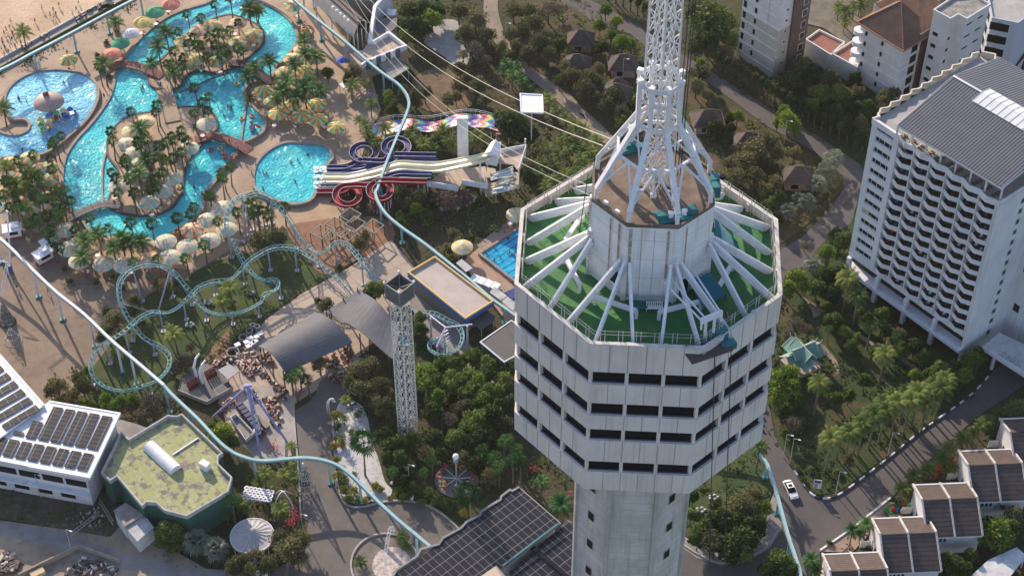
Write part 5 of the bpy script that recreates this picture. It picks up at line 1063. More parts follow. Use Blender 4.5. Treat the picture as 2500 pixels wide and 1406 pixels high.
monorail([(-200, 262), A(0, 505), A(240, 380), A(480, 255), A(720, 125), A(960, 0), (420, -45), (560, -90), (650, -60), (717, 0), B(600, 120), B(740, 230), B(850, 320), B(1000, 450), B(1100, 530), B(1200, 600), B(1262, 670), B(1285, 740), B(1265, 820), B(1220, 930), B(1170, 1050), B(1110, 1200), B(1060, 1350),
          F_(1045, 30), F_(1065, 100), F_(1125, 190), F_(1230, 280), F_(1400, 400), F_(1600, 560), F_(1700, 640), F_(1875, 790), (1256, 770), (1400, 880), (1540, 990), (1700, 1040), (1800, 1060), (1863, 1119), L(60, 680), L(100, 800), L(140, 950), L(190, 1130), L(240, 1280), L(275, 1406), (1960, 1500)],
         6.2, 4.0, [(q, 0) for q in (A(245, 520), A(490, 345), A(730, 200), A(970, 60), B(490, 160), B(645, 300), B(815, 440), B(1110, 655), F_(1250, 385), (1225, 800), L(95, 960), L(30, 720), L(215, 1250), B(1180, 1080), F_(1060, 60), F_(1130, 240))], 'teal monorail beam circling the water park from the beach to behind the tower', m_beam)
# --- roller coaster
m_track = mat('teal_coaster_steel', (.20, .38, .38), .55, (.25, .43, .43), .8, 4)
m_sup = mat('lavender_support', (.42, .42, .52), .5, (.36, .36, .45), .8)
def coaster(pts, sup, label, closed=False, gauge=1.1, step=1.15):
    p = crom([W(Z(x, y), z) for Z, x, y, z in pts], 8, closed); q = [p[0]]
    for v in p[1:]:                                    # resample evenly
        while (v - q[-1]).length >= step: q.append(q[-1] + (v - q[-1]).normalized() * step)
    n = len(q); t = empty('roller_coaster', (q[0].x, q[0].y, 0), label, 'roller coaster'); L0 = []; R0 = []; S0 = []
    for i in range(n):
        a, b, c = q[max(i - 3, 0)], q[i], q[min(i + 3, n - 1)]; d = (c - a).normalized(); s = Vector((-d.y, d.x, 0)).normalized()
        d1, d2 = (b - a), (c - b); k = (d1.x * d2.y - d1.y * d2.x) / max(.1, (d1.length * d2.length)); bank = max(-.75, min(.75, k * 2.2)); s = (s * math.cos(bank) + Vector((0, 0, 1)) * math.sin(-bank)).normalized(); up = d.cross(s); up = up if up.z > 0 else -up
        L0.append(b + s * gauge / 2); R0.append(b - s * gauge / 2); S0.append(b - up * .45)
    for nm, X in (('rail', L0), ('rail', R0)): MB().tube(X, .085, 5).build(nm, m_track, t)
    MB().tube(S0, .15, 6).build('spine', m_track, t)
    mb = MB()
    for i in range(n): mb.bar(L0[i], S0[i], .09); mb.bar(R0[i], S0[i], .09); mb.bar(L0[i], R0[i], .12, .07)
    tag(mb.build('cross_ties', m_track, t), kind='stuff')
    for (Z, x, y, lean) in sup:
        b = W(Z(x, y), 0); v = min(S0, key=lambda s: (s.xy - b.xy).length if s.z > 1.5 else 99) if lean is None else min(S0, key=lambda s: math.dist(PX(s), Z(*lean)))
        if lean is None: b = Vector((v.x, v.y, 0))
        so = MB().tube([b, v], .17, 8).build('support', m_sup, t); MB().box(b + Vector((0, 0, .1)), (.9, .9, .35)).build('footing', m_sup, so)
    return q
cp = [(F_, 900, 790, 3), (F_, 840, 715, 4), (F_, 780, 650, 5), (F_, 700, 580, 6), (F_, 600, 500, 7), (F_, 500, 440, 7), (F_, 400, 420, 7), (F_, 300, 430, 6.6), (F_, 200, 480, 6), (F_, 130, 530, 5.5), (F_, 60, 600, 4.8), (E_, 1650, 640, 4.2), (E_, 1550, 665, 4.2), (E_, 1440, 700, 4.4), (E_, 1370, 760, 4.8), (E_, 1290, 830, 5.2), (E_, 1200, 880, 5.6), (E_, 1090, 890, 6),
      (E_, 1000, 930, 6.4), (E_, 900, 1010, 6.6), (E_, 800, 1080, 6.4), (E_, 700, 1150, 6), (E_, 655, 1230, 5.4), (E_, 655, 1320, 4.6), (E_, 720, 1395, 3.8), (I, 800, 85, 3.2), (I, 900, 90, 3), (I, 1000, 62, 3), (E_, 1110, 1372, 3), (E_, 1190, 1300, 3), (E_, 1215, 1220, 3), (E_, 1180, 1160, 3.2), (E_, 1100, 1110, 3.6), (E_, 1020, 1060, 4.2), (E_, 960, 990, 5.2), (E_, 900, 900, 7),
      (E_, 860, 800, 8.4), (E_, 850, 700, 9.4), (E_, 880, 630, 10), (E_, 950, 570, 10), (E_, 1050, 540, 10), (E_, 1150, 550, 9.4), (E_, 1240, 600, 8.2), (E_, 1310, 680, 6.6), (E_, 1370, 760, 3.6), (E_, 1430, 830, 3.2), (E_, 1500, 880, 3.2), (E_, 1600, 895, 3.2), (E_, 1750, 870, 3.5), (E_, 1875, 800, 4), (F_, 250, 760, 4.2), (F_, 325, 722, 4), (F_, 355, 685, 3.6), (F_, 320, 655, 3.4), (F_, 240, 650, 3.4),
      (F_, 170, 610, 3.6), (F_, 110, 540, 3.8), (F_, 60, 450, 5.5), (F_, 20, 370, 8), (E_, 1635, 350, 9.6), (E_, 1615, 250, 11), (E_, 1632, 160, 12), (E_, 1690, 80, 12.6), (E_, 1800, 40, 12.8), (F_, 200, 35, 12.4), (F_, 290, 70, 11.4), (F_, 370, 150, 9.6), (F_, 430, 230, 7.6), (F_, 500, 340, 5), (F_, 560, 410, 3.8), (F_, 640, 460, 4), (F_, 700, 430, 5.6), (F_, 760, 390, 7), (F_, 830, 400, 7.4), (F_, 900, 460, 7.2),
      (F_, 960, 540, 6.6), (F_, 1030, 630, 5), (F_, 1065, 680, 4)]
coaster(cp, [(F_, 940, 690, None), (F_, 785, 545, None), (F_, 495, 580, (F_(490, 450))) if 0 else (F_, 495, 580, None), (F_, 290, 600, None), (F_, 90, 690, None), (E_, 1535, 780, None), (E_, 1345, 935, None), (E_, 1145, 1075, None), (E_, 940, 1190, None), (E_, 850, 1310, None), (E_, 1040, 1390, None), (E_, 700, 1400, None), (E_, 1170, 1330, None), (E_, 980, 1085, None),
             (E_, 1020, 810, (965, 600)), (E_, 1240, 780, (1210, 595)), (E_, 1130, 885, (1205, 595)), (E_, 1090, 885, (875, 800)), (E_, 1380, 830, None), (E_, 1510, 935, None), (E_, 1665, 990, None), (F_, 250, 940, None), (F_, 365, 790, None), (F_, 120, 340, (80, 90)), (F_, 165, 300, (85, 95)), (F_, 310, 250, (300, 95)), (F_, 270, 260, (310, 100)), (E_, 1660, 495, (1640, 350)), (E_, 1740, 385, (1640, 340)), (F_, 510, 415, None), (F_, 640, 560, None), (E_, 1110, 1200, None)],
        'teal looping roller coaster track on lavender posts over the lawn')
cp2 = [(DT, 250, 590, 2), (DT, 330, 605, 3), (DT, 440, 610, 4), (DT, 540, 625, 4.4), (DT, 640, 670, 4.2), (DT, 740, 730, 4), (DT, 830, 770, 3.9), (DT, 890, 850, 3.8), (DT, 900, 940, 3.6), (DT, 860, 1030, 3.4), (DT, 780, 1100, 3.2), (DT, 680, 1130, 3), (DT, 570, 1110, 2.8), (DT, 495, 1050, 2.6), (DT, 500, 990, 2.4), (DT, 570, 950, 2.2), (DT, 640, 960, 2), (DT, 700, 1040, 1.8), (DT, 690, 1140, 1.6)]
coaster(cp2, [(DT, 520, 950, None), (DT, 630, 880, None), (DT, 880, 1000, None), (DT, 600, 1180, None)], 'small pale blue spiral coaster between the drop tower and the round-cornered grey roof', gauge=1.0)
c = W(DT(690, 1180), 0); st = empty('coaster_gantry', c, 'lavender steel gantry with sloping white bars over the small spiral coaster', 'gantry')
for q, hh in (((520, 955), 6.6), ((965, 1110), 8.0), ((600, 1190), 6.5), ((690, 1200), 7.6)): v = W(DT(*q)); MB().tube([v, v + Vector((0, 0, hh))], .2, 8).build('post', m_sup, st)
v1, v2, v3, v4 = W(DT(500, 655), 6.6), W(DT(690, 800), 7.6), W(DT(1020, 762), 8), W(DT(580, 1040), 6.5)
MB().bar(v1, v2, .25).bar(v2, v3, .25).bar(v2, v4, .25).build('cross_beam', m_sup, st)
for k in range(7): MB().bar(W(DT(640 + k * 18, 880 + k * 35), 5.2), W(DT(720 + k * 9, 830 + k * 38), 6.6), .2).build('rung', steel_w, st)
# --- drop tower
c = W((997, 1060)); dt = empty('drop_tower', c, 'white lattice drop tower ride with a dark grey square head', 'drop tower')
mb = MB(); lattice(mb, 1.95, 1.95, 0, 39.6, 15, 3, .085, .2, c.x, c.y)
mb.build('lattice_shaft', mat('drop_tower_white', (.66, .66, .67), .5, (.50, .50, .50), .8, 5, col3=(.3, .28, .26), scale3=2, amt3=.4), dt)
sq = lambda r, a=3: [(c.x + r * math.cos(R(a + 90 * k)), c.y + r * math.sin(R(a + 90 * k))) for k in range(4)]
MB().wall(sq(2.55), 38.8, 42.2, .12).build('head_panel', mat('head_grey', (.12, .135, .135), .6, (.09, .10, .10), .8), dt)
mb = MB(); mb.wall(sq(2.62), 38.7, 38.95, .2); mb.wall(sq(2.62), 42.1, 42.4, .2)
for x, y in sq(2.62): mb.box((x, y, 40.5), (.2, .2, 3.6))
mb.wall(sq(1.3), 40.2, 40.5, .2)
for x, y in sq(2.4, 3): mb.bar((x, y, 42.2), (c.x, c.y, 41.2), .12)
mb.build('head_frame', mat('head_frame_grey', (.22, .23, .23), .6), dt)
for x, y in sq(2.7): MB().ball((x, y, 42.7), .28, 6).build('lamp', white_clean, dt)
a_, b_ = c + Vector((1.9, -1.0, 30.2)), c + Vector((.6, -2.0, 30.2))
MB().tube([b_ + Vector((.9 * math.cos(k * .628), -.25, .9 * math.sin(k * .628))) for k in range(10)], .14, 5, closed=True).bar(b_ + Vector((-.9, -.25, -1.0)), b_ + Vector((.9, -.25, -1.0)), .3).box(b_ + Vector((.2, -.3, -2.0)), (1.6, .3, .35)).build('ride_emblem', mat('emblem_blue', (.22, .33, .42), .5), dt)
# --- water slides
def channel(pts, wd, m, label, sup=True, wallh=.35, z0s=None, closed=False, cat='water slide', name='water_slide', grp='water slide lanes'):
    p = crom([W(SL(x, y), z) for x, y, z in pts], 6); n = len(p); t = empty(name, (p[0].x, p[0].y, 0), label, cat, grp); mb = MB(); sec = []
    for i, v in enumerate(p):
        d = p[min(i + 1, n - 1)] - p[max(i - 1, 0)]; dh = Vector((d.x, d.y, 0)).normalized(); s = Vector((-dh.y, dh.x, 0)) * wd / 2; u = Vector((0, 0, 1))
        sec.append([v + s * 1.15 + u * wallh, v + s * 1.15 - u * .15, v - s * 1.15 - u * .15, v - s * 1.15 + u * wallh, v - s + u * wallh, v - s * .75 + u * .04, v + s * .75 + u * .04, v + s + u * wallh])
    for i in range(n - 1):
        b = len(mb.v); mb.v += sec[i] + sec[i + 1]
        for k in range(8): mb.f.append((b + k, b + (k + 1) % 8, b + 8 + (k + 1) % 8, b + 8 + k)); mb.m.append(1 if k in (3, 7) else 0)
    mb.build('channel', [m, mat('rim_grey', (.42, .42, .45), .5)], t)
    if sup:
        for i in range(3, n - 1, 7):
            v = p[i]
            if v.z > 1.6: MB().tube([(v.x, v.y, 0), (v.x, v.y, v.z - .15)], .1, 6).build('support', white_clean, t)
    return t
def coil(cx, cy, rx, a0, a1, z0, z1, n=18, k=.71):
    return [(cx + rx * math.cos(R(a0 + (a1 - a0) * i / n)), cy + rx * k * math.sin(R(a0 + (a1 - a0) * i / n)), z0 + (z1 - z0) * i / n) for i in range(n + 1)]
m_yel = mat('slide_cream', (.74, .69, .46), .4, (.64, .60, .42), .6); m_blu = mat('slide_blue', (.012, .05, .20), .35, (.02, .07, .24), .8); m_pur = mat('slide_purple', (.05, .035, .14), .4, (.07, .05, .17), .8); m_rd = mat('slide_red', (.34, .012, .025), .35, (.28, .012, .025), .8); m_tg = mat('slide_teal', (.02, .10, .11), .4)
channel([(1930, 395, 11.5), (1700, 445, 9), (1390, 500, 6.4), (1180, 498, 6), (950, 492, 5.6), (690, 570, 3.2), (430, 625, 1.4), (280, 628, 1), (150, 628, .8)], 1.35, m_yel, 'upper cream slide lane running from the hut down to the slide pool')
channel([(1950, 425, 11.3), (1700, 500, 9), (1390, 560, 6.2), (1180, 552, 5.8), (950, 545, 5.4), (690, 625, 3.0), (410, 682, 1.4), (260, 683, 1), (130, 684, .8)], 1.35, m_yel, 'lower cream slide lane running from the hut down to the slide pool')
channel([(1360, 437, 6), (1180, 437, 5.6), (985, 436, 5), (720, 515, 3), (500, 575, 1.4), (320, 578, 1), (165, 578, .8)], 1.0, m_blu, 'dark blue slide lane just above the cream lanes')
channel([(1370, 465, 6), (1180, 462, 5.6), (985, 461, 4.9), (730, 500, 2.9), (540, 535, 1.6), (350, 538, 1.1), (170, 532, .9)], .8, m_blu, 'uppermost narrow dark blue slide lane ending in the slide pool')
channel([(1310, 603, 6), (1130, 602, 5.6), (940, 600, 5), (700, 680, 2.8), (470, 738, 1.3), (280, 740, 1), (95, 742, .8)], .9, m_blu, 'dark blue slide lane just below the cream lanes')
channel([(1310, 640, 5.8), (1130, 640, 5.4), (960, 638, 4.8), (720, 705, 2.6), (500, 758, 1.2), (280, 765, .9), (85, 768, .7)], .9, m_tg, 'dark teal slide lane below the lower blue lane')
channel([(1360, 412, 6.2), (1140, 408, 6), (920, 404, 5.7)] + coil(925, 322, 130, 75, -240, 5.5, 4.2) + [(800, 470, 3.9), (660, 470, 3.5), (560, 462, 3.2)] + coil(577, 382, 128, 80, -250, 3.1, 1.9) + [(520, 470, 1.6), (380, 535, 1.1), (180, 545, .8)], 1.3, m_pur, 'dark purple slide lane with two open loops', wallh=.6)
channel([(1260, 695, 6), (1040, 690, 5.7), (840, 682, 5.3), (720, 690, 5.0)] + coil(750, 795, 118, -100, -430, 4.8, 3.4, k=.8) + [(620, 738, 3.2), (500, 735, 2.9), (400, 740, 2.7)] + coil(395, 845, 130, -100, -430, 2.6, 1.4, k=.8) + [(330, 805, 1.1), (200, 803, .9), (60, 805, .7)], 1.3, m_rd, 'dark red slide lane with two open loops', wallh=.6)
# start platform, pylon, stairs
m_pf = mat('platform_paving', (.46, .37, .29), .85, (.38, .30, .24), .5, 6)
c = W(SL(1660, 640)); py = empty('slide_pylon', c, 'tall plain white slab pylon rising through the slide platform', 'pylon')
MB().box(c + Vector((0, .8, 8.6)), (2.45, 1.2, 17.2)).build('slab', white, py); MB().box(c + Vector((-.55, .17, 1.6)), (.8, .08, .9)).build('window', m_glass, py); MB().box(c + Vector((.55, .17, 1.5)), (.8, .08, 1.2)).build('window', m_glass, py)
c = W(SL(2000, 640)); pf = empty('slide_platform', c, 'white stair tower and beige start platform of the water slides', 'platform')
def slab(poly, z, th, name, m, par, edge=None):
    p = [W(SL(*q), z) for q in poly]; MB().prism([v.xy for v in p], z - th, z).build(name, m, par)
    if edge:
        for a, b in edge:
            a, b = p[a], p[b]; MB().wall([a.xy, b.xy], z - .55, z + 1.0, .18, False).build('guard_wall', white, par)
    return p
slab([(1258, 715), (1440, 560), (1900, 520), (1925, 745), (1640, 700), (1600, 770), (1440, 745)], 4.2, .3, 'lower_deck', m_pf, pf, [(0, 6), (6, 5), (4, 3)])
slab([(2000, 470), (2060, 370), (2240, 335), (2340, 320), (2262, 570), (2200, 500)], 8.6, .3, 'upper_deck', m_pf, pf, [(1, 2), (2, 3), (3, 4)])
slab([(1910, 640), (2010, 640), (2010, 545), (1910, 530)], 6.0, .25, 'landing', m_pf, pf); slab([(1905, 800), (2010, 800), (2020, 700), (1915, 700)], 3.0, .25, 'landing', m_pf, pf); slab([(2170, 570), (2262, 590), (2262, 760), (2180, 740)], 4.6, .25, 'landing', m_pf, pf)
def flight(a, b, wd=1.5):
    a, b = Vector(a), Vector(b); mb = MB(); mb.bar(a - Vector((0, 0, .25)), b - Vector((0, 0, .25)), wd, .3); f_ = mb.build('stair_flight', white, pf); s = (b - a).cross(Vector((0, 0, 1))).normalized() * wd / 2
    m = MB()
    for q in (s, -s): m.bar(a + q + Vector((0, 0, .3)), b + q + Vector((0, 0, .3)), .1, .35)
    m.build('stair_parapet', mat('glass_green_rail', (.22, .36, .33), .4, (.5, .55, .55), 1), f_)
flight(W(SL(1960, 640), 6), W(SL(2200, 560), 8.4)); flight(W(SL(2200, 600), 4.7), W(SL(1960, 630), 6)); flight(W(SL(1960, 790), 3), W(SL(2220, 730), 4.6)); flight(W(SL(1980, 740), 1.4), W(SL(2200, 660), 4.6))
for q, z in (((1270, 790), 4), ((1445, 820), 4), ((1905, 860), 6), ((1920, 640), 8.3), ((2262, 760), 8.3), ((2330, 520), 8.3), ((2015, 830), 3), ((2060, 560), 8.3), ((1600, 780), 4)): v = W(SL(*q)); MB().box((v.x, v.y, z / 2), (.35, .35, z)).build('column', white, pf)
p = [W(SL(*q), 11.8) for q in ((1882, 385), (1960, 255), (2068, 285), (2028, 412))]; cc = sum(p, Vector()) / 4
hut = empty('start_hut', (cc.x, cc.y, 8.6), 'small white gabled hut with a red and white flag atop the water slides', 'hut')
MB().prism([(v * .85 + cc * .15).xy for v in p], 8.6, 11.4).build('hut_wall', white, hut)
r1, r2 = (p[0] + p[1]) / 2 + Vector((0, 0, 1.1)), (p[2] + p[3]) / 2 + Vector((0, 0, 1.1)); r1 = (p[0] + p[3]) / 2 + Vector((0, 0, 1.2)); r2 = (p[1] + p[2]) / 2 + Vector((0, 0, 1.2))
MB().add([p[0], p[1], r2, r1, p[3], p[2]], [(0, 1, 2, 3), (3, 2, 5, 4), (0, 3, 4), (1, 5, 2), (0, 4, 5, 1)]).build('roof', white_clean, hut)
MB().tube([r2, r2 + Vector((0, 0, 2))], .04, 4).build('flagpole', m_metal, hut)
MB().box(r2 + Vector((.5, 0, 1.85)), (1, .04, .18)).box(r2 + Vector((.5, 0, 1.4)), (1, .04, .18)).build('flag_stripe', PCOL[2], hut); MB().box(r2 + Vector((.5, .01, 1.62)), (1, .04, .26)).build('flag_band', white_clean, hut)
# rainbow slide
RB = [mat('rainbow_%s' % n, c, .5) for n, c in (('magenta', (.45, .05, .25)), ('orange', (.65, .25, .07)), ('yellow', (.7, .58, .2)), ('teal', (.05, .38, .36)), ('blue', (.06, .12, .42)), ('purple', (.20, .05, .25)), ('pink', (.72, .40, .45)), ('cream', (.75, .68, .55)))]
pts = [W(q, z) for q, z in ((SL(700, 215), .6), (SL(760, 130), 1.2), (SL(900, 85), 2.4), (SL(1080, 85), 3.0), (SL(1280, 95), 3.2), (SL(1480, 60), 4.4), (SL(1650, 25), 5.2), (SL(1800, 25), 5.2), (SL(1960, 60), 4.6), ((1245, 318), 4.6))]
p = crom(pts, 9); n = len(p); rb = empty('rainbow_slide', (p[0].x, p[0].y, 0), 'wide undulating slide painted in rainbow chevrons behind the feather palms', 'rainbow slide'); mb = MB(); NW = 13; base = 0
for i, v in enumerate(p):
    d = p[min(i + 1, n - 1)] - p[max(i - 1, 0)]; d.z = 0; d.normalize(); s = Vector((-d.y, d.x, 0)); wv = 4.2 + .6 * math.sin(i * .12)
    for j in range(NW): t = j / (NW - 1) - .5; mb.v.append(v + s * t * wv + Vector((0, 0, .35 * math.sin(i * .28) + abs(t) * .7)))
for i in range(n - 1):
    for j in range(NW - 1): mb.f.append((i * NW + j, i * NW + j + 1, (i + 1) * NW + j + 1, (i + 1) * NW + j)); mb.m.append(int((i * .9 + abs(((j * 1.0) % 6) - 3) * 1.1) / 1.5) % 8)
mb.build('chute', RB, rb, smooth=True); mb = MB()
for i in range(0, n, 8): v = p[i]; mb.tube([(v.x, v.y, 0), (v.x, v.y, v.z - .1)], .12, 5)
mb.build('support_frame', white, rb); mb = MB(); q = [v + Vector((-.3, 3.0, .9)) for v in p[6:]]; mb.tube(q, .06, 4); mb.tube([v - Vector((0, 0, .5)) for v in q], .05, 4)
for v in q[::3]: mb.bar(v, (v.x, v.y, 0), .09)
mb.build('handrail', white, rb)
# white board on a mast, and the cables to the tower
c = W((1312, 425)); bd = empty('ride_station_canopy', c, 'square white canopy panel on a thin mast under the tower cables', 'canopy')
p = [W(q, 14) for q in ((1270, 231), (1324, 234), (1326, 277), (1272, 275))]; mb = MB(); mb.prism([v.xy for v in p], 13.8, 14.1); mb.wall([v.xy for v in p], 14.1, 14.3, .25); mb.build('canopy_panel', white_clean, bd)
cc = sum(p, Vector()) / 4; MB().tube([(cc.x, cc.y - 1, 0), (cc.x, cc.y - 1, 13.8)], .16, 8).build('mast', m_metal, bd)
def cable(a, b, r, sag, label):
    p = [Vector(a).lerp(Vector(b), i / 16) - Vector((0, 0, sag * 4 * (i / 16) * (1 - i / 16))) for i in range(17)]; o = MB().tube(p, r, 4).build('ride_cable', mat('cable_grey', (.36, .37, .35), .5), org=tuple(p[0])); tag(o, label, 'cable', 'ride cables from the station to the tower')
an = oc(Rd, 145, 156.5)
cable(W(TP(740, -40), 7), an + Vector((.5, 1, 0)), .055, 5, 'upper grey cable from the station past the white canopy panel to the tower drum'); cable(W(TP(880, -40), 7), an + Vector((1.5, 2, 0)), .055, 4, 'topmost grey cable from the station to the tower drum')
cable(W(TP(560, -40), 6), oc(Rd, 160, 152), .035, 8, 'lower thin cable from the station to the tower'); cable(W(TP(690, -40), 6), oc(Rd, 158, 153), .035, 8, 'second lowest thin cable from the station to the tower')
# pergola frames on red earth
for k, (x, y, s) in enumerate([(655, 310, 60), (755, 250, 55), (865, 190, 62), (900, 250, 58), (1030, 270, 60), (800, 310, 50), (720, 330, 45), (850, 330, 50), (960, 310, 50)]):
    c = W(F_(x, y), 3.2); c.z = 0; t = empty('pergola_frame', c, None, 'pergola', 'pergola frames on the red earth'); REG.append((t, 'square pergola frame of pale bars')); r = s / 2.93 / 11 * 1.25
    cs_ = [c + Vector((r * math.cos(R(8 + 90 * q)), r * math.sin(R(8 + 90 * q)), 0)) for q in range(4)]
    MB().wall([v.xy for v in cs_], 3.05, 3.25, .16).build('top_frame', mat('pergola_green', (.26, .31, .26), .7, (.20, .20, .16), 1), t)
    for v in cs_: MB().box(v + Vector((0, 0, 1.52)), (.15, .15, 3.05)).build('post', mat('post_brown', (.12, .09, .08), .8), t)
# ================================================================ BUILDINGS AND RIDES
random.seed(9)
m_tile = mat('brown_roof_tiles', (.10, .075, .065), .8, (.07, .055, .05), .8, 6, co='pos', stripe=[('z', .34, (.045, .035, .032), .22)], rand=.1)
m_tile2 = mat('red_brown_tiles', (.13, .085, .068), .8, (.095, .065, .055), .6, 6, stripe=[('z', .42, (.07, .04, .035), .22)])
m_ridge = mat('ridge_orange', (.34, .16, .09), .8)
m_wcl = mat('condo_white', (.62, .61, .62), .75, (.54, .53, .54), .25, 6, col3=(.40, .38, .36), scale3=.8, amt3=.25)
m_wbr = mat('condo_brown', (.13, .085, .075), .8, (.10, .065, .06), .4)
m_cream2 = mat('condo_cream', (.46, .42, .36), .8, (.38, .35, .31), .4)
# bungalows
def bungalow(px, a, b, rot, h=3.0):
    c = W(px, 2.8 + h * .4); c.z = 0; t = empty('bungalow', c, None, 'bungalow', 'bungalows among the trees'); REG.append((t, 'bungalow with a dark brown hipped roof')); M = Matrix.Rotation(rot, 3, 'Z')
    MB().box(c + Vector((0, 0, 1.4)), (a - 1.6, b - 1.6, 2.8), rot).build('wall', mat('bungalow_wall', (.38, .28, .24), .85, (.30, .21, .18), .6), t)
    v = [c + M @ Vector((x * a / 2, y * b / 2, 2.8)) for x, y in ((-1, -1), (1, -1), (1, 1), (-1, 1))]; k = (a - b) / 2 if a > b else 0.4
    r1, r2 = c + M @ Vector((-k, 0, 2.8 + h)), c + M @ Vector((k, 0, 2.8 + h))
    MB().add(v + [r1, r2], [(0, 1, 5, 4), (1, 2, 5), (2, 3, 4, 5), (3, 0, 4), (3, 2, 1, 0)]).build('roof', m_tile, t)
    mb = MB()
    for p_, q_ in ((v[0], r1), (v[1], r2), (v[2], r2), (v[3], r1), (r1, r2)): mb.bar(p_, q_, .16, .1)
    for p_, q_ in zip(v, v[1:] + v[:1]): mb.bar(p_, q_, .14, .2)
    mb.build('ridge_cap', mat('ridge_brown', (.15, .11, .09), .8), t)
    MB().box(c + M @ Vector((a * .62, b * .1, .06)), (a * .25, b * .9, .12), rot).build('terrace', m_red, t)
    MB().box(c + M @ Vector((-a * .1, -b / 2 + .78, 1.3)), (1.6, .06, 1.2), rot).build('window', m_glass, t)
for q, a, b, r_ in ((C(935, 255), 6.8, 5.4, -.05), (C(905, 430), 6.8, 5.4, -.1), (C(1235, 430), 7.2, 5.6, 0), (C(1190, 640), 6.6, 5.4, -.2), (D(140, 825), 7.6, 5.8, .1), (D(790, 1230), 7.4, 5.8, -.05), (D(430, 985), 6.4, 5.2, -.1), (C(1190, 600), 5.2, 4.4, 0)): bungalow(q, a, b, r_)
# thai style pavilion with green roofs
c = W(Hh(290, 1185), 3.5); c.z = 0; t = empty('garden_pavilion', c, 'open garden pavilion with layered pale green Thai gabled roofs', 'pavilion')
m_thai = mat('pale_green_tiles', (.18, .33, .27), .7, (.13, .26, .21), .8, 5, stripe=[('z', .25, (.10, .20, .16), .2)]); m_thr = mat('pavilion_trim', (.45, .46, .40), .7)
def gable(c, ln, wd, z0, rise, rot, parent, m, trim, name='roof'):
    M = Matrix.Rotation(rot, 3, 'Z'); q = lambda x, y, z: c + M @ Vector((x, y, z)); l, w = ln / 2, wd / 2
    v = [q(-l, -w, z0), q(l, -w, z0), q(l, 0, z0 + rise), q(-l, 0, z0 + rise), q(l, w, z0), q(-l, w, z0)]; dn = Vector((0, 0, -.12))
    r = MB().add(v, [(0, 1, 2, 3), (3, 2, 4, 5)]).add([x + dn for x in v], [(3, 2, 1, 0), (5, 4, 2, 3)]).build(name, m, parent)
    mb = MB()
    for a, b in ((0, 3), (3, 5), (1, 2), (2, 4), (2, 3)): mb.bar(v[a], v[b] + (Vector((0, 0, .25)) if b in (3,) and a != 2 else Vector()), .14, .2)
    for a in (2, 3): d = (v[2] - v[3]).normalized() * (1 if a == 2 else -1); mb.bar(v[a], v[a] + d * .5 + Vector((0, 0, .8)), .12)
    mb.build('roof_trim', trim, r); return r
for ln, wd, z0, rs, ro in ((8.4, 4.2, 3.0, 1.7, .5), (8.4, 4.2, 3.0, 1.7, .5 + pi / 2), (5.6, 3.0, 4.3, 1.6, .5), (5.6, 3.0, 4.3, 1.6, .5 + pi / 2)): gable(c, ln, wd, z0, rs, ro, t, m_thai, m_thr)
MB().box(c + Vector((0, 0, .3)), (6, 6, .6), .5).build('base', m_conc, t)
for k in range(8): a = .5 + k * pi / 4; MB().cyl(c + Vector((2.6 * math.cos(a), 2.6 * math.sin(a), .6)), .16, 2.6).build('post', m_wcl, t)
# row houses bottom right
def rowhouse(q0, label, ln=10.4, rot=R(3), z=5.5, full=True):
    c = W(L(*q0), z); c.z = 0; t = empty('town_house', c, label, 'town house', 'white town houses with brown roofs'); M = Matrix.Rotation(rot, 3, 'Z'); q = lambda x, y, zz: c + M @ Vector((x, y, zz))
    d1, r1, d2, r2 = 6.0, 3.0, 6.6, 2.9          # origin = back left eave corner; +x along, -y towards the viewer
    MB().prism([q(.2, -.4, 0).xy, q(ln - .2, -.4, 0).xy, q(ln - .2, -d1 - d2 + .5, 0).xy, q(.2, -d1 - d2 + .5, 0).xy], 0, z - .15).add([q(.2, -.4, z - .2), q(.2, -d1, z + r1 - .2), q(.2, -d1 - d2 + .5, z - .2), q(ln - .2, -.4, z - .2), q(ln - .2, -d1, z + r1 - .2), q(ln - .2, -d1 - d2 + .5, z - .2)], [(0, 2, 1), (3, 4, 5)]).build('wall', m_wcl, t)
    for nm, a, b, za, zb, mm in (('rear_roof', 0, -d1, z, z + r1, m_tile), ('front_roof', -d1, -d1 - d2, z + r1, z + r1 - r2 + .1, m_tile)):
        v = [q(0, a, za), q(ln, a, za), q(ln, b, zb), q(0, b, zb)]; MB().add(v, [(3, 2, 1, 0)]).add([x - Vector((0, 0, .15)) for x in v], [(0, 1, 2, 3)]).build(nm, mm, t)
    for f in (0, .5, 1): 
        mb = MB(); x = ln * f; a, b, e = q(x, .2, z + .05), q(x, -d1, z + r1 + .1), q(x, -d1 - d2 - .1, z + r1 - r2 + .15); mb.bar(a, b, .34, .5); mb.bar(b, e, .3, .45); mb.build('party_wall', mat('grimy_white', (.48, .47, .46), .8, (.33, .32, .31), 1.2, 6), t)
    MB().bar(q(0, 0, z), q(ln, 0, z), .3, .35).bar(q(0, -d1 - d2, z), q(ln, -d1 - d2, z), .15, .25).build('gutter', white, t)
    MB().bar(q(.1, -d1, z + r1 + .04), q(ln - .1, -d1, z + r1 + .04), .2, .06).build('ridge_cap', m_tile, t)
    for k in range(4): MB().box(q(ln * .12 + k * .8, -d1 - d2 + .45, z - 1.2), (.4, .12, 1.0), rot).build('window', m_glass, t)
    MB().box(q(.14, -d1 * .9, 2.2), (.1, 1.6, 1.6), rot).build('window', m_glass, t); MB().box(q(-1.0, -d1 * .4, 1.0), (2, .15, 2), rot).build('yard_wall', white, t)
rowhouse((1680, 300), 'white town house with brown roof cut by the right frame edge, farthest up the row'); rowhouse((1388, 527), 'white town house with brown roof behind the small red playground bushes, second down the row')
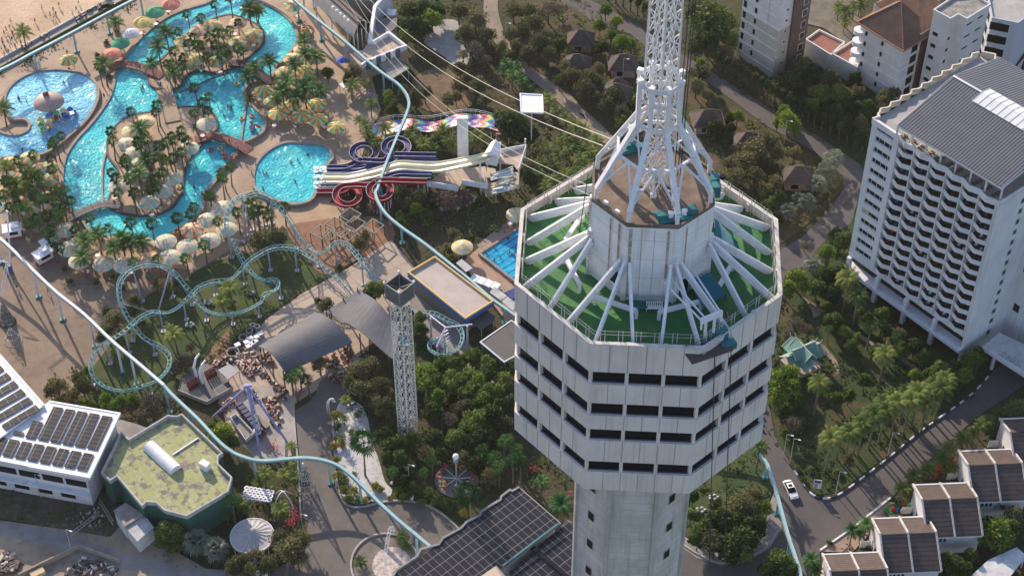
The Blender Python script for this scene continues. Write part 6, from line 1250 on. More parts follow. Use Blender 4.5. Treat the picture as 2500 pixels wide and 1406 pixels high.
rowhouse((1068, 765), 'white town house with brown roof and teal painted side by the play garden'); rowhouse((775, 1003), 'white town house with brown roof directly below the green play garden'); rowhouse((428, 1255), 'white town house with sunlit brown roof lowest in the row at the bottom edge')
# white flat canopy bottom right
p = [W(L(*q), 3.5) for q in ((1480, 1400), (1600, 1290), (1800, 1200), (1870, 1260), (1760, 1400), (1650, 1450))]; c = sum(p, Vector()) / 6; t = empty('carport', (c.x, c.y, 0), 'pale flat car port roof in the bottom right corner', 'carport')
MB().prism([v.xy for v in p], 3.35, 3.5).build('roof', mat('weathered_white_roof', (.55, .56, .57), .8), t)
for v in p[:5]: v = v * .92 + c * .08; MB().box((v.x, v.y, 1.67), (.2, .2, 3.35)).build('post', white, t)
# condominium blocks top right
def block(name, corners, z, m, label, group=None, roofm=None, cat='building', par=None):
    p = [W(q, z) for q in corners]; c = sum(p, Vector()) / len(p)
    t = par or empty(name, (c.x, c.y, 0), label, cat, group); MB().prism([v.xy for v in p], 0, z, mi=0, top=False).build('wall', m, t); MB().prism([v.xy for v in p], z - .3, z - .1).build('roof', roofm or mat('roof_deck_screed', (.36, .36, .35)), t)
    MB().wall([v.xy for v in p], z - .3, z + .5, .3).build('parapet', m, t); return t, p
def winrow(t, a, b, z0, z1, nf, us, w, h, m=None, out=.04, frame=True):
    a, b = Vector((a.x, a.y, 0)), Vector((b.x, b.y, 0)); d = b - a; l = d.length; d.normalize(); n = Vector((d.y, -d.x, 0)); rz = math.atan2(d.y, d.x)
    if n.dot(Vector((0, 0, 0)) - a) < 0: n = -n
    for k in range(nf):
        for u in us:
            c = a + d * l * u + n * out + Vector((0, 0, z0 + (z1 - z0) * (k + .5) / nf))
            f = MB().box(c, (w + .25, .1, h + .25), rz).build('window', m_hw, t); MB().box(c + n * .05, (w, .06, h), rz).build('pane', m_glass, f)
def bands(t, a, b, z0, z1, nf, m):
    mb = MB(); 
    for k in range(nf + 1): z = z0 + (z1 - z0) * k / nf; mb.bar((a.x, a.y, z), (b.x, b.y, z), .18, .22)
    mb.build('floor_band', m, t)
def zoneblock(base_front, base_left, base_right, z, dep=None): pass
# tower block C1: front corner, left corner, right corner given at ground level
g0, gl, gr = W(D(600, 560)), W(D(350, 400)), W(D(810, 450)); gb = gl + gr - g0
c = (g0 + gb) / 2; t = empty('apartment_tower', (c.x, c.y, 0), 'tall white and brown apartment tower cut off by the top edge', 'apartment tower')
Z1 = 46; MB().prism([v.xy for v in (g0, gl, gb, gr)], 14, Z1).build('upper_wall', m_wcl, t); MB().prism([v.xy for v in (g0, gl, gb, gr)], 0, 14).build('lower_wall', m_cream2, t)
winrow(t, gl, g0, 2, Z1, 14, (.38,), .8, 1.5); winrow(t, gl, g0, 2, Z1, 14, (.08,), 1.0, 1.9); winrow(t, g0, gr, 2, Z1, 14, (.25,), .6, .6)
bands(t, gl, g0, 2, Z1, 14, white)
d = (gr - g0); m_ = MB(); a, b = g0 + d * .42, g0 + d * .98; n = Vector((d.y, -d.x, 0)).normalized(); n = n if n.y < 0 else -n; m_.prism([v.xy for v in (a + n * .5, b + n * .5, b - n * 2, a - n * 2)], 0, 28); m_.build('brown_bay', m_wbr, t)
winrow(t, a + n * .5, b + n * .5, 1, 28, 8, (.7,), 1.4, 1.7); a2, b2 = g0 + d * .5, g0 + d * 1.06; MB().prism([v.xy for v in (a2 + n * .9, b2 + n * .9, b2 - n * 2, a2 - n * 2)], 28, Z1).build('white_bay', m_wcl, t)
MB().tube([g0.lerp(gl, .32) + n * .3, g0.lerp(gl, .32) + n * .3 + Vector((0, 0, 30))], .09, 5).build('drain_pipe', m_metal, t)
# hipped roof block C2
ef, el, er = W(D(1540, 372), 16.5), W(D(1205, 160), 16.5), W(D(1775, 228), 16.5); eb = el + er - ef; c = (ef + eb) / 2
t = empty('hipped_roof_block', (c.x, c.y, 0), 'white apartment block with brown hipped tile roof and round corner balconies', 'apartment block'); ap = c + Vector((0, 0, 7.5)); sh = lambda v, k=.9: v * k + Vector((c.x, c.y, v.z)) * (1 - k)
a1, a2 = ap.lerp(Vector((el.x, el.y, ap.z)), .1), ap.lerp(Vector((er.x, er.y, ap.z)), .1); mid = (ef + el) / 2
MB().add([ef, el, eb, er, ap], [(1, 0, 4), (2, 1, 4), (3, 2, 4), (0, 3, 4)]).add([v - Vector((0, 0, .2)) for v in (ef, el, eb, er)], [(0, 1, 2, 3)]).build('roof', m_tile2, t)
mb = MB()
for v in (ef, el, er, eb): mb.bar(v, ap, .2, .12)
for a, b in ((ef, el), (el, eb), (eb, er), (er, ef)): mb.bar(a, b, .2, .3)
mb.build('hip_cap', m_ridge, t); wp = [sh(v, .88) for v in (ef, el, eb, er)]
MB().prism([v.xy for v in wp], 0, 16.3).build('wall', m_wcl, t); winrow(t, wp[1], wp[0], 1, 16, 5, (.16, .55), .7, 1.2); bands(t, wp[1], wp[0], 1, 16, 5, white)
w0, w3 = wp[0], wp[3]; a, b = w0.lerp(w3, .3), w0.lerp(w3, .62)
n = (wp[0] - wp[1]).normalized(); MB().prism([v.xy for v in (w0.lerp(w3, .66) + n * .4, w3 + n * .4, w3 - n, w0.lerp(w3, .66) - n)], 0, 16).build('brown_bay', m_wbr, t); winrow(t, w0, w3, 0, 16, 5, (.45,), 2.2, 2.2); bands(t, w0, w3, 0, 16, 5, white)
for k in range(5): z = 1 + k * 3.1; MB().cyl((wp[1].x, wp[1].y, z), 1.5, 1.1, 12).build('round_balcony', white, t)
# second hipped wing, further back
e2 = [v + (W(D(1330, 30), 18) - el) for v in (ef, el, eb, er)]
c2 = sum(e2, Vector()) / 4; t2 = empty('hipped_roof_wing', (c2.x, c2.y, 0), 'further wing with sunlit orange brown hipped roof at the top edge', 'apartment block'); MB().add(e2 + [c2 + Vector((0, 0, 7))], [(1, 0, 4), (2, 1, 4), (3, 2, 4), (0, 3, 4)]).build('roof', mat('sunlit_orange_tiles', (.24, .14, .10), .8, (.18, .11, .08), .6), t2); MB().prism([sh(v, 1).xy for v in e2], 0, 17.8).build('wall', m_wcl, t2)
# white block C3
t, p = block('white_block', [NE(560, 195), NE(840, 345), NE(975, 270), NE(1125, 345), NE(1525, 100), NE(1250, -60), NE(900, -30)], 25, m_wcl, 'plain white block with mottled grey flat roof and notched front', roofm=mat('mottled_roof', (.30, .29, .26), .9, (.17, .16, .15), .4, 8, col3=(.42, .40, .36), scale3=.7, amt3=.6))
winrow(t, p[0], p[1], 1, 21, 6, (.35,), 1.4, 1.0); winrow(t, p[1], p[2], 1, 21, 6, (.3,), .8, .9); winrow(t, p[3], p[4], 1, 25, 7, (.15, .62), 1.9, .45)
# brown mass between C2 and C3, temple roofs and far slab
block('brown_block', [NE(350, 620), NE(560, 520), NE(700, -200), NE(400, -300), NE(250, 100)], 15.5, m_wbr, 'dark brown wing between the hipped roof block and the plain white block')
t, p = block('far_slab', [NE(1560, 330), NE(2000, 420), NE(2300, 200), NE(2500, -300), NE(1600, -300), NE(1500, 0)], 20, mat('blue_white', (.42, .45, .52), .8), 'bluish white slab with dark balconies in the top right corner')
winrow(t, p[0], p[1], 2, 20, 5, (.2, .5), 2.6, 2.2); winrow(t, p[5], p[0], 2, 20, 5, (.5,), 2.4, 2.2)
m_dk = mat('dark_purple_tiles', (.06, .045, .055), .7, (.045, .035, .045), .6, 5, stripe=[('z', .3, (.03, .025, .03), .2)])
c = W(NE(1760, 800), 5); c.z = 0; t = empty('temple_style_hall', c, 'dark purple temple style roofs with white ridges behind the hotel', 'hall')
MB().box(c + Vector((0, 0, 2)), (17, 12, 4), .6).build('wall', m_wbr, t); gable(c, 20, 14, 4, 4.5, .6, t, m_dk, white); gable(c + Vector((3, 3, 0)), 9, 6, 8.2, 3, .6, t, m_dk, white); gable(c + Vector((1, -2, 0)), 12, 8, 5.5, 3.4, .6 + pi / 2, t, m_dk, white)
c = W(NE(2100, 900), 5); c.z = 0; t = empty('temple_style_annex', c, 'small dark gabled annex with pale ridges at the right edge behind the hotel', 'hall'); MB().box(c + Vector((0, 0, 1.5)), (9, 7, 3), -.4).build('wall', m_wbr, t); gable(c, 11, 9, 3, 3, -.4, t, m_dk, white)
m_terra = mat('terracotta_roof', (.26, .11, .085), .85, (.20, .09, .07), .4, 6)
block('low_terracotta_block', [D(842, 292), D(935, 225), D(1115, 312), D(1020, 402)], 5, m_wcl, 'low block with flat terracotta roof and white parapet beside the apartment tower', 'terracotta roofed blocks', m_terra)
block('low_terracotta_block', [D(1030, 395), D(1230, 268), D(1245, 400), D(1205, 490)], 5, m_wcl, 'low block with flat terracotta roof joined to the round corner balconies', 'terracotta roofed blocks', m_terra)
# court behind with loungers
sheet('hotel_courtyard', [(1960, -60), (2100, -60), (2100, 60), (2070, 110), (2010, 70), (1970, 60)], mat('court_paving', (.17, .14, .12), .85, (.10, .10, .07), .4), 0)
# --- solar roofed halls
m_wsheet = mat('white_roof_sheet', (.74, .74, .74), .5, (.66, .66, .66), .4, 4, stripe=[(R(20), .9, (.62, .62, .62), .06)])
def solar_mat(name, ang, per1, per2): return mat(name, (.016, .017, .026), .4, (.024, .024, .032), .5, 3, spec=.08, stripe=[(ang, per1, (.17, .175, .18), .06), (ang + pi / 2, per2, (.17, .175, .18), .06)])
def rooflet(Z, q, z0=None, par=None, name='solar_array', m=None, th=.12, lift=.25, zf_=None):
    v = [W(Z(*x), zf_ + lift) for x in q]; mb = MB(); mb.prism([a.xy for a in v], zf_ + lift - th, zf_ + lift); return mb.build(name, m, par)
ZR = 9.5
rA = [(345, 172), (845, 258), (632, 708), (200, 630), (-260, 540), (-200, 480), (0, 435), (300, 205)]; p = [W(I(*q), ZR) for q in rA]; c = sum(p, Vector()) / 8; s1 = empty('solar_roofed_hall', (c.x, c.y, 0), 'white roofed hall with separate dark solar arrays left of the mossy roof', 'hall')
MB().prism([v.xy for v in p], ZR - .3, ZR).build('roof', m_wsheet, s1); mb = MB(); mb.wall([v.xy for v in p[:4]], ZR - .5, ZR + .12, .35, False); mb.build('roof_edge', white_clean, s1)
d1 = (p[1] - p[0]); a1_ = math.atan2(d1.y, d1.x); v1 = W(I(265, 435), ZR) - W(I(380, 208), ZR); ms_ = solar_mat('solar_panel', math.atan2(v1.y, v1.x), 1.02, 1.9)
for q in ([(378, 208), (447, 218), (335, 450), (265, 436)], [(465, 223), (532, 233), (422, 466), (352, 452)], [(550, 238), (618, 250), (510, 482), (438, 468)], [(636, 253), (704, 264), (598, 498), (526, 484)], [(724, 270), (795, 281), (686, 514), (614, 500)], [(234, 308), (303, 319), (247, 437), (178, 424)], [(108, 379), (170, 391), (160, 414), (93, 402)]): rooflet(I, q, par=s1, m=ms_, zf_=ZR)
for k in range(-1, 7): rooflet(I, [(70 + 87.5 * k, 436 + 16.2 * k), (139 + 87.5 * k, 448 + 16.2 * k), (86 + 87.5 * k, 564 + 16.2 * k), (15 + 87.5 * k, 550 + 16.2 * k)], par=s1, m=ms_, zf_=ZR)
w_ = [v * .93 + c * .07 for v in p[:5]]; w_ = [Vector((v.x, v.y, 0)) for v in w_]; MB().prism([v.xy for v in [w_[0], w_[1], w_[2], w_[3], w_[4], Vector((p[6].x, p[6].y, 0))]], 0, ZR - .3).build('wall', m_wcl, s1)
winrow(s1, w_[4], w_[2], 4.6, 8.2, 1, (.1, .3, .5, .7, .9), 4.2, 1.8); winrow(s1, w_[4], w_[2], .6, 4.0, 1, (.2, .4, .6, .8), 3.0, 2.0); MB().bar((w_[4].x, w_[4].y - .6, 4.3), (w_[2].x, w_[2].y - .6, 4.3), 1.4, .4).build('ledge', white, s1)
rB = [(-600, -500), (0, -150), (308, 200), (0, 430), (-400, 420)]; p = [W(I(*q), ZR + .6) for q in rB]; c = sum(p, Vector()) / 5; s2 = empty('solar_roofed_wing', (c.x, c.y, 0), 'white roofed wing with continuous solar strips cut by the left edge', 'hall')
MB().prism([v.xy for v in p], ZR + .2, ZR + .6).build('roof', m_wsheet, s2); MB().prism([(v * .94 + c * .06).xy for v in p], 0, ZR + .2).build('wall', m_wcl, s2); MB().wall([p[0].xy, p[1].xy, p[2].xy], ZR + .1, ZR + .75, .5, False).build('roof_edge', white_clean, s2)
v1 = W(I(0, 350), ZR) - W(I(270, 230), ZR); ms2 = solar_mat('solar_panel_strip', math.atan2(v1.y, v1.x), 1.9, 1.02)
for k in range(7): o = (-33 * k, -57 * k); rooflet(I, [(285 + o[0] * 1.55, 232 + o[1]), (40 + o[0] * 1.55, 372 + o[1] * 1.0), (10 + o[0] * 1.55, 340 + o[1]), (250 + o[0] * 1.55, 196 + o[1])], par=s2, m=ms2, zf_=ZR + .6)
for k in range(7): o = (-33 * k, -57 * k); rooflet(I, [(20 + o[0] * 1.55, 382 + o[1]), (-200 + o[0] * 1.55, 505 + o[1]), (-230 + o[0] * 1.55, 475 + o[1]), (-10 + o[0] * 1.55, 350 + o[1])], par=s2, m=ms2, zf_=ZR + .6) if k > 1 else None
# mossy green roof
m_moss = mat('mossy_roof', (.32, .33, .15), .9, (.17, .15, .13), .42, 10, lo=.51, hi=.56, col3=(.42, .41, .30), scale3=.9, amt3=.6, stripe=[(R(33), 1.15, (.25, .27, .13), .08), (R(123), 2.4, (.25, .25, .16), .04)], bump=.04)
gp = [(858, 400), (912, 448), (1188, 280), (1250, 287), (1285, 270), (1570, 545), (1540, 562), (1537, 620), (1636, 715), (1610, 812), (1320, 985), (1165, 945), (1105, 890), (1035, 885), (1006, 912), (830, 703), (780, 735), (720, 680)]
p = [W(I(*q), 7.5) for q in gp]; c = sum(p, Vector()) / len(p); s3 = empty('mossy_roofed_building', (c.x, c.y, 0), 'angular building with mossy yellow-green flat roof and teal green lower walls', 'building')
MB().prism([v.xy for v in p], 0, 7.0).build('wall', mat('teal_green_wall', (.012, .11, .08), .8, (.05, .09, .08), .5), s3); MB().prism([(v * .995 + c * .005).xy for v in p], 7.0, 7.05).build('roof', m_moss, s3)
MB().wall([v.xy for v in p], 6.9, 7.9, .3).build('parapet', mat('grey_white_parapet', (.42, .43, .42), .8, (.30, .31, .30), .8), s3)
a, b = W(I(1052, 490), 7.1), W(I(1245, 665), 7.1); ax = (b - a).normalized(); sx = Vector((-ax.y, ax.x, 0)); mb = MB(); nn = 12
for i in range(nn + 1): an_ = pi * i / nn; 
sec = [(1.35 * math.cos(pi * i / nn), 1.35 * math.sin(pi * i / nn)) for i in range(nn + 1)]
mb.add([a + sx * s + Vector((0, 0, h)) for s, h in sec] + [b + sx * s + Vector((0, 0, h)) for s, h in sec], [(i, i + 1, nn + 2 + i, nn + 1 + i) for i in range(nn)] + [tuple(range(nn + 1)), tuple(range(2 * nn + 1, nn, -1))]); sv = mb.build('barrel_skylight', mat('skylight_white', (.72, .73, .74), .4, (.62, .63, .65), 1), s3)
MB().box(W(I(1448, 625), 7.9), (1.9, 1.3, 1.6), -.6).build('rooftop_box', white, s3); MB().bar(W(I(1222, 548), 7.2), W(I(1400, 432), 7.2), .25, .25).build('roof_pipe', white, s3)
def shed(Z, q, z, label, m, wallm, cat='shed', slope=.3, name='shed'):
    p = [W(Z(*x), z) for x in q]; c = sum(p, Vector()) / len(p); t = empty(name, (c.x, c.y, 0), label, cat); MB().prism([v.xy for v in p], z - .2, z).build('roof', m, t); MB().prism([(v * .93 + Vector((c.x, c.y, v.z)) * .07).xy for v in p], 0, z - .2).build('wall', wallm, t); return t
m_old = mat('old_sheet_roof', (.30, .27, .25), .85, (.22, .19, .175), .7, 7, col3=(.42, .39, .36), scale3=.8, amt3=.5)
shed(I, [(800, 942), (885, 885), (1022, 968), (880, 1056)], 4.2, 'low shed with rusty brown sheet roof below the mossy roof', m_old, m_wcl); shed(I, [(885, 1062), (1025, 978), (1088, 1060), (970, 1160)], 3.8, 'low shed with pale grey sheet roof beside the round green tree', mat('pale_sheet_roof', (.46, .46, .46), .8, (.34, .34, .34), .7, 6), m_wcl)
shed(I, [(800, 330), (850, 300), (960, 330), (1050, 362), (905, 445), (860, 400), (850, 560), (730, 660), (760, 480)], 4.5, 'low grey concrete terrace roof between the white solar hall and the mossy roof', mat('grey_terrace', (.27, .25, .235), .9, (.20, .185, .175), .4, 6), m_wcl)
# central solar roof
p = [W(q, 8) for q in ((1268, 1188), (1370, 1276), (1225, 1390), (1170, 1440), (1060, 1560), (760, 1560), J(1170, 1395), J(1330, 1290), J(1500, 1160), J(1640, 1060), J(1790, 940), J(1852, 890))]; c = sum(p, Vector()) / 12
s4 = empty('solar_roofed_arcade', (c.x, c.y, 0), 'large dark solar panelled roof with grey scalloped edge left of the tower shaft', 'hall'); v1 = p[1] - p[0]; ms3 = solar_mat('dark_solar_sheet', math.atan2(v1.y, v1.x), 2.05, 1.36)
MB().prism([v.xy for v in p], 7.6, 8).build('roof', mat('frame_grey', (.24, .24, .235), .7), s4); MB().prism([(v * .985 + c * .015).xy for v in p], 8.05, 8.14).build('solar_array', ms3, s4); MB().prism([(v * .94 + c * .06).xy for v in p], 0, 7.6).build('wall', m_wcl, s4)
ed = [p[11], p[0]]; ed = [W(K(330, 845), 8.3), W(K(285, 870), 8.3), W(K(270, 862), 8.3), W(K(215, 905), 8.3), W(K(212, 925), 8.3), W(K(150, 960), 8.3), W(K(90, 1000), 8.3), W(K(85, 1020), 8.3), W(K(0, 1062), 8.3), W(J(1640, 1062), 8.3), W(J(1620, 1075), 8.3), W(J(1510, 1135), 8.3), W(J(1480, 1180), 8.3), W(J(1350, 1215), 8.3), W(J(1325, 1265), 8.3), W(J(1180, 1360), 8.3), W(J(1150, 1420), 8.3)]
MB().wall([v.xy for v in ed], 7.3, 8.4, .4, False).build('scalloped_edge', mat('scallop_grey', (.25, .26, .26), .85, (.17, .175, .17), .8), s4)
p2_ = [W(q, 7.2) for q in ((1372, 1282), (1386, 1268), (1480, 1320), (1480, 1560), (1290, 1560), (1240, 1396))]; c2 = sum(p2_, Vector()) / 6; s5 = empty('solar_roofed_annex', (c2.x, c2.y, 0), 'smaller solar panelled roof with a dark gap touching the tower shaft', 'hall')
MB().prism([v.xy for v in p2_], 6.8, 7.2).build('roof', mat('frame_grey', (.24, .24, .235)), s5); MB().prism([(v * .98 + c2 * .02).xy for v in p2_], 7.25, 7.33).build('solar_array', ms3, s5); MB().prism([(v * .94 + c2 * .06).xy for v in p2_], 0, 6.8).build('wall', m_wcl, s5)
MB().bar(W(K(575, 1075), 8.6), W(K(225, 1340), 8.6), .4, .25).build('gutter', mat('gutter_teal', (.05, .15, .16), .7), s4); MB().bar(W(K(400, 1215), 7.6), W(K(640, 1420), 7.6), .8, .3).build('dark_gap', m_glass, s5)
MB().prism([W(q, 8.9).xy for q in (K(90, 1405), K(185, 1340), K(240, 1405), K(200, 1450))], 8.15, 9.0).build('rooftop_block', mat('beige_cap', (.50, .40, .31), .85), s4)
# curved grey roofs
def vault(q, z0, rise, label, nm='curved_roof_shed', conc=False):
    p = [W(F_(*x), z0) for x in q]; c = sum(p, Vector()) / 4; t = empty(nm, (c.x, c.y, 0), label, 'shed', 'grey curved roof sheds'); mb = MB(); nn = 14; vs = []
    for i in range(nn + 1):
        s = i / nn; h = rise * (math.sin(pi * s) if not conc else (.9 * math.sin(pi * s) ** 2 - .5 * s)); a = p[0].lerp(p[3], s) + Vector((0, 0, h)); b = p[1].lerp(p[2], s) + Vector((0, 0, h)); vs += [a, b, a - Vector((0, 0, .15)), b - Vector((0, 0, .15))]
    fs = []
    for i in range(nn): k = i * 4; fs += [(k, k + 1, k + 5, k + 4), (k + 2, k + 6, k + 7, k + 3), (k, k + 4, k + 6, k + 2), (k + 1, k + 3, k + 7, k + 5)]
    mb.add(vs, fs); d = p[3] - p[0]; mb.build('roof', mat('grey_ribbed_sheet', (.15, .15, .165), .7, (.12, .12, .13), .4, 5, spec=.1, stripe=[(math.atan2((p[1] - p[0]).y, (p[1] - p[0]).x), .5, (.085, .085, .095), .3)]), t)
    for i in range(0, 4):
        for j in (.08, .5, .92): v = p[i].lerp(p[(i + 1) % 4], j); MB().box((v.x, v.y, z0 / 2), (.25, .25, z0)).build('post', m_iron, t)
    return t
vault([(205, 1130), (612, 885), (880, 1100), (400, 1318)], 5.5, 1.9, 'grey barrel curved roof shed above the construction clutter'); vault([(1180, 1230), (1215, 1000), (935, 700), (690, 858)], 5.8, 1.6, 'grey swooping roof shed just left of the drop tower', conc=True)
# flat roof with blue and yellow fascia
p = [W(q, 5.5) for q in (DT(240, 128), DT(560, -60), DT(1270, 480), DT(935, 690))]; c = sum(p, Vector()) / 4; t = empty('blue_fascia_building', (c.x, c.y, 0), 'long building with ribbed beige-grey flat roof edged in blue and yellow beside the lap pool', 'building'); v1 = p[1] - p[0]
MB().prism([v.xy for v in p], 5.0, 5.2).build('roof', mat('beige_ribbed_sheet', (.47, .41, .36), .7, (.40, .345, .31), .35, 6, stripe=[(math.atan2(v1.y, v1.x) + pi / 2, .55, (.22, .195, .18), .22)]), t); MB().wall([v.xy for v in p], 4.9, 5.75, .3).build('yellow_rim', mat('rim_yellow', (.58, .40, .16), .6), t); MB().wall([(v * 1.008 - c * .008).xy for v in p], 4.2, 5.3, .3).build('blue_fascia', mat('fascia_blue', (.03, .10, .30), .5), t)
MB().prism([(v * .9 + c * .1).xy for v in p], 0, 4.9).build('wall', mat('dim_wall', (.18, .17, .16), .8), t)
def flatroof(Z, q, z, label, m, posts=True, name='open_canopy', cat='canopy', edge=None, g=None):
    p = [W(Z(*x), z) for x in q]; c = sum(p, Vector()) / len(p); t = empty(name, (c.x, c.y, 0), label, cat, g); MB().prism([v.xy for v in p], z - .15, z).build('roof', m, t)
    if edge: MB().wall([v.xy for v in p], z - .25, z + .12, .2).build('roof_edge', edge, t)
    for v in p: v = v * .94 + Vector((c.x, c.y, v.z)) * .06; MB().box((v.x, v.y, z / 2), (.16, .16, z - .3)).build('post', m_metal, t)
    return t
flatroof(DT, [(1118, 980), (1498, 718), (1900, 960), (1410, 1222)], 5, 'dark grey ribbed roof with white edges tucked behind the left side of the tower', mat('dark_ribbed_sheet', (.11, .105, .105), .7, (.09, .085, .085), .5, 4, stripe=[(R(50), .6, (.06, .06, .06), .3)]), edge=white_clean)
m_ps = mat('pale_sheet_roof', (.46, .46, .46), .8)
flatroof(DT, [(820, 10), (890, -40), (1025, 72), (940, 120)], 2.8, 'small pale grey sun canopy at the near left corner of the lap pool', m_ps, g='pool side canopies'); flatroof(DT, [(1230, 370), (1290, 300), (1445, 410), (1370, 470)], 2.8, 'small pale grey canopy below the lap pool, upper one of two', m_ps, g='pool side canopies'); flatroof(DT, [(1380, 480), (1450, 420), (1580, 520), (1510, 590)], 2.8, 'small pale grey canopy below the lap pool, lower one nearest the tower', m_ps, g='pool side canopies')
flatroof(DT, [(970, 720), (1180, 580), (1300, 660), (1290, 720), (1130, 830)], 3, 'low dark metal roof below the near corner of the blue fascia building', mat('dark_ribbed_sheet', (.11, .105, .105)), cat='roof')
sheet('lap_pool_paving', [(1130, 640), (1262, 525), (1420, 600), (1400, 700), (1280, 800), (1240, 790), (1160, 690)], mat('brick_paving', (.40, .27, .19), .85, (.32, .21, .15), .3, 7, stripe=[(R(40), 1.2, (.28, .19, .14), .07), (R(130), .6, (.28, .19, .14), .07)]), z=.2)
sheet('lap_pool_edge', [(1165, 600), (1240, 540), (1250, 548), (1172, 610)], m_cope, z=.22)
c = W(DT(1150, 300)); t = empty('pool_side_steps', c, 'white stepped blocks between the monorail beam and the lap pool', 'steps')
for k in range(4): MB().box(c + Vector((-1.8 + k * 1.5, .9 - k * .75, .9 - k * .05)), (1.6, 2.0, 1.8), -.6).build('block', white_clean, t)
MB().box(W(DT(1530, 385), .3), (3.2, 2.6, .3), .6).build('gym_mat', mat('mat_navy', (.02, .04, .17), .7), org=tuple(W(DT(1530, 385)))); tag(bpy.data.objects['gym_mat'], 'navy blue mat on the brick paving beside the tower', 'mat')
# station, terrace and stall roofs at the top
p = [W(TP(*q), 6) for q in ((60, -60), (480, -60), (893, 322), (690, 522))]; p[0] = W(TP(-60, -160), 6); p[1] = W(TP(370, -160), 6); c = sum(p, Vector()) / 4
t = empty('ride_station', (c.x, c.y, 0), 'long grey arched station roof with five white domed vents at the top edge', 'station'); mb = MB(); nn = 12; vs = []
for i in range(nn + 1):
    s = i / nn; h = 2.6 * math.sin(pi * s); a = p[0].lerp(p[1], s) + Vector((0, 0, h)); b = p[3].lerp(p[2], s) + Vector((0, 0, h)); vs += [a, b, a - Vector((0, 0, .15)), b - Vector((0, 0, .15))]
fs = []
for i in range(nn): k = i * 4; fs += [(k, k + 4, k + 5, k + 1), (k + 2, k + 3, k + 7, k + 6), (k, k + 2, k + 6, k + 4), (k + 1, k + 5, k + 7, k + 3)]
mb.add(vs, fs); mb.build('roof', mat('pale_brown_sheet', (.33, .30, .28), .75, (.26, .235, .22), .3, 7), t)
for s in (.42, .62): mb = MB(); a, b = p[0].lerp(p[1], s) + Vector((0, 0, 2.75)), p[3].lerp(p[2], s) + Vector((0, 0, 2.75)); mb.bar(a, b, .8, .35); mb.build('roof_groove', m_iron, t)
for k in range(5): MB().ball(W(TP(412 + 53 * k, 105 + 45 * k), 8.9), .42, 8, .8).build('vent_dome', white_clean, t)
for i in range(4):
    for j in (.1, .4, .7, .95): v = p[i].lerp(p[(i + 1) % 4], j) * .97 + c * .03; MB().box((v.x, v.y, 3), (.3, .3, 6)).build('post', m_wcl, t)
p = [W(TP(*q), 4.5) for q in ((895, 600), (970, 610), (1175, 490), (1412, 672), (1330, 700), (870, 885), (800, 940), (640, 740), (820, 690))]; c = sum(p, Vector()) / 9; t = empty('station_terrace', (c.x, c.y, 0), 'beige roof terrace with thick white parapets and checkered front edge below the arched station', 'terrace')
MB().prism([v.xy for v in p], 0, 4.5).build('floor', m_pf, t); MB().wall([v.xy for v in p[:7]], 4.3, 5.6, .45, False).build('parapet', white, t)
for k in range(7): a, b = p[4].lerp(p[5], k / 7), p[4].lerp(p[5], (k + 1) / 7); n = Vector((0, -.3, 0)); MB().wall([(a + n).xy, (b + n).xy], 3.0, 5.62, .3, False).build('checker_panel', white if k % 2 else mat('panel_grey_dark', (.12, .12, .14), .8), t)
MB().wall([W(TP(*q), 4.5).xy for q in ((915, 590), (985, 130), (1080, 20), (1200, -60))], 0, 5.4, .8, False).build('white_boundary_wall', white, org=tuple(W(TP(985, 130)))); tag(bpy.data.objects['white_boundary_wall'], 'thick white wall running up from the station terrace to the top edge', 'wall')
flatroof(TP, [(1010, 872), (1240, 760), (1455, 945), (1222, 1090)], 3.6, 'striped grey-beige stall roof with dark green sides below the station terrace', mat('striped_stall_roof', (.36, .32, .27), .8, (.29, .26, .22), .4, 6, stripe=[(R(130), 2.4, (.22, .21, .20), .35)]), edge=mat('stall_green', (.03, .14, .10), .7))
shed(TP, [(500, 0), (1050, 0), (1060, -120), (480, -120)], 5.5, 'teal edged roof cut by the top edge above the station', mat('teal_edge', (.05, .36, .40), .5), mat('dim_wall', (.18, .17, .16)), 'building')
p = [W(TP(*q), 2.5) for q in ((1000, 250), (1295, 250), (1285, 370), (1190, 450), (960, 445))]; t = shed(TP, [(1000, 250), (1295, 250), (1285, 370), (1190, 450), (960, 445)], 2.8, 'low dark machine yard roof right of the white boundary wall', mat('dark_yard', (.12, .12, .13), .8, (.18, .18, .18), .6), m_wcl)
MB().box(W(TP(1218, 195), 1.2), (2.3, 1.9, 1.6), -.1).box(W(TP(1218, 195), 2.1), (1.9, 1.5, .3), -.1).build('utility_unit', white_clean, org=tuple(W(TP(1218, 195)))); tag(bpy.data.objects['utility_unit'], 'white boxy utility unit behind the machine yard at the top', 'utility box')
shed(B, [(0, 0), (1, 0), (1, 1), (0, 1)], 1, 'x', m_ps, m_wcl) if 0 else None
flatroof(B, [(785, 605), (830, 575), (870, 620), (830, 645)], 2.6, 'pale small stall roof beside the trees right of the umbrellas', white)
# stack of white plastic chairs as a rack
c = W(B(950, 690)); mb = MB(); M = Matrix.Rotation(-.5, 3, 'Z')
for i in range(9): mb.bar(c + M @ Vector((-3.6 + i * .9, -1.6, .7)), c + M @ Vector((-3.6 + i * .9, 1.6, .7)), .12)
for j in range(3): mb.bar(c + M @ Vector((-3.6, -1.4 + j * 1.4, .62)), c + M @ Vector((3.6, -1.4 + j * 1.4, .62)), .1)
for i in (-3.5, 3.5):
    for j in (-1.4, 1.4): mb.bar(c + M @ Vector((i, j, 0)), c + M @ Vector((i, j, .6)), .1)
mb.build('lounger_rack', m_metal, org=tuple(c)); tag(bpy.data.objects['lounger_rack'], 'grey rack of folded loungers on the ground below the stall trees', 'rack')
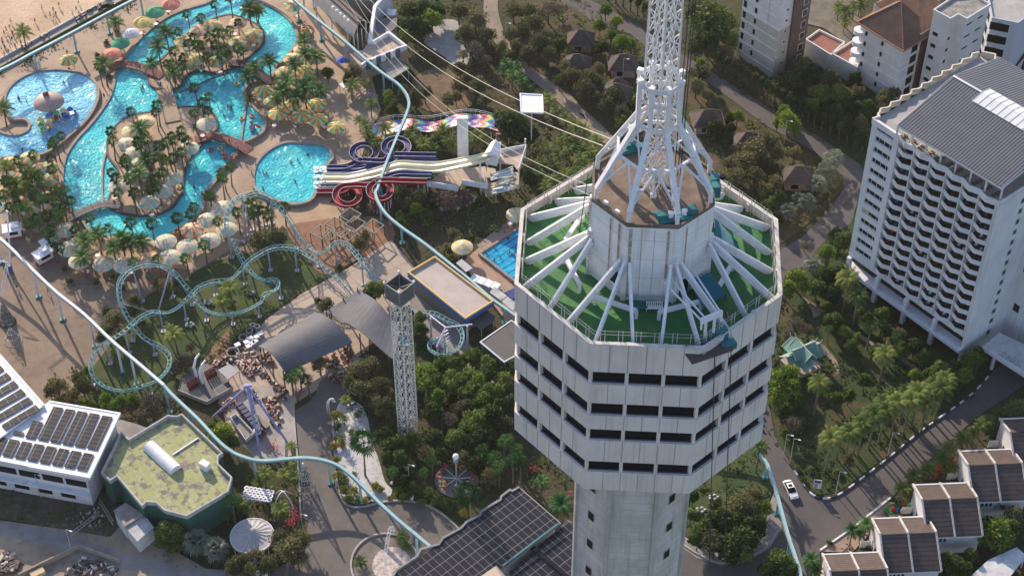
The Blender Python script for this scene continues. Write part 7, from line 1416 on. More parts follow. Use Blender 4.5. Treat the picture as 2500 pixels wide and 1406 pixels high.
# --- rides and clutter
m_pl = mat('ride_lavender', (.30, .30, .52), .45, (.25, .25, .44), .8)
c = W(RD(1000, 800)); t = empty('pendulum_ride', c, 'pendulum swing ride with long lavender legs over a pale slab', 'ride'); top = W(RD(925, 415), 8.5)
for q in ((1090, 1290), (1400, 1080), (500, 790), (1000, 700)): MB().tube([W(RD(*q), .2), top], .24, 8).build('leg', m_pl, t)
MB().bar(top + Vector((-.8, 0, 0)), top + Vector((.8, .3, 0)), .6, .6).build('hub', m_pl, t)
mb = MB(); lo2 = W(RD(1050, 940), 2.2); s = Vector((.45, 0, 0))
for sg in (-1, 1): mb.bar(top + s * sg, lo2 + s * sg, .14)
for k in range(8): mb.bar((top + s).lerp(lo2 + s, k / 8), (top - s).lerp(lo2 - s, (k + 1) / 8), .09)
mb.build('swing_arm', white, t)
mb = MB(); d = (W(RD(1060, 940)) - W(RD(870, 700))).normalized(); cc = W(RD(960, 820), 1.4); pr = Vector((-d.y, d.x, 0))
mb.prism([(cc + d * a + pr * b).xy for a, b in ((-5, -.9), (-5, .9), (5, .9), (5, -.9))], .9, 1.3); hl = mb.build('gondola', m_iron, t)
for k in range(8): MB().box(cc + d * (-4.4 + k * 1.2) + Vector((0, 0, .4)), (.9, 1.5, .7), math.atan2(d.y, d.x)).build('seat_row', mat('seat_navy', (.04, .04, .10), .6), hl)
MB().lathe(lo2 + Vector((0, 0, -.9)), [(.8, 0), (.9, .7), (.7, .8), (.2, .7)], 8).build('counterweight', white, t)
p = [W(RD(*q), 1.0) for q in ((720, 820), (790, 780), (1010, 1010), (905, 1095))]; MB().prism([v.xy for v in p], 0, .9).build('loading_platform', mat('platform_grey', (.22, .20, .19), .8), t); MB().wall([v.xy for v in p], .9, 1.8, .1).build('platform_rail', white, t)
p = [W(RD(*q), .9) for q in ((1000, 790), (1060, 760), (1200, 890), (1150, 925))]; MB().prism([v.xy for v in p], 0, .8).build('loading_platform', mat('platform_grey', (.22, .20, .19)), t)
c = W(RD(420, 400)); t = empty('thrill_ride', c, 'dark ride deck with rows of red seats and two pale robot arms', 'ride')
p = [W(RD(*q), 1.2) for q in ((75, 470), (250, 540), (425, 612), (745, 430), (600, 240), (430, 130), (110, 290))]; MB().prism([v.xy for v in p], .6, 1.1).build('deck', mat('deck_black', (.05, .05, .055), .6, (.10, .10, .105), .5, 5, stripe=[(R(30), 2.2, (.22, .20, .18), .05)]), t); MB().wall([v.xy for v in p[:4]], .4, 1.5, .15, False).build('deck_edge', mat('deck_edge_grey', (.36, .33, .29), .7), t)
for (x0, y0) in ((190, 400), (410, 270)):
    sr = MB(); 
    for i in range(5):
        for j in range(4): o = W(RD(x0 + i * 26 + j * 10, y0 - i * 15 + j * 18), 1.7); sr.box(o, (.36, .36, .4), .5).box(o + Vector((-.1, .2, .4)), (.36, .1, .55), .5)
    tag(sr.build('seat_bank', mat('seat_dark_red', (.13, .015, .02), .6), t), kind='stuff')
for (x, y) in ((300, 230), (375, 310)): v = W(RD(x, y + 70), 1.1); MB().tube([v, v + Vector((-.3, .4, 2.4)), v + Vector((.2, 1.2, 4.2)), v + Vector((.9, 2.2, 4.6))], [.32, .3, .26, .2], 10).build('arm', white_clean, t)
p = [W(RD(*q), 2.6) for q in ((560, 215), (700, 140), (820, 230), (690, 330))]; MB().prism([v.xy for v in p], 2.4, 2.6).build('control_roof', mat('control_grey', (.30, .30, .31), .7), t)
for v in p: MB().box((v.x, v.y, 1.2), (.12, .12, 2.4)).build('post', m_iron, t)
MB().prism([W(RD(*q), 1).xy for q in ((250, 540), (300, 510), (560, 370), (745, 440), (425, 612))], .2, .58).build('ramp', mat('platform_grey', (.22, .20, .19)), t)
def things(Z, pts, fn, desc, cat, grp, name):
    for q in pts:
        c = W(Z(*q[:2]), .3); c.z = 0; t = empty(name, c, None, cat, grp); REG.append((t, desc)); fn(t, c, q)
m_cr = mat('concrete_ring', (.30, .30, .29), .85, (.22, .22, .21), 1)
things(RD, [(750, 15, 1.25)], lambda t, c, q: (MB().wall([(c.x + q[2] * math.cos(a * .349), c.y + q[2] * math.sin(a * .349)) for a in range(18)], 0, .9, .2).build('ring', m_cr, t)), 'grey concrete ring', 'concrete ring', 'concrete rings beside the curved roof', 'concrete_ring')
things(F_, [(100, 1075, .85), (145, 1030, .65), (168, 990, .5), (200, 1000, .55)], lambda t, c, q: (MB().wall([(c.x + q[2] * math.cos(a * .349), c.y + q[2] * math.sin(a * .349)) for a in range(18)], 0, 1.0, .16).build('ring', m_cr, t)), 'grey concrete ring', 'concrete ring', 'concrete rings beside the curved roof', 'concrete_ring')
things(F_, [(125, 1110), (150, 1085), (165, 1120), (185, 1105), (140, 1140), (225, 1050), (195, 1075), (60, 1130)], lambda t, c, q: (MB().box(c + Vector((0, 0, .45)), (1.1, .9, .9), .6).build('box_body', mat('pale_carton', (.50, .49, .48), .7), t), MB().box(c + Vector((0, 0, .95)), (1.2, 1.0, .1), .6).build('lid', white, t)), 'pale grey storage box', 'box', 'pale boxes beside the concrete rings', 'storage_box')
m_deb = mat('debris_orange', (.38, .17, .10), .8, (.22, .12, .09), 1.5, 5, rand=.3)
def debris(name, Z, poly, n, label, seed, ms_=(m_deb, m_iron, mat('debris_pale', (.50, .42, .36), .8)), s=(.3, 1.1)):
    rnd = random.Random(seed); mb = MB(); pp = [W(Z(*q)) for q in poly]; c = sum(pp, Vector()) / len(pp); P2_ = [(v.x, v.y) for v in pp]; xs = [v.x for v in pp]; ys = [v.y for v in pp]; k = 0
    while k < n:
        x, y = rnd.uniform(min(xs), max(xs)), rnd.uniform(min(ys), max(ys))
        if inpoly((x, y), P2_): k += 1; h = rnd.uniform(.15, .9); mb.box((x, y, h / 2), (rnd.uniform(*s), rnd.uniform(*s) * .5, h), rnd.uniform(0, 3), rnd.randrange(3))
    o = mb.build(name, list(ms_), org=(c.x, c.y, 0)); tag(o, kind='stuff'); return o
debris('building_debris', RD, [(900, 130), (1000, 100), (1200, 330), (1430, 470), (1400, 600), (1290, 590), (1250, 400), (1050, 250), (900, 230)], 120, '', 1); debris('building_debris', RD, [(760, 80), (900, 50), (960, 180), (1000, 320), (900, 290)], 60, '', 2); debris('ride_parts', RD, [(1180, 700), (1330, 680), (1350, 850), (1230, 950)], 40, '', 3)
debris('building_debris', F_, [(650, 1240), (860, 1130), (900, 1200), (850, 1300), (700, 1320)], 70, '', 4); debris('scrap_heap', I, [(430, 1400), (580, 1270), (700, 1300), (850, 1370), (820, 1420)], 90, '', 5, (m_iron, m_iron, mat('debris_pale', (.5, .42, .36)))); debris('timber_heap', I, [(0, 1260), (60, 1240), (150, 1330), (80, 1406), (0, 1406)], 120, '', 6, (m_bark, mat('debris_pale', (.5, .42, .36)), m_iron), (.1, 1.6))
debris('rubble', I, [(450, 1000), (700, 930), (780, 1000), (700, 1080), (560, 1060)], 70, '', 7, (mat('debris_pale', (.5, .42, .36)), m_deb, m_iron), (.15, .6)); debris('dry_leaf_heap', SL, [(1340, 880), (1480, 790), (1600, 760), (1800, 800), (1820, 900), (1600, 1000), (1400, 1010)], 200, '', 8, (mat('dry_leaves', (.30, .22, .19), .9), mat('debris_pale', (.5, .42, .36)), m_bark), (.3, .9))
for i, (Z, q, n) in enumerate([(RD, [(560, 640), (760, 560), (800, 640), (620, 760)], 40), (RD, [(1100, 560), (1280, 560), (1330, 690), (1180, 700)], 40), (RD, [(880, 480), (1010, 480), (1100, 620), (960, 560)], 30), (F_, [(60, 1150), (180, 1150), (240, 1230), (130, 1330), (40, 1250)], 70), (F_, [(700, 1330), (820, 1300), (880, 1400), (760, 1400)], 40), (DT, [(260, 230), (420, 330), (520, 460), (440, 450)], 60), (DT, [(560, 430), (760, 560), (860, 700), (700, 620)], 50), (I, [(300, 800), (430, 800), (420, 860), (310, 850)], 20), (RD, [(500, 120), (700, 60), (760, 120), (560, 200)], 40)]): debris('site_clutter', Z, q, n, '', 20 + i)
debris('cafe_clutter', RD, [(1060, 60), (1180, 30), (1230, 130), (1130, 150)], 30, '', 9)
# small rides, sculpture and structures of the lower park
c = W(J(545, 815)); t = empty('cone_tree_frame', c, 'tall cone shaped wire tree with green ornaments standing on the avenue', 'decoration tree'); MB().lathe(c, [(2.05, 0), (1.2, 3.6), (.12, 8.4)], 12).build('net', leafm('ornament_green', (.05, .09, .06), (.12, .13, .11)), t) if 0 else None
mb = MB()
for k in range(12): a = pi / 6 * k; mb.tube([c + Vector((2.0 * math.cos(a), 2.0 * math.sin(a), 0)), c + Vector((.06 * math.cos(a), .06 * math.sin(a), 8.6))], .04, 4)
for z in (.1, 1.5, 3, 4.5, 6, 7.2): r = 2.0 * (1 - z / 8.7); mb.tube([c + Vector((r * math.cos(a * .5236), r * math.sin(a * .5236), z)) for a in range(12)], .06, 4, closed=True)
mb.build('frame', m_metal, t); mb = MB(); rnd = random.Random(3)
for k in range(260): z = 8 * rnd.random() ** 1.4; r = 1.95 * (1 - z / 8.7); a = rnd.uniform(0, 6.28); leafcard(mb, c + Vector((r * math.cos(a), r * math.sin(a), z)), .2, rnd)
mb.build('ornament_net', leafm('ornament_green', (.04, .08, .05), (.10, .12, .09)), t); MB().ball(c + Vector((0, 0, 8.7)), .2, 6).build('star', white_clean, t)
c = W(J(160, 1120), 2.8); c.z = 0; t = empty('merry_go_round_tent', c, 'round pale fabric tent top with sagging folds beside the big green tree', 'tent'); mb = MB(); n = 20; rr = 4.1; pr = [(rr, 2.8), (rr * .75, 2.95), (rr * .45, 3.3), (rr * .2, 3.9), (.1, 4.4)]
for i, (r, z) in enumerate(pr):
    for j in range(n * 2): a = pi * j / n; zz = z - (.12 if j % 2 and 0 < i < 4 else 0); mb.v.append(c + Vector((r * math.cos(a), r * math.sin(a), zz)))
for i in range(4):
    for j in range(n * 2): k = (j + 1) % (n * 2); mb.f.append((i * 2 * n + j, i * 2 * n + k, (i + 1) * 2 * n + k, (i + 1) * 2 * n + j)); mb.m.append(0)
mb.build('tent_top', mat('tent_fabric', (.52, .49, .48), .7, (.42, .40, .40), .7, 5, trans=.15), t)
MB().wall([(c.x + rr * math.cos(j * .314), c.y + rr * math.sin(j * .314)) for j in range(20)], 2.4, 2.9, .15).build('rim', white, t)
for j in range(10): MB().cyl(c + Vector((rr * .95 * math.cos(j * .628), rr * .95 * math.sin(j * .628), 0)), .07, 2.5, 6).build('post', white, t)
p = [W(J(*q), 3.6) for q in ((110, 755), (318, 790), (290, 875), (85, 850))]; cc = sum(p, Vector()) / 4; t = empty('disc_display_stand', (cc.x, cc.y, 0), 'rack of white ring discs in three rows above a pinkish garden', 'display stand'); MB().prism([v.xy for v in p], 2.9, 3.0).build('panel', mat('panel_mauve', (.30, .25, .30), .7), t)
for i in range(3):
    for j in range(7): v = p[0].lerp(p[1], (j + .5) / 7).lerp(p[3].lerp(p[2], (j + .5) / 7), (i + .5) / 3); v.z = 3.1; MB().lathe(v, [(.5, 0), (.5, .15), (.25, .15), (.25, 0)], 12).build('ring_disc', white_clean, t)
for v in p: MB().box((v.x, v.y, 1.45), (.12, .12, 2.9)).build('post', m_metal, t)
for k, (a, b, h, lb) in enumerate([(J(300, 960), J(450, 830), 3.4, 'thin white garden arch, nearer the disc display stand'), (J(325, 830), J(465, 950), 3.4, 'thin white garden arch crossing it, nearer the avenue')]):
    a, b = W(a), W(b); pt = [a.lerp(b, i / 12) + Vector((0, 0, h * math.sin(pi * i / 12))) for i in range(13)]; o = MB().tube(pt, .09, 5).build('garden_arch', white_clean, org=tuple(a)); tag(o, lb, 'arch', 'garden arches')
for (a, b, h, lb) in ((J(700, 260), J(722, 150), 5, 'curved thin white arch lamp at the yellow hedge'), (J(1105, 1390), J(1140, 1060), 7, 'curved white lattice arch over the round mosaic bed')):
    a0 = W(a); tp = W(b, h); o = MB(); pt = [a0, a0.lerp(tp, .4) + Vector((-.3, .2, 1.2)), tp, tp + Vector((.5, -.6, -.5))]; pt = crom(pt, 5)
    for dx in (-.25, .25): o.tube([v + Vector((dx, 0, 0)) for v in pt], .05, 4)
    for i in range(len(pt) - 1): o.bar(pt[i] + Vector((-.25, 0, 0)), pt[i + 1] + Vector((.25, 0, 0)), .05)
    x = o.build('lattice_arch', white_clean, org=tuple(a0)); tag(x, lb, 'arch', None)
c = W(J(1605, 730)); t = empty('balloon_carousel', c, 'small wheel carousel with balloon cars and a white ball on a central pole', 'carousel'); MB().tube([c, c + Vector((0, 0, 6.6))], .16, 8).build('pole', mat('pole_tan', (.40, .36, .26), .6), t); MB().ball(c + Vector((0, 0, 7.2)), .62, 10).build('ball', white_clean, t); MB().ball(c + Vector((0, 0, 5.9)), .5, 10).build('ball', mat('ball_blue', (.20, .30, .42), .4), t); MB().cyl(c, 4.3, .25, 20).build('platform', mat('platform_grey', (.22, .20, .19)), t)
cc = [(.3, .03, .04), (.28, .3, .06), (.35, .32, .35), (.3, .05, .12), (.35, .08, .08), (.4, .32, .08), (.08, .2, .1), (.2, .08, .22)]
for k in range(8):
    a = pi / 4 * k; e = c + Vector((3.2 * math.cos(a), 3.2 * math.sin(a), 1.0)); MB().bar(c + Vector((0, 0, .6)), e, .14).build('spoke', white, t); mm = mat('balloon_%d' % k, cc[k], .4); b = MB().ball(e + Vector((0, 0, 1.1)), .42, 8, 1.15).build('balloon', mm, t); MB().cyl(e + Vector((0, 0, -.2)), .45, .55, 8).build('basket', m_deb, b)
for k in range(4): c = W(J(*[(840, 215), (870, 200), (1150, 760), (1290, 870)][k])); m_ = MB(); m_.ball(c + Vector((0, 0, .5)), .35, 7, .8); m_.tube([c + Vector((.2, 0, .7)), c + Vector((.35, 0, 1.1)), c + Vector((.2, 0, 1.4))], .08, 5); m_.tube([c, c + Vector((0, 0, .4))], .06, 4); o = m_.build('bird_sculpture', white_clean, org=tuple(c)); o['category'] = 'sculpture'; o['group'] = 'white bird sculptures'; REG.append((o, 'small white bird sculpture'))
for q in (E_(1490, 825), E_(1360, 985), E_(1790, 755), K(1550, 920), K(1470, 1000)): 
    c = W(q); m_ = MB()
    for k in range(5): a = k * 1.26; m_.ball(c + Vector((.8 * math.cos(a), .5 * math.sin(a), .45)), .35, 6)
    o = m_.build('rock_cluster', mat('white_rock', (.52, .52, .50), .9, (.35, .35, .34), 1.5), org=tuple(c)); o['category'] = 'rocks'; o['group'] = 'white garden rocks'; REG.append((o, 'cluster of white garden rocks'))
# castle spire at the bottom edge
c = W(I(1820, 1395)); t = empty('toy_castle', c, 'small grey castle spires at the bottom edge below the big green tree', 'castle'); 
for dx, dy, h in ((0, 0, 3.2), (-1.4, -.5, 1.8), (1.4, -.6, 1.6)): MB().cyl(c + Vector((dx, dy, 0)), .6, h, 10).build('turret', white, t); MB().cyl(c + Vector((dx, dy, h)), .75, 2.2, 10, .03).build('spire', mat('spire_grey', (.16, .19, .24), .5), t)
# big swing ride, cone and caravans at the far left
c = W(E_(80, 600)); t = empty('swing_ride_frame', c, 'tall thin white ride frame on a blue base at the left edge', 'ride'); q = lambda x, y, z: W(E_(x, y), z)
MB().tube([c, W(E_(50, 160), 15)], .2, 8).build('post', white, t); MB().cyl(c, .5, 2.2, 10).build('base', mat('base_blue', (.04, .10, .32), .5), t)
a, b = W(E_(52, 530), 8), W(E_(15, 750), 3); mb = MB()
for o in (-.3, .3): mb.tube([W(E_(52, 165), 14.9) + Vector((o, 0, 0)), W(E_(-60, 240), 14.9) + Vector((o, 0, 0))], .07, 5); mb.tube([a + Vector((o, 0, 0)), b + Vector((o, 0, 0))], .07, 5); mb.tube([a + Vector((o, 0, 0)), W(E_(-40, 505), 8) + Vector((o, 0, 0))], .07, 5)
for k in range(9): mb.bar(a.lerp(b, k / 9) + Vector((-.3, 0, 0)), a.lerp(b, (k + 1) / 9) + Vector((.3, 0, 0)), .06)
mb.build('truss', white, t)
c = W(E_(55, 960)); t = empty('striped_cone_figure', c, 'dark striped pointed cone tent on the dirt yard near the left edge', 'cone tent'); MB().lathe(c, [(1.7, 0), (1.3, 1.6), (.7, 4.2), (.05, 6.5)], 14).build('cone', mat('cone_stripes', (.10, .05, .09), .6, (.30, .28, .26), 1.2, 2, co='pos', stripe=[('z', 1.0, (.04, .14, .12), .4)]), t); MB().lathe(c, [(1.9, 0), (1.75, .4)], 14).build('base_ring', m_iron, t)
c = W(E_(95, 1090)); t = empty('ring_cone_frame', c, 'open cone frame of thin grey rings in front of the striped cone', 'cone frame'); mb = MB()
for r, z in ((1.85, .1), (1.3, 1.3), (.8, 2.5), (.35, 3.6)): mb.tube([c + Vector((r * math.cos(a * .4), r * math.sin(a * .4), z)) for a in range(16)], .06, 5, closed=True)
for k in range(5): a = k * 1.256; mb.tube([c + Vector((1.85 * math.cos(a), 1.85 * math.sin(a), .1)), c + Vector((.3 * math.cos(a), .3 * math.sin(a), 3.7))], .045, 4)
mb.build('ring_frame', m_metal, t)
def truck(c, rz, label):
    t = empty('white_cart', c, label, 'food cart', 'white carts on the dirt yard'); M = Matrix.Rotation(rz, 3, 'Z'); MB().box(c + Vector((0, 0, 1.5)), (3.6, 2.2, 1.9), rz).build('body', white_clean, t); MB().box(c + Vector((0, 0, 2.55)), (4.2, 2.8, .12), rz).box(c + M @ Vector((.6, .3, 2.9)), (1.8, 1.6, .5), rz).build('roof', white_clean, t)
    MB().box(c + Vector((0, 0, .4)), (3.7, 2.3, .35), rz).build('skirt', mat('skirt_red', (.35, .05, .05), .6), t); MB().box(c + M @ Vector((0, -1.12, 1.7)), (2.2, .06, .8), rz).build('counter_window', m_glass, t)
    for x in (-1.1, 1.1):
        for y in (-1, 1): MB().tube([c + M @ Vector((x, y, .32)), c + M @ Vector((x, y * 1.15, .32))], .32, 10).build('wheel', m_iron, t)
truck(W(E_(310, 480), 1.5) * 1, .75, 'white food cart with red skirt, nearer of two in a row left of the umbrellas'); truck(W(E_(360, 395), 1.5), .75, 'white food cart directly behind another cart left of the umbrellas'); truck(W(E_(90, 305), 1.5), .25, 'white food cart with red skirt under trees at the left edge')
for t in list(bpy.data.objects):
    if t.name.startswith('white_cart'): t.location.z = 0
# car, sign, bikes
def car(c, rz, paint, label, name='white_car', bed=False):
    c = Vector((c.x, c.y, .25)); t = empty(name, c, label, 'car'); M = Matrix.Rotation(rz, 3, 'Z'); T = lambda v: c + M @ Vector(v)
    prof = [(-2.25, .35), (-2.3, .75), (-1.75, .98), (-1.0, 1.05), (.95, 1.0), (2.0, .82), (2.25, .6), (2.25, .35)]; mb = MB(); n = len(prof)
    wy = lambda x: .88 - .10 * abs(x / 2.3) ** 3
    mb.add([T((x, -wy(x), z)) for x, z in prof] + [T((x, wy(x), z)) for x, z in prof], [tuple(range(n))[::-1], tuple(range(n, 2 * n))] + [(i, (i + 1) % n, n + (i + 1) % n, n + i) for i in range(n)]); body = mb.build('body', paint, t)
    cp_ = [(-1.65, 1.0, .80), (-1.0, 1.42, .62), (.25, 1.44, .62), (1.15, .98, .80)]; mb = MB(); mb.add([T((x, -w, z)) for x, z, w in cp_] + [T((x, w, z)) for x, z, w in cp_], [(3, 2, 1, 0), (4, 5, 6, 7), (0, 1, 5, 4), (1, 2, 6, 5), (2, 3, 7, 6), (0, 4, 7, 3)]); mb.build('greenhouse_glass', m_glass, t)
    MB().box(T((-.38, 0, 1.45)), (1.25, 1.26, .06), rz).build('roof_panel', paint, t); MB().box(T((-.3, 0, 1.49)), (.6, .7, .03), rz).build('sunroof', m_glass, t)
    for x in (-1.4, 1.4):
        for y in (-.8, .8): w = MB().tube([T((x, y - .1, .32)), T((x, y + .1, .32))], .33, 14).build('wheel', m_iron, t); MB().tube([T((x, y - .11, .32)), T((x, y + .11, .32))], .18, 10).build('rim', m_metal, w)
    for y in (-.62, .62): MB().box(T((2.18, y, .68)), (.14, .36, .14), rz).build('headlight', white_clean, t); MB().box(T((-2.24, y, .8)), (.1, .36, .16), rz).build('tail_light', PCOL[2], t)
    return t
paint = mat('car_white', (.78, .78, .78), .25, coat=.6); a, b = W(L(172, 735), .8), W(L(232, 855), .8); d = b - a; car((a + b) / 2, math.atan2(d.y, d.x), paint, 'white saloon car with dark sunroof driving on the resort road by the lawn corner')
c = W(A(760, 60)); car(c, .5, mat('car_dark', (.03, .03, .035), .3), 'dark car parked on the beach promenade under the monorail beam', name='dark_car')
c = W(L(385, 800)); t = empty('sign_board', c, 'tilted white information board with a dark picture on the lawn corner', 'sign'); MB().box(c + Vector((0, 0, 1.9)), (1.5, .1, 2.5), -.2).build('board', white, t); MB().box(c + Vector((0, -.08, 2.7)), (1.25, .04, .7), -.2).build('picture', mat('picture_dark', (.06, .07, .10), .5), t)
for k in range(5): MB().box(c + Vector((-.3 + (k % 2) * .1, -.09, 2.0 - k * .25)), (.6, .03, .08), -.2).build('text_line', mat('picture_dark', (.06, .07, .10)), t)
for x in (-.6, .6): MB().box(c + Vector((x, .02, .35)), (.08, .08, .7)).build('leg', m_metal, t)
def moto(q, rz, label):
    c = W(q); t = empty('motor_scooter', c, label, 'scooter', 'scooters'); M = Matrix.Rotation(rz, 3, 'Z'); T = lambda v: c + M @ Vector(v)
    for x in (-.6, .6): MB().tube([T((x, -.06, .28)), T((x, .06, .28))], .28, 12).build('wheel', m_iron, t)
    MB().box(T((-.25, 0, .62)), (.9, .3, .3), rz).box(T((.1, 0, .38)), (.6, .28, .12), rz).bar(T((.6, 0, .3)), T((.42, 0, 1.0)), .12).build('body', mat('scooter_dark', (.05, .05, .06), .4), t); MB().bar(T((.42, -.3, 1.02)), T((.42, .3, 1.02)), .05).build('handlebar', m_metal, t); MB().box(T((-.3, 0, .82)), (.7, .26, .1), rz).build('seat', m_iron, t)
moto(L(1485, 148), .6, 'scooter on the kerb edge where the dark road meets the footpath'); moto(C(940, 830), -.8, 'scooter on the tan footpath beyond the feather palms')
for k, q in enumerate([A(640, 85), A(600, 125), A(560, 150), A(700, 50), A(340, 250), A(200, 340), A(170, 350), A(300, 275)]): c = W(q); M = Matrix.Rotation(.5 + k * .3, 3, 'Z'); t = empty('motor_scooter', c, None, 'scooter', 'scooters parked on the promenade'); REG.append((t, 'dark scooter parked on the promenade')); MB().box(c + Vector((0, 0, .6)), (1.2, .3, .35), .5 + k * .3).build('body', mat('scooter_dark', (.05, .05, .06)), t); MB().tube([c + M @ Vector((-.6, -.06, .28)), c + M @ Vector((-.6, .06, .28))], .28, 8).build('wheel', m_iron, t); MB().tube([c + M @ Vector((.6, -.06, .28)), c + M @ Vector((.6, .06, .28))], .28, 8).build('wheel', m_iron, t)
# promenade wall and posts, fences
o = MB().wall([W(q).xy for q in ((-200, 290), (0, 172), (160, 83), (318, -2), (420, -60))], 0, .9, .25, False).build('promenade_hedge_wall', mat('hedge_wall_green', (.05, .075, .03), .95, (.08, .10, .04), 1), org=tuple(W((0, 172)))); tag(o, 'low green hedge wall between the promenade road and the pool deck', 'hedge')
o = MB().wall([W(q).xy for q in ((-200, 265), (0, 148), (130, 75), (271, -3), (400, -80))], 0, .6, .5, False).build('beach_wall', mat('pale_beach_wall', (.55, .50, .46), .85, (.44, .40, .36), .6), org=tuple(W((0, 148)))); tag(o, 'low pale wall between the beach and the promenade', 'wall')
for q, lb in (((E_(1700, 960), E_(1880, 860), F_(420, 780), F_(700, 640), F_(830, 560)), 'dark wire fence along the plaza side of the coaster lawn'), ((F_(30, 480), F_(200, 470), F_(400, 400), F_(600, 350)), 'thin brown fence between the coaster lawn and the red earth')):
    p = crom([W(x) for x in q], 6); mb = MB(); mb.tube([v + Vector((0, 0, 1.3)) for v in p], .04, 4); mb.tube([v + Vector((0, 0, .7)) for v in p], .03, 4)
    for v in p[::2]: mb.bar(v, v + Vector((0, 0, 1.4)), .07)
    o = mb.build('wire_fence', m_iron, org=tuple(p[0])); tag(o, lb, 'fence')
# street lamps and tall palms posts, light poles
def lamp(q, h, label=None):
    c = W(q); t = empty('street_lamp', c, None, 'lamp', 'grey street lamps'); REG.append((t, 'slim grey street lamp')); MB().tube([c, c + Vector((0, 0, h))], [.09, .05], 6).build('pole', m_metal, t); MB().tube([c + Vector((0, 0, h)), c + Vector((.8, -.3, h + .2))], .04, 5).build('arm', m_metal, t); MB().box(c + Vector((1.0, -.4, h + .15)), (.55, .22, .1), -.35).build('lamp_head', white, t)
for q in (L(890, 555), L(1120, 385), L(520, 830), L(150, 570), C(395, 330), C(400, 100), D(575, 570), C(1230, 585), D(685, 1030), I(510, 1240), I(290, 850), J(525, 1130), (1000, 1190), L(200, 600), C(440, 30)): lamp(q, 7)
# electricity pole with cross truss on the building site
for (a, b, lb) in ((I(500, 1110), I(700, 960), 'left fallen lattice boom on the rubble'), (I(700, 870), I(800, 1030), 'short rusty lattice boom leaning beside the brown shed')):
    a, b = W(a, .5), W(b, 1.6); mb = MB(); s = Vector((0, .5, 0))
    for o_ in (s, -s): mb.bar(a + o_, b + o_, .1)
    for k in range(10): mb.bar((a + s).lerp(b + s, k / 10), (a - s).lerp(b - s, (k + 1) / 10), .07)
    o = mb.build('lattice_boom', mat('rusty_pale', (.36, .31, .26), .8), org=tuple(a)); tag(o, lb, 'boom')
p = [W(I(*q)) for q in ((140, 1420), (560, 1215), (850, 1320))]; o = MB().wall([v.xy for v in p], 0, 1.4, .3, False).build('site_wall', mat('site_wall', (.34, .28, .22), .9, (.26, .21, .17), .6), org=tuple(p[0])); tag(o, 'low brown corner wall around the scrap heap at the building site', 'wall')
MB().box(W(I(265, 1385), .6), (2.6, 1.4, .9), .6).build('timber_crate', mat('plywood', (.55, .42, .26), .8), org=tuple(W(I(265, 1385)))); tag(bpy.data.objects['timber_crate'], 'light plywood crate at the bottom edge of the building site', 'crate')
# play garden between town houses
sheet('artificial_turf', [L(865, 910), L(1040, 885), L(1085, 960), L(860, 980)], mat('turf_green', (.025, .10, .03), .9), z=.3)
for k, (x, y, cl) in enumerate(((925, 945, 2), (955, 955, 3), (1000, 925, 2), (990, 960, 1), (1035, 930, 5))):
    c = W(L(x, y)); o = MB().box(c + Vector((0, 0, .5)), (.8, .5, .9), k).ball(c + Vector((0, 0, 1.1)), .28, 6).build('play_spring_toy', PCOL[cl], org=tuple(c)); o['category'] = 'play toy'; o['group'] = 'play toys on the turf'; REG.append((o, '%s spring toy on the turf' % ['orange', 'yellow', 'red', 'blue', 'white', 'green'][cl]))
def flowers(Z, pts, m, desc):
    for q in pts: c = W(Z(*q)); mb = MB(); rnd = random.Random(int(q[0])); [leafcard(mb, c + Vector((rnd.gauss(0, .5), rnd.gauss(0, .5), rnd.uniform(.2, 1.1))), .2, rnd) for _ in range(60)]; o = mb.build('flowering_shrub', m, org=tuple(c)); o['category'] = 'shrub'; o['group'] = 'flowering shrubs'; REG.append((o, desc))
flowers(K, [(420, 745), (640, 905), (660, 955)], mat('blossom_pink', (.55, .08, .14), .7, trans=.2), 'pink flowering shrub'); flowers(J, [(430, 1040), (460, 970), (470, 1010), (495, 125), (305, 500)], MATS['blossom_pink'], 'pink flowering shrub'); flowers(L, [(1240, 660), (1330, 600), (1220, 690)], mat('blossom_red', (.5, .05, .03), .7, trans=.2), 'red flowering shrub')
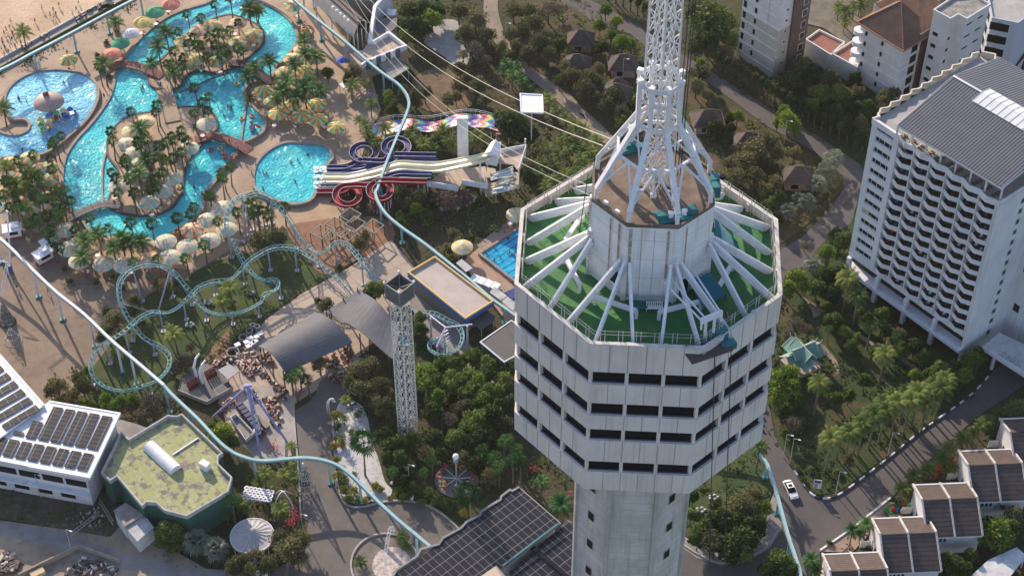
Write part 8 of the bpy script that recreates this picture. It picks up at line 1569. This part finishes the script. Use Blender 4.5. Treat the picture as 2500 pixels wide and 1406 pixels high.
# ================================================================ PEOPLE
m_skin = mat('skin', (.42, .25, .17), .6); m_hair = mat('hair_black', (.02, .016, .014), .6)
def person_proto(shirt, shorts, pose='stand', bare=False):
    root = bpy.data.objects.new('person', None); COL.objects.link(root); ORG[root.name] = Vector()
    V = []; E = []; Rr = []
    def v(p, r, par=None): V.append(p); Rr.append(r); (E.append((par, len(V) - 1)) if par is not None else None); return len(V) - 1
    st = .18 if pose == 'walk' else 0
    pel = v((0, 0, .95), .135); sp = v((0, 0, 1.12), .115, pel); ch = v((0, -.01, 1.32), .14, sp); nk = v((0, 0, 1.47), .055, ch); hd = v((0, -.015, 1.58), .088, nk); v((0, -.01, 1.70), .085, hd)
    nose = v((0, -.11, 1.59), .014, hd)
    for s in (-1, 1):
        sh = v((s * .18, 0, 1.40), .062, ch); sw = st * s
        if pose == 'reach' and s == 1: el, wr, fd = (s * .34, -.12, 1.5), (s * .38, -.2, 1.72), Vector((.1, -.2, .95))
        else: el, wr, fd = (s * .25, .03 - sw * .5, 1.12), (s * .27, -.06 - sw, .88), Vector((0, -.15, -.98))
        e_ = v(el, .042, sh); w_ = v(wr, .03, e_); pm = v(tuple(Vector(wr) + fd * .07), .032, w_)
        for k, l in enumerate((.06, .075, .08, .072, .058)):
            o = Vector((0, -.03 + .016 * k, 0)) if k else Vector((-s * .02, -.045, .03)); v(tuple(Vector(wr) + fd * (.07 + (l if k else .03)) + o), .009, pm)
        hp_ = v((s * .095, 0, .88), .09, pel); kn = v((s * .11, -.03 + st * s, .49), .06, hp_); an = v((s * .115, .02 + st * s * 1.6, .09), .038, kn); v((s * .125, -.13 + st * s * 1.6, .035), .034, an)
    me = bpy.data.meshes.new('body'); me.from_pydata(V, E, []); o = bpy.data.objects.new('tmp_body', me); COL.objects.link(o); o.modifiers.new('s', 'SKIN'); sm = o.modifiers.new('u', 'SUBSURF'); sm.levels = 1; sm.render_levels = 1
    if not me.skin_vertices: me.skin_vertices.new()
    for i, r in enumerate(Rr): me.skin_vertices[0].data[i].radius = (r, r)
    me.skin_vertices[0].data[0].use_root = True
    m2 = bpy.data.meshes.new_from_object(o.evaluated_get(bpy.context.evaluated_depsgraph_get())); bpy.data.objects.remove(o)
    for m in (m_skin, shirt, shorts): m2.materials.append(m)
    for p in m2.polygons:
        c = p.center; p.use_smooth = True
        p.material_index = 2 if .55 < c.z < 1.0 and abs(c.x) < .21 and c.z > .6 else (1 if (1.0 <= c.z < 1.44 and abs(c.x) < .24 and not bare) else 0)
    b = bpy.data.objects.new('body', m2); COL.objects.link(b); b.parent = root
    MB().ball((0, .012, 1.665), .105, 8, .95).build('hair', m_hair, root); KIDS[root.name] = [q for q in bpy.data.objects if q.parent == root]; return root
CL = dict(red=(.5, .04, .04), white=(.7, .7, .7), blue=(.05, .12, .4), black=(.03, .03, .035), green=(.08, .3, .15), pink=(.6, .25, .3))
CM = {k: mat('cloth_' + k, c, .85) for k, c in CL.items()}
PP = [('red', person_proto(CM['red'], CM['black'])), ('white', person_proto(CM['white'], CM['blue'], 'walk')), ('blue', person_proto(CM['blue'], CM['black'], 'walk')), ('black', person_proto(CM['black'], CM['blue'])), ('green', person_proto(CM['green'], CM['black'], 'walk')), ('pink', person_proto(CM['pink'], CM['white']))]
SW = [('bare chested', person_proto(CM['red'], CM['red'], 'reach', True)), ('bare chested', person_proto(CM['blue'], CM['blue'], 'stand', True)), ('black shirted', person_proto(CM['black'], CM['black'], 'reach'))]
pi_ = [0]
def people(Z, pts, z, where, grp, swim=False):
    for q in pts:
        pi_[0] += 1; k = pi_[0]
        if swim: c, src = SW[k % 3]; desc = c + ' person ' + where; w = W(Z(*q), z); w.z = z - random.uniform(1.0, 1.25)
        else: c, src = PP[k % 6]; desc = 'person in %s top %s' % (c, where); w = W(Z(*q), z + .8); w.z = z
        put(None, src, w, random.uniform(0, 6.28), random.uniform(.95, 1.08), desc, 'person', grp)
random.seed(31)
people(A, [(75, 150), (45, 215), (85, 280), (30, 240), (70, 200), (380, 70), (385, 120), (360, 110), (400, 100), (545, 65), (565, 100), (580, 120), (520, 100), (20, 310), (35, 340), (10, 350), (75, 350), (90, 240), (55, 260), (15, 290), (110, 330), (60, 370), (30, 390), (155, 340), (200, 330), (230, 320), (150, 310), (560, 20), (420, 40), (250, 150), (300, 60)], .0, 'on the beach', 'people on the beach')
people(A, [(480, 380), (850, 180), (1120, 130), (500, 620), (745, 690), (870, 480), (930, 480), (1150, 610), (1190, 560), (1200, 640), (1760, 770), (1830, 1180), (1800, 1240)], .3, 'on the pool deck', 'people on the pool deck')
people(A, [(1000, 485), (1090, 500), (1600, 990), (1640, 1010), (1690, 1020)], 1.8, 'on a footbridge', 'people on the footbridges')
people(A, [(137, 705), (190, 725), (455, 590), (160, 1070), (130, 700), (345, 870), (1020, 625), (1010, 640), (1300, 690), (1270, 700), (1630, 760), (1650, 775), (1600, 830), (1560, 770), (1510, 1070), (1575, 1065), (1600, 1100), (1605, 1130), (1390, 1340), (1690, 600), (1800, 830), (1730, 850), (1200, 770), (1230, 290), (1240, 280)], .9, 'in the pool', 'bathers in the water park pools', True)
people(B, [(490, 1140), (500, 1160), (560, 1105), (240, 1230), (265, 1240), (470, 1300), (240, 1350), (440, 1160), (15, 770)], .9, 'in the pool', 'bathers in the water park pools', True)
people(G, [(80, 575), (130, 525), (170, 515), (185, 505), (165, 610), (180, 605), (195, 620), (210, 625), (220, 575), (20, 610), (120, 645), (75, 660), (235, 700), (190, 800)], .75, 'in the lap pool', 'swimmers in the lap pool', True)
people(E_, [(345, 735), (1520, 450), (120, 700)], 0, 'on the yard', 'people on the dirt yard'); people(Hh, [(455, 180)], 0, 'on the road', 'people'); people(J, [(1145, 60)], 0, 'on the path', 'people')
w = W((1772, 786), 145); w.z = 145; put(None, PP[0][1], w, 2, 1, 'person in red shirt standing on the green terrace beside the gantry', 'person', 'people'); REG[-1][0]['label'] = 'person in red shirt standing on the green terrace beside the gantry'; REG.pop()
for c, s in PP + SW:
    if s.name not in USED:
        for q in KIDS[s.name]: bpy.data.objects.remove(q)
        bpy.data.objects.remove(s)
# swim rings
def ring_proto(m): return MB().tube([(.5 * math.cos(a * .5236), .5 * math.sin(a * .5236), 0) for a in range(12)], .17, 8, closed=True).build('swim_ring', m)
RG = [('yellow', ring_proto(PCOL[1])), ('orange', ring_proto(PCOL[0])), ('red', ring_proto(PCOL[2]))]
def rings(Z, pts, z, wh):
    for k, q in enumerate(pts):
        c, src = RG[(k + len(pts)) % 3]; put(None, src, W(Z(*q), z), 0, 1, '%s swim ring %s' % (c, wh), 'swim ring', 'swim rings')
for r in RG: KIDS[r[1].name] = []
rings(A, [(1695, 600), (1730, 850), (1510, 1070), (1575, 1062), (1600, 1090), (1610, 1125), (1670, 1110), (1805, 830), (1660, 1130)], 1.0, 'floating on the pool')
rings(B, [(55, 600), (515, 895), (160, 830)], .9, 'near the kiddie pool'); rings(A, [(1740, 350), (1280, 1335)], 1.3, 'on the island deck')
c = W(E_(1270, 340)); t = empty('ring_stack', c, 'orange stack of swim rings by the southern umbrellas', 'swim rings')
for k in range(5): MB().tube([c + Vector((.55 * math.cos(a * .5236), .55 * math.sin(a * .5236), .25 + k * .33)) for a in range(12)], .17, 6, closed=True).build('swim_ring', PCOL[0], t)
for k in range(4): MB().tube([c + Vector((1.4 + .55 * math.cos(a * .5236), .7 + .55 * math.sin(a * .5236), .25 + k * .33)) for a in range(12)], .17, 6, closed=True).build('swim_ring', PCOL[0], t)
c = W(B(545, 245)); t = empty('ring_stack', c, 'orange and yellow pile of swim rings above the pale yellow umbrellas', 'swim rings')
for k in range(9): o = Vector((random.uniform(-1.2, 1.2), random.uniform(-1, 1), .3 + k * .22)); MB().tube([c + o + Vector((.6 * math.cos(a * .5236), .6 * math.sin(a * .5236), 0)) for a in range(12)], .2, 6, closed=True).build('swim_ring', PCOL[k % 2], t)
c = W(B(805, 480)); t = empty('parasol_cluster', c, 'blue and white parasol over a small stall right of the umbrellas', 'parasol'); MB().tube([c, c + Vector((0, 0, 2.6))], .05, 6).build('pole', white_clean, t); MB().lathe(c + Vector((0, 0, 2.1)), [(1.4, 0), (.05, .6)], 8).build('canopy', mat('canvas_blue', (.05, .10, .42), .8), t)
# potted shrubs on the deck
for q in [A(700, 410), A(762, 318), A(728, 520), A(780, 560), A(840, 240), E_(805, 645), E_(500, 680), E_(690, 690), E_(880, 730), E_(465, 590)]:
    c = W(q); t = empty('potted_shrub', c, None, 'potted plant', 'potted shrubs on the pool deck'); REG.append((t, 'round planter with a small dark shrub')); MB().lathe(c, [(.7, 0), (.85, .5), (.7, .5), (.65, .4)], 12).build('pot', m_cope, t); mb = MB(); rnd = random.Random(int(q[0])); [leafcard(mb, c + Vector((rnd.gauss(0, .35), rnd.gauss(0, .35), rnd.uniform(.5, 1.2))), .2, rnd) for _ in range(70)]; mb.build('foliage', LM['dark'], t)
# slide pool foam
c = W(SL(120, 620), .92); mb = MB(); rnd = random.Random(5)
for y in (535, 570, 630, 690, 745): 
    for k in range(26): q = W(SL(150 - 120 * rnd.random() ** 1.5, y + rnd.gauss(0, 9)), .93); a = rnd.uniform(0, 3); s = rnd.uniform(.1, .4); mb.add([q + Vector((s * math.cos(a + j * 1.57) * (1.8 if j % 2 else .7), s * math.sin(a + j * 1.57), .02 * (k % 3))) for j in range(4)], [(0, 1, 2, 3)])
tag(mb.build('foam', mat('foam_white', (.8, .82, .82), .6), org=tuple(c)), kind='stuff')
# ================================================================ AIR
hz = MB(); hz.box((0, 300, 150), (1100, 1000, 302)); hm = bpy.data.materials.new('haze'); hm.use_nodes = True; n_ = hm.node_tree; n_.nodes.remove(n_.nodes['Principled BSDF'])
pv = n_.nodes.new('ShaderNodeVolumePrincipled'); pv.inputs['Color'].default_value = (.95, .92, .90, 1); pv.inputs['Density'].default_value = HAZE if (HAZE := .00004) else 0; pv.inputs['Anisotropy'].default_value = .35; n_.links.new(pv.outputs[0], n_.nodes['Material Output'].inputs['Volume'])
hz.build('haze', hm, kind='stuff'); S.cycles.volume_bounces = 0
# ================================================================ LABELS
LMK = [('the mushroom fountain', A(365, 700)), ('the play structure', A(400, 870)), ('the round pool spit', A(130, 920)), ('the north footbridge', A(950, 480)), ('the white umbrella', A(933, 230)), ('the lone beach palm', A(165, 280)), ('the purple footbridge', B(180, 520)), ('the beige footbridge', A(1205, 750)),
 ('the figure slide', B(165, 925)), ('the float rope', A(1460, 590)), ('the top left corner', (20, 20)), ('the north island tip', B(230, 280)), ('the north island centre', A(1550, 330)), ('the north island west end', A(1250, 440)), ('the eastern red footbridge', A(1600, 1010)), ('the middle island centre', A(1100, 1080)), ('the middle island west shore', A(850, 1050)), ('the middle island north shore', A(1400, 800)),
 ('the middle island southern tip', E_(1020, 180)), ('the grey footbridge', E_(640, 160)), ('the white food carts', E_(330, 450)), ('the left edge cart', E_(90, 305)), ('the left edge grove', E_(200, 80)), ('the round pool grove', A(220, 1250)), ('the southern umbrella row', E_(900, 450)), ('the orange ring stack', E_(1270, 340)), ('the highest coaster hill', E_(1720, 100)), ('the slide pool', B(450, 1200)), ('the slide pool upper edge', B(640, 1000)),
 ('the ring pile', B(545, 245)), ('the round cluster tree', B(700, 560)), ('the folded lounger rack', B(950, 690)), ('the ride station', TP(500, 200)), ('the station terrace', TP(1050, 700)), ('the striped stall roof', TP(1230, 930)), ('the pale clearing', (1090, 110)), ('the dense upright bush', B(1150, 760)), ('the purple slide loops', SL(700, 400)), ('the red slide loops', SL(600, 850)), ('the white pylon', SL(1660, 500)), ('the rainbow slide', SL(1300, 100)), ('the stair tower', SL(2200, 650)), ('the square white canopy', (1300, 400)),
 ('the pergola frames', F_(850, 280)), ('the lone cream umbrella', F_(1665, 440)), ('the lap pool', (1215, 625)), ('the blue fascia building', (1110, 720)), ('the drop tower foot', (997, 1060)), ('the drop tower head', (985, 780)), ('the spiral coaster', DT(700, 1000)), ('the swooping roof', F_(980, 950)), ('the barrel roof', F_(560, 1120)), ('the white boxes', F_(150, 1100)), ('the coaster lawn centre', E_(1500, 740)), ('the western coaster loop', E_(1050, 650)), ('the lowest coaster loop', I(850, 60)), ('the lone striped cone', E_(55, 960)),
 ('the robot arm ride', RD(420, 400)), ('the pendulum ride', RD(1000, 850)), ('the mossy roof', I(1200, 600)), ('the white solar hall', I(500, 450)), ('the rusty shed', I(930, 1000)), ('the round tent', J(160, 1120)), ('the disc stand', J(200, 810)), ('the cone wire tree', J(545, 780)), ('the gravel garden top', J(830, 210)), ('the gravel garden middle', J(860, 520)), ('the gravel garden end', J(1000, 820)), ('the round mosaic bed', J(1150, 1330)), ('the balloon carousel', J(1605, 750)), ('the central solar roof', (1200, 1300)),
 ('the dark grey roof', DT(1400, 950)), ('the scalloped roof edge', (1290, 1200)), ('the bushes under the pod', K(250, 620)), ('the island garden', K(1640, 1100)), ('the island garden rocks', K(1540, 940)), ('the white car', L(200, 800)), ('the information board', L(385, 800)), ('the road corner kerb', L(480, 850)), ('the play garden', L(970, 940)), ('the lowest town house', L(650, 1300)), ('the middle town house', L(1300, 950)), ('the second town house', L(1600, 700)), ('the carport', L(1650, 1300)), ('the scooter on the kerb', L(1485, 148)), ('the striped kerb middle', L(900, 570)),
 ('the green pavilion', Hh(290, 1185)), ('the hotel front columns', Hh(820, 860)), ('the hotel left corner', Hh(610, 600)), ('the hotel lower right corner', Hh(1450, 1180)), ('the entrance canopy', HB(1500, 950)), ('the road bend', (2080, 440)), ('the southernmost bungalow', D(790, 1230)), ('the big dark tree', D(180, 130)), ('the apartment tower', D(600, 540)), ('the hipped roof block', D(1450, 600)), ('the courtyard', D(1050, 60)), ('the hedge row', D(900, 900)), ('the resort road middle', D(500, 760)), ('the brown open trees', D(500, 1050)),
 ('the topmost bungalow', C(935, 255)), ('the second bungalow', C(905, 430)), ('the third bungalow', C(1235, 430)), ('the hidden bungalow', C(1190, 640)), ('the tan footpath top', C(350, 150)), ('the tan footpath middle', C(650, 600)), ('the tan footpath lower end', C(1000, 950)), ('the feather palm grove', C(850, 1150)), ('the large round tree', C(440, 880)), ('the top edge road', C(1100, 60))]
LW = [(n, W(q).xy, q) for n, q in LMK]
ORD = ['', 'second ', 'third ', 'fourth ', 'fifth ', 'sixth ', 'seventh ', 'eighth ', 'ninth ', 'tenth ', 'eleventh ', 'twelfth ', 'thirteenth ', 'fourteenth ', 'fifteenth ', 'sixteenth ', 'seventeenth ', 'eighteenth ', 'nineteenth ', 'twentieth ']
ORD += ['twenty-' + o for o in ['first ', 'second ', 'third ', 'fourth ', 'fifth ', 'sixth ', 'seventh ', 'eighth ', 'ninth ']]
bk = {}
for o, d in REG:
    w = o.location; q = PX((w.x, w.y, w.z)); best = min(LW, key=lambda l: (l[1] - w.xy).length); dx, dy = q[0] - best[2][0], q[1] - best[2][1]
    rel = ('right of' if dx > 0 else 'left of') if abs(dx) > abs(dy) * 1.2 else ('below' if dy > 0 else 'above')
    bk.setdefault((d, rel, best[0]), []).append((math.hypot(dx, dy), o))
for (d, rel, n), L_ in bk.items():
    L_.sort(key=lambda t: t[0])
    for k, (_, o) in enumerate(L_): o['label'] = '%s %s %s' % (d, rel, n) if len(L_) == 1 else '%s %s %s, %snearest' % (d, rel, n, ORD[min(k, len(ORD) - 1)])
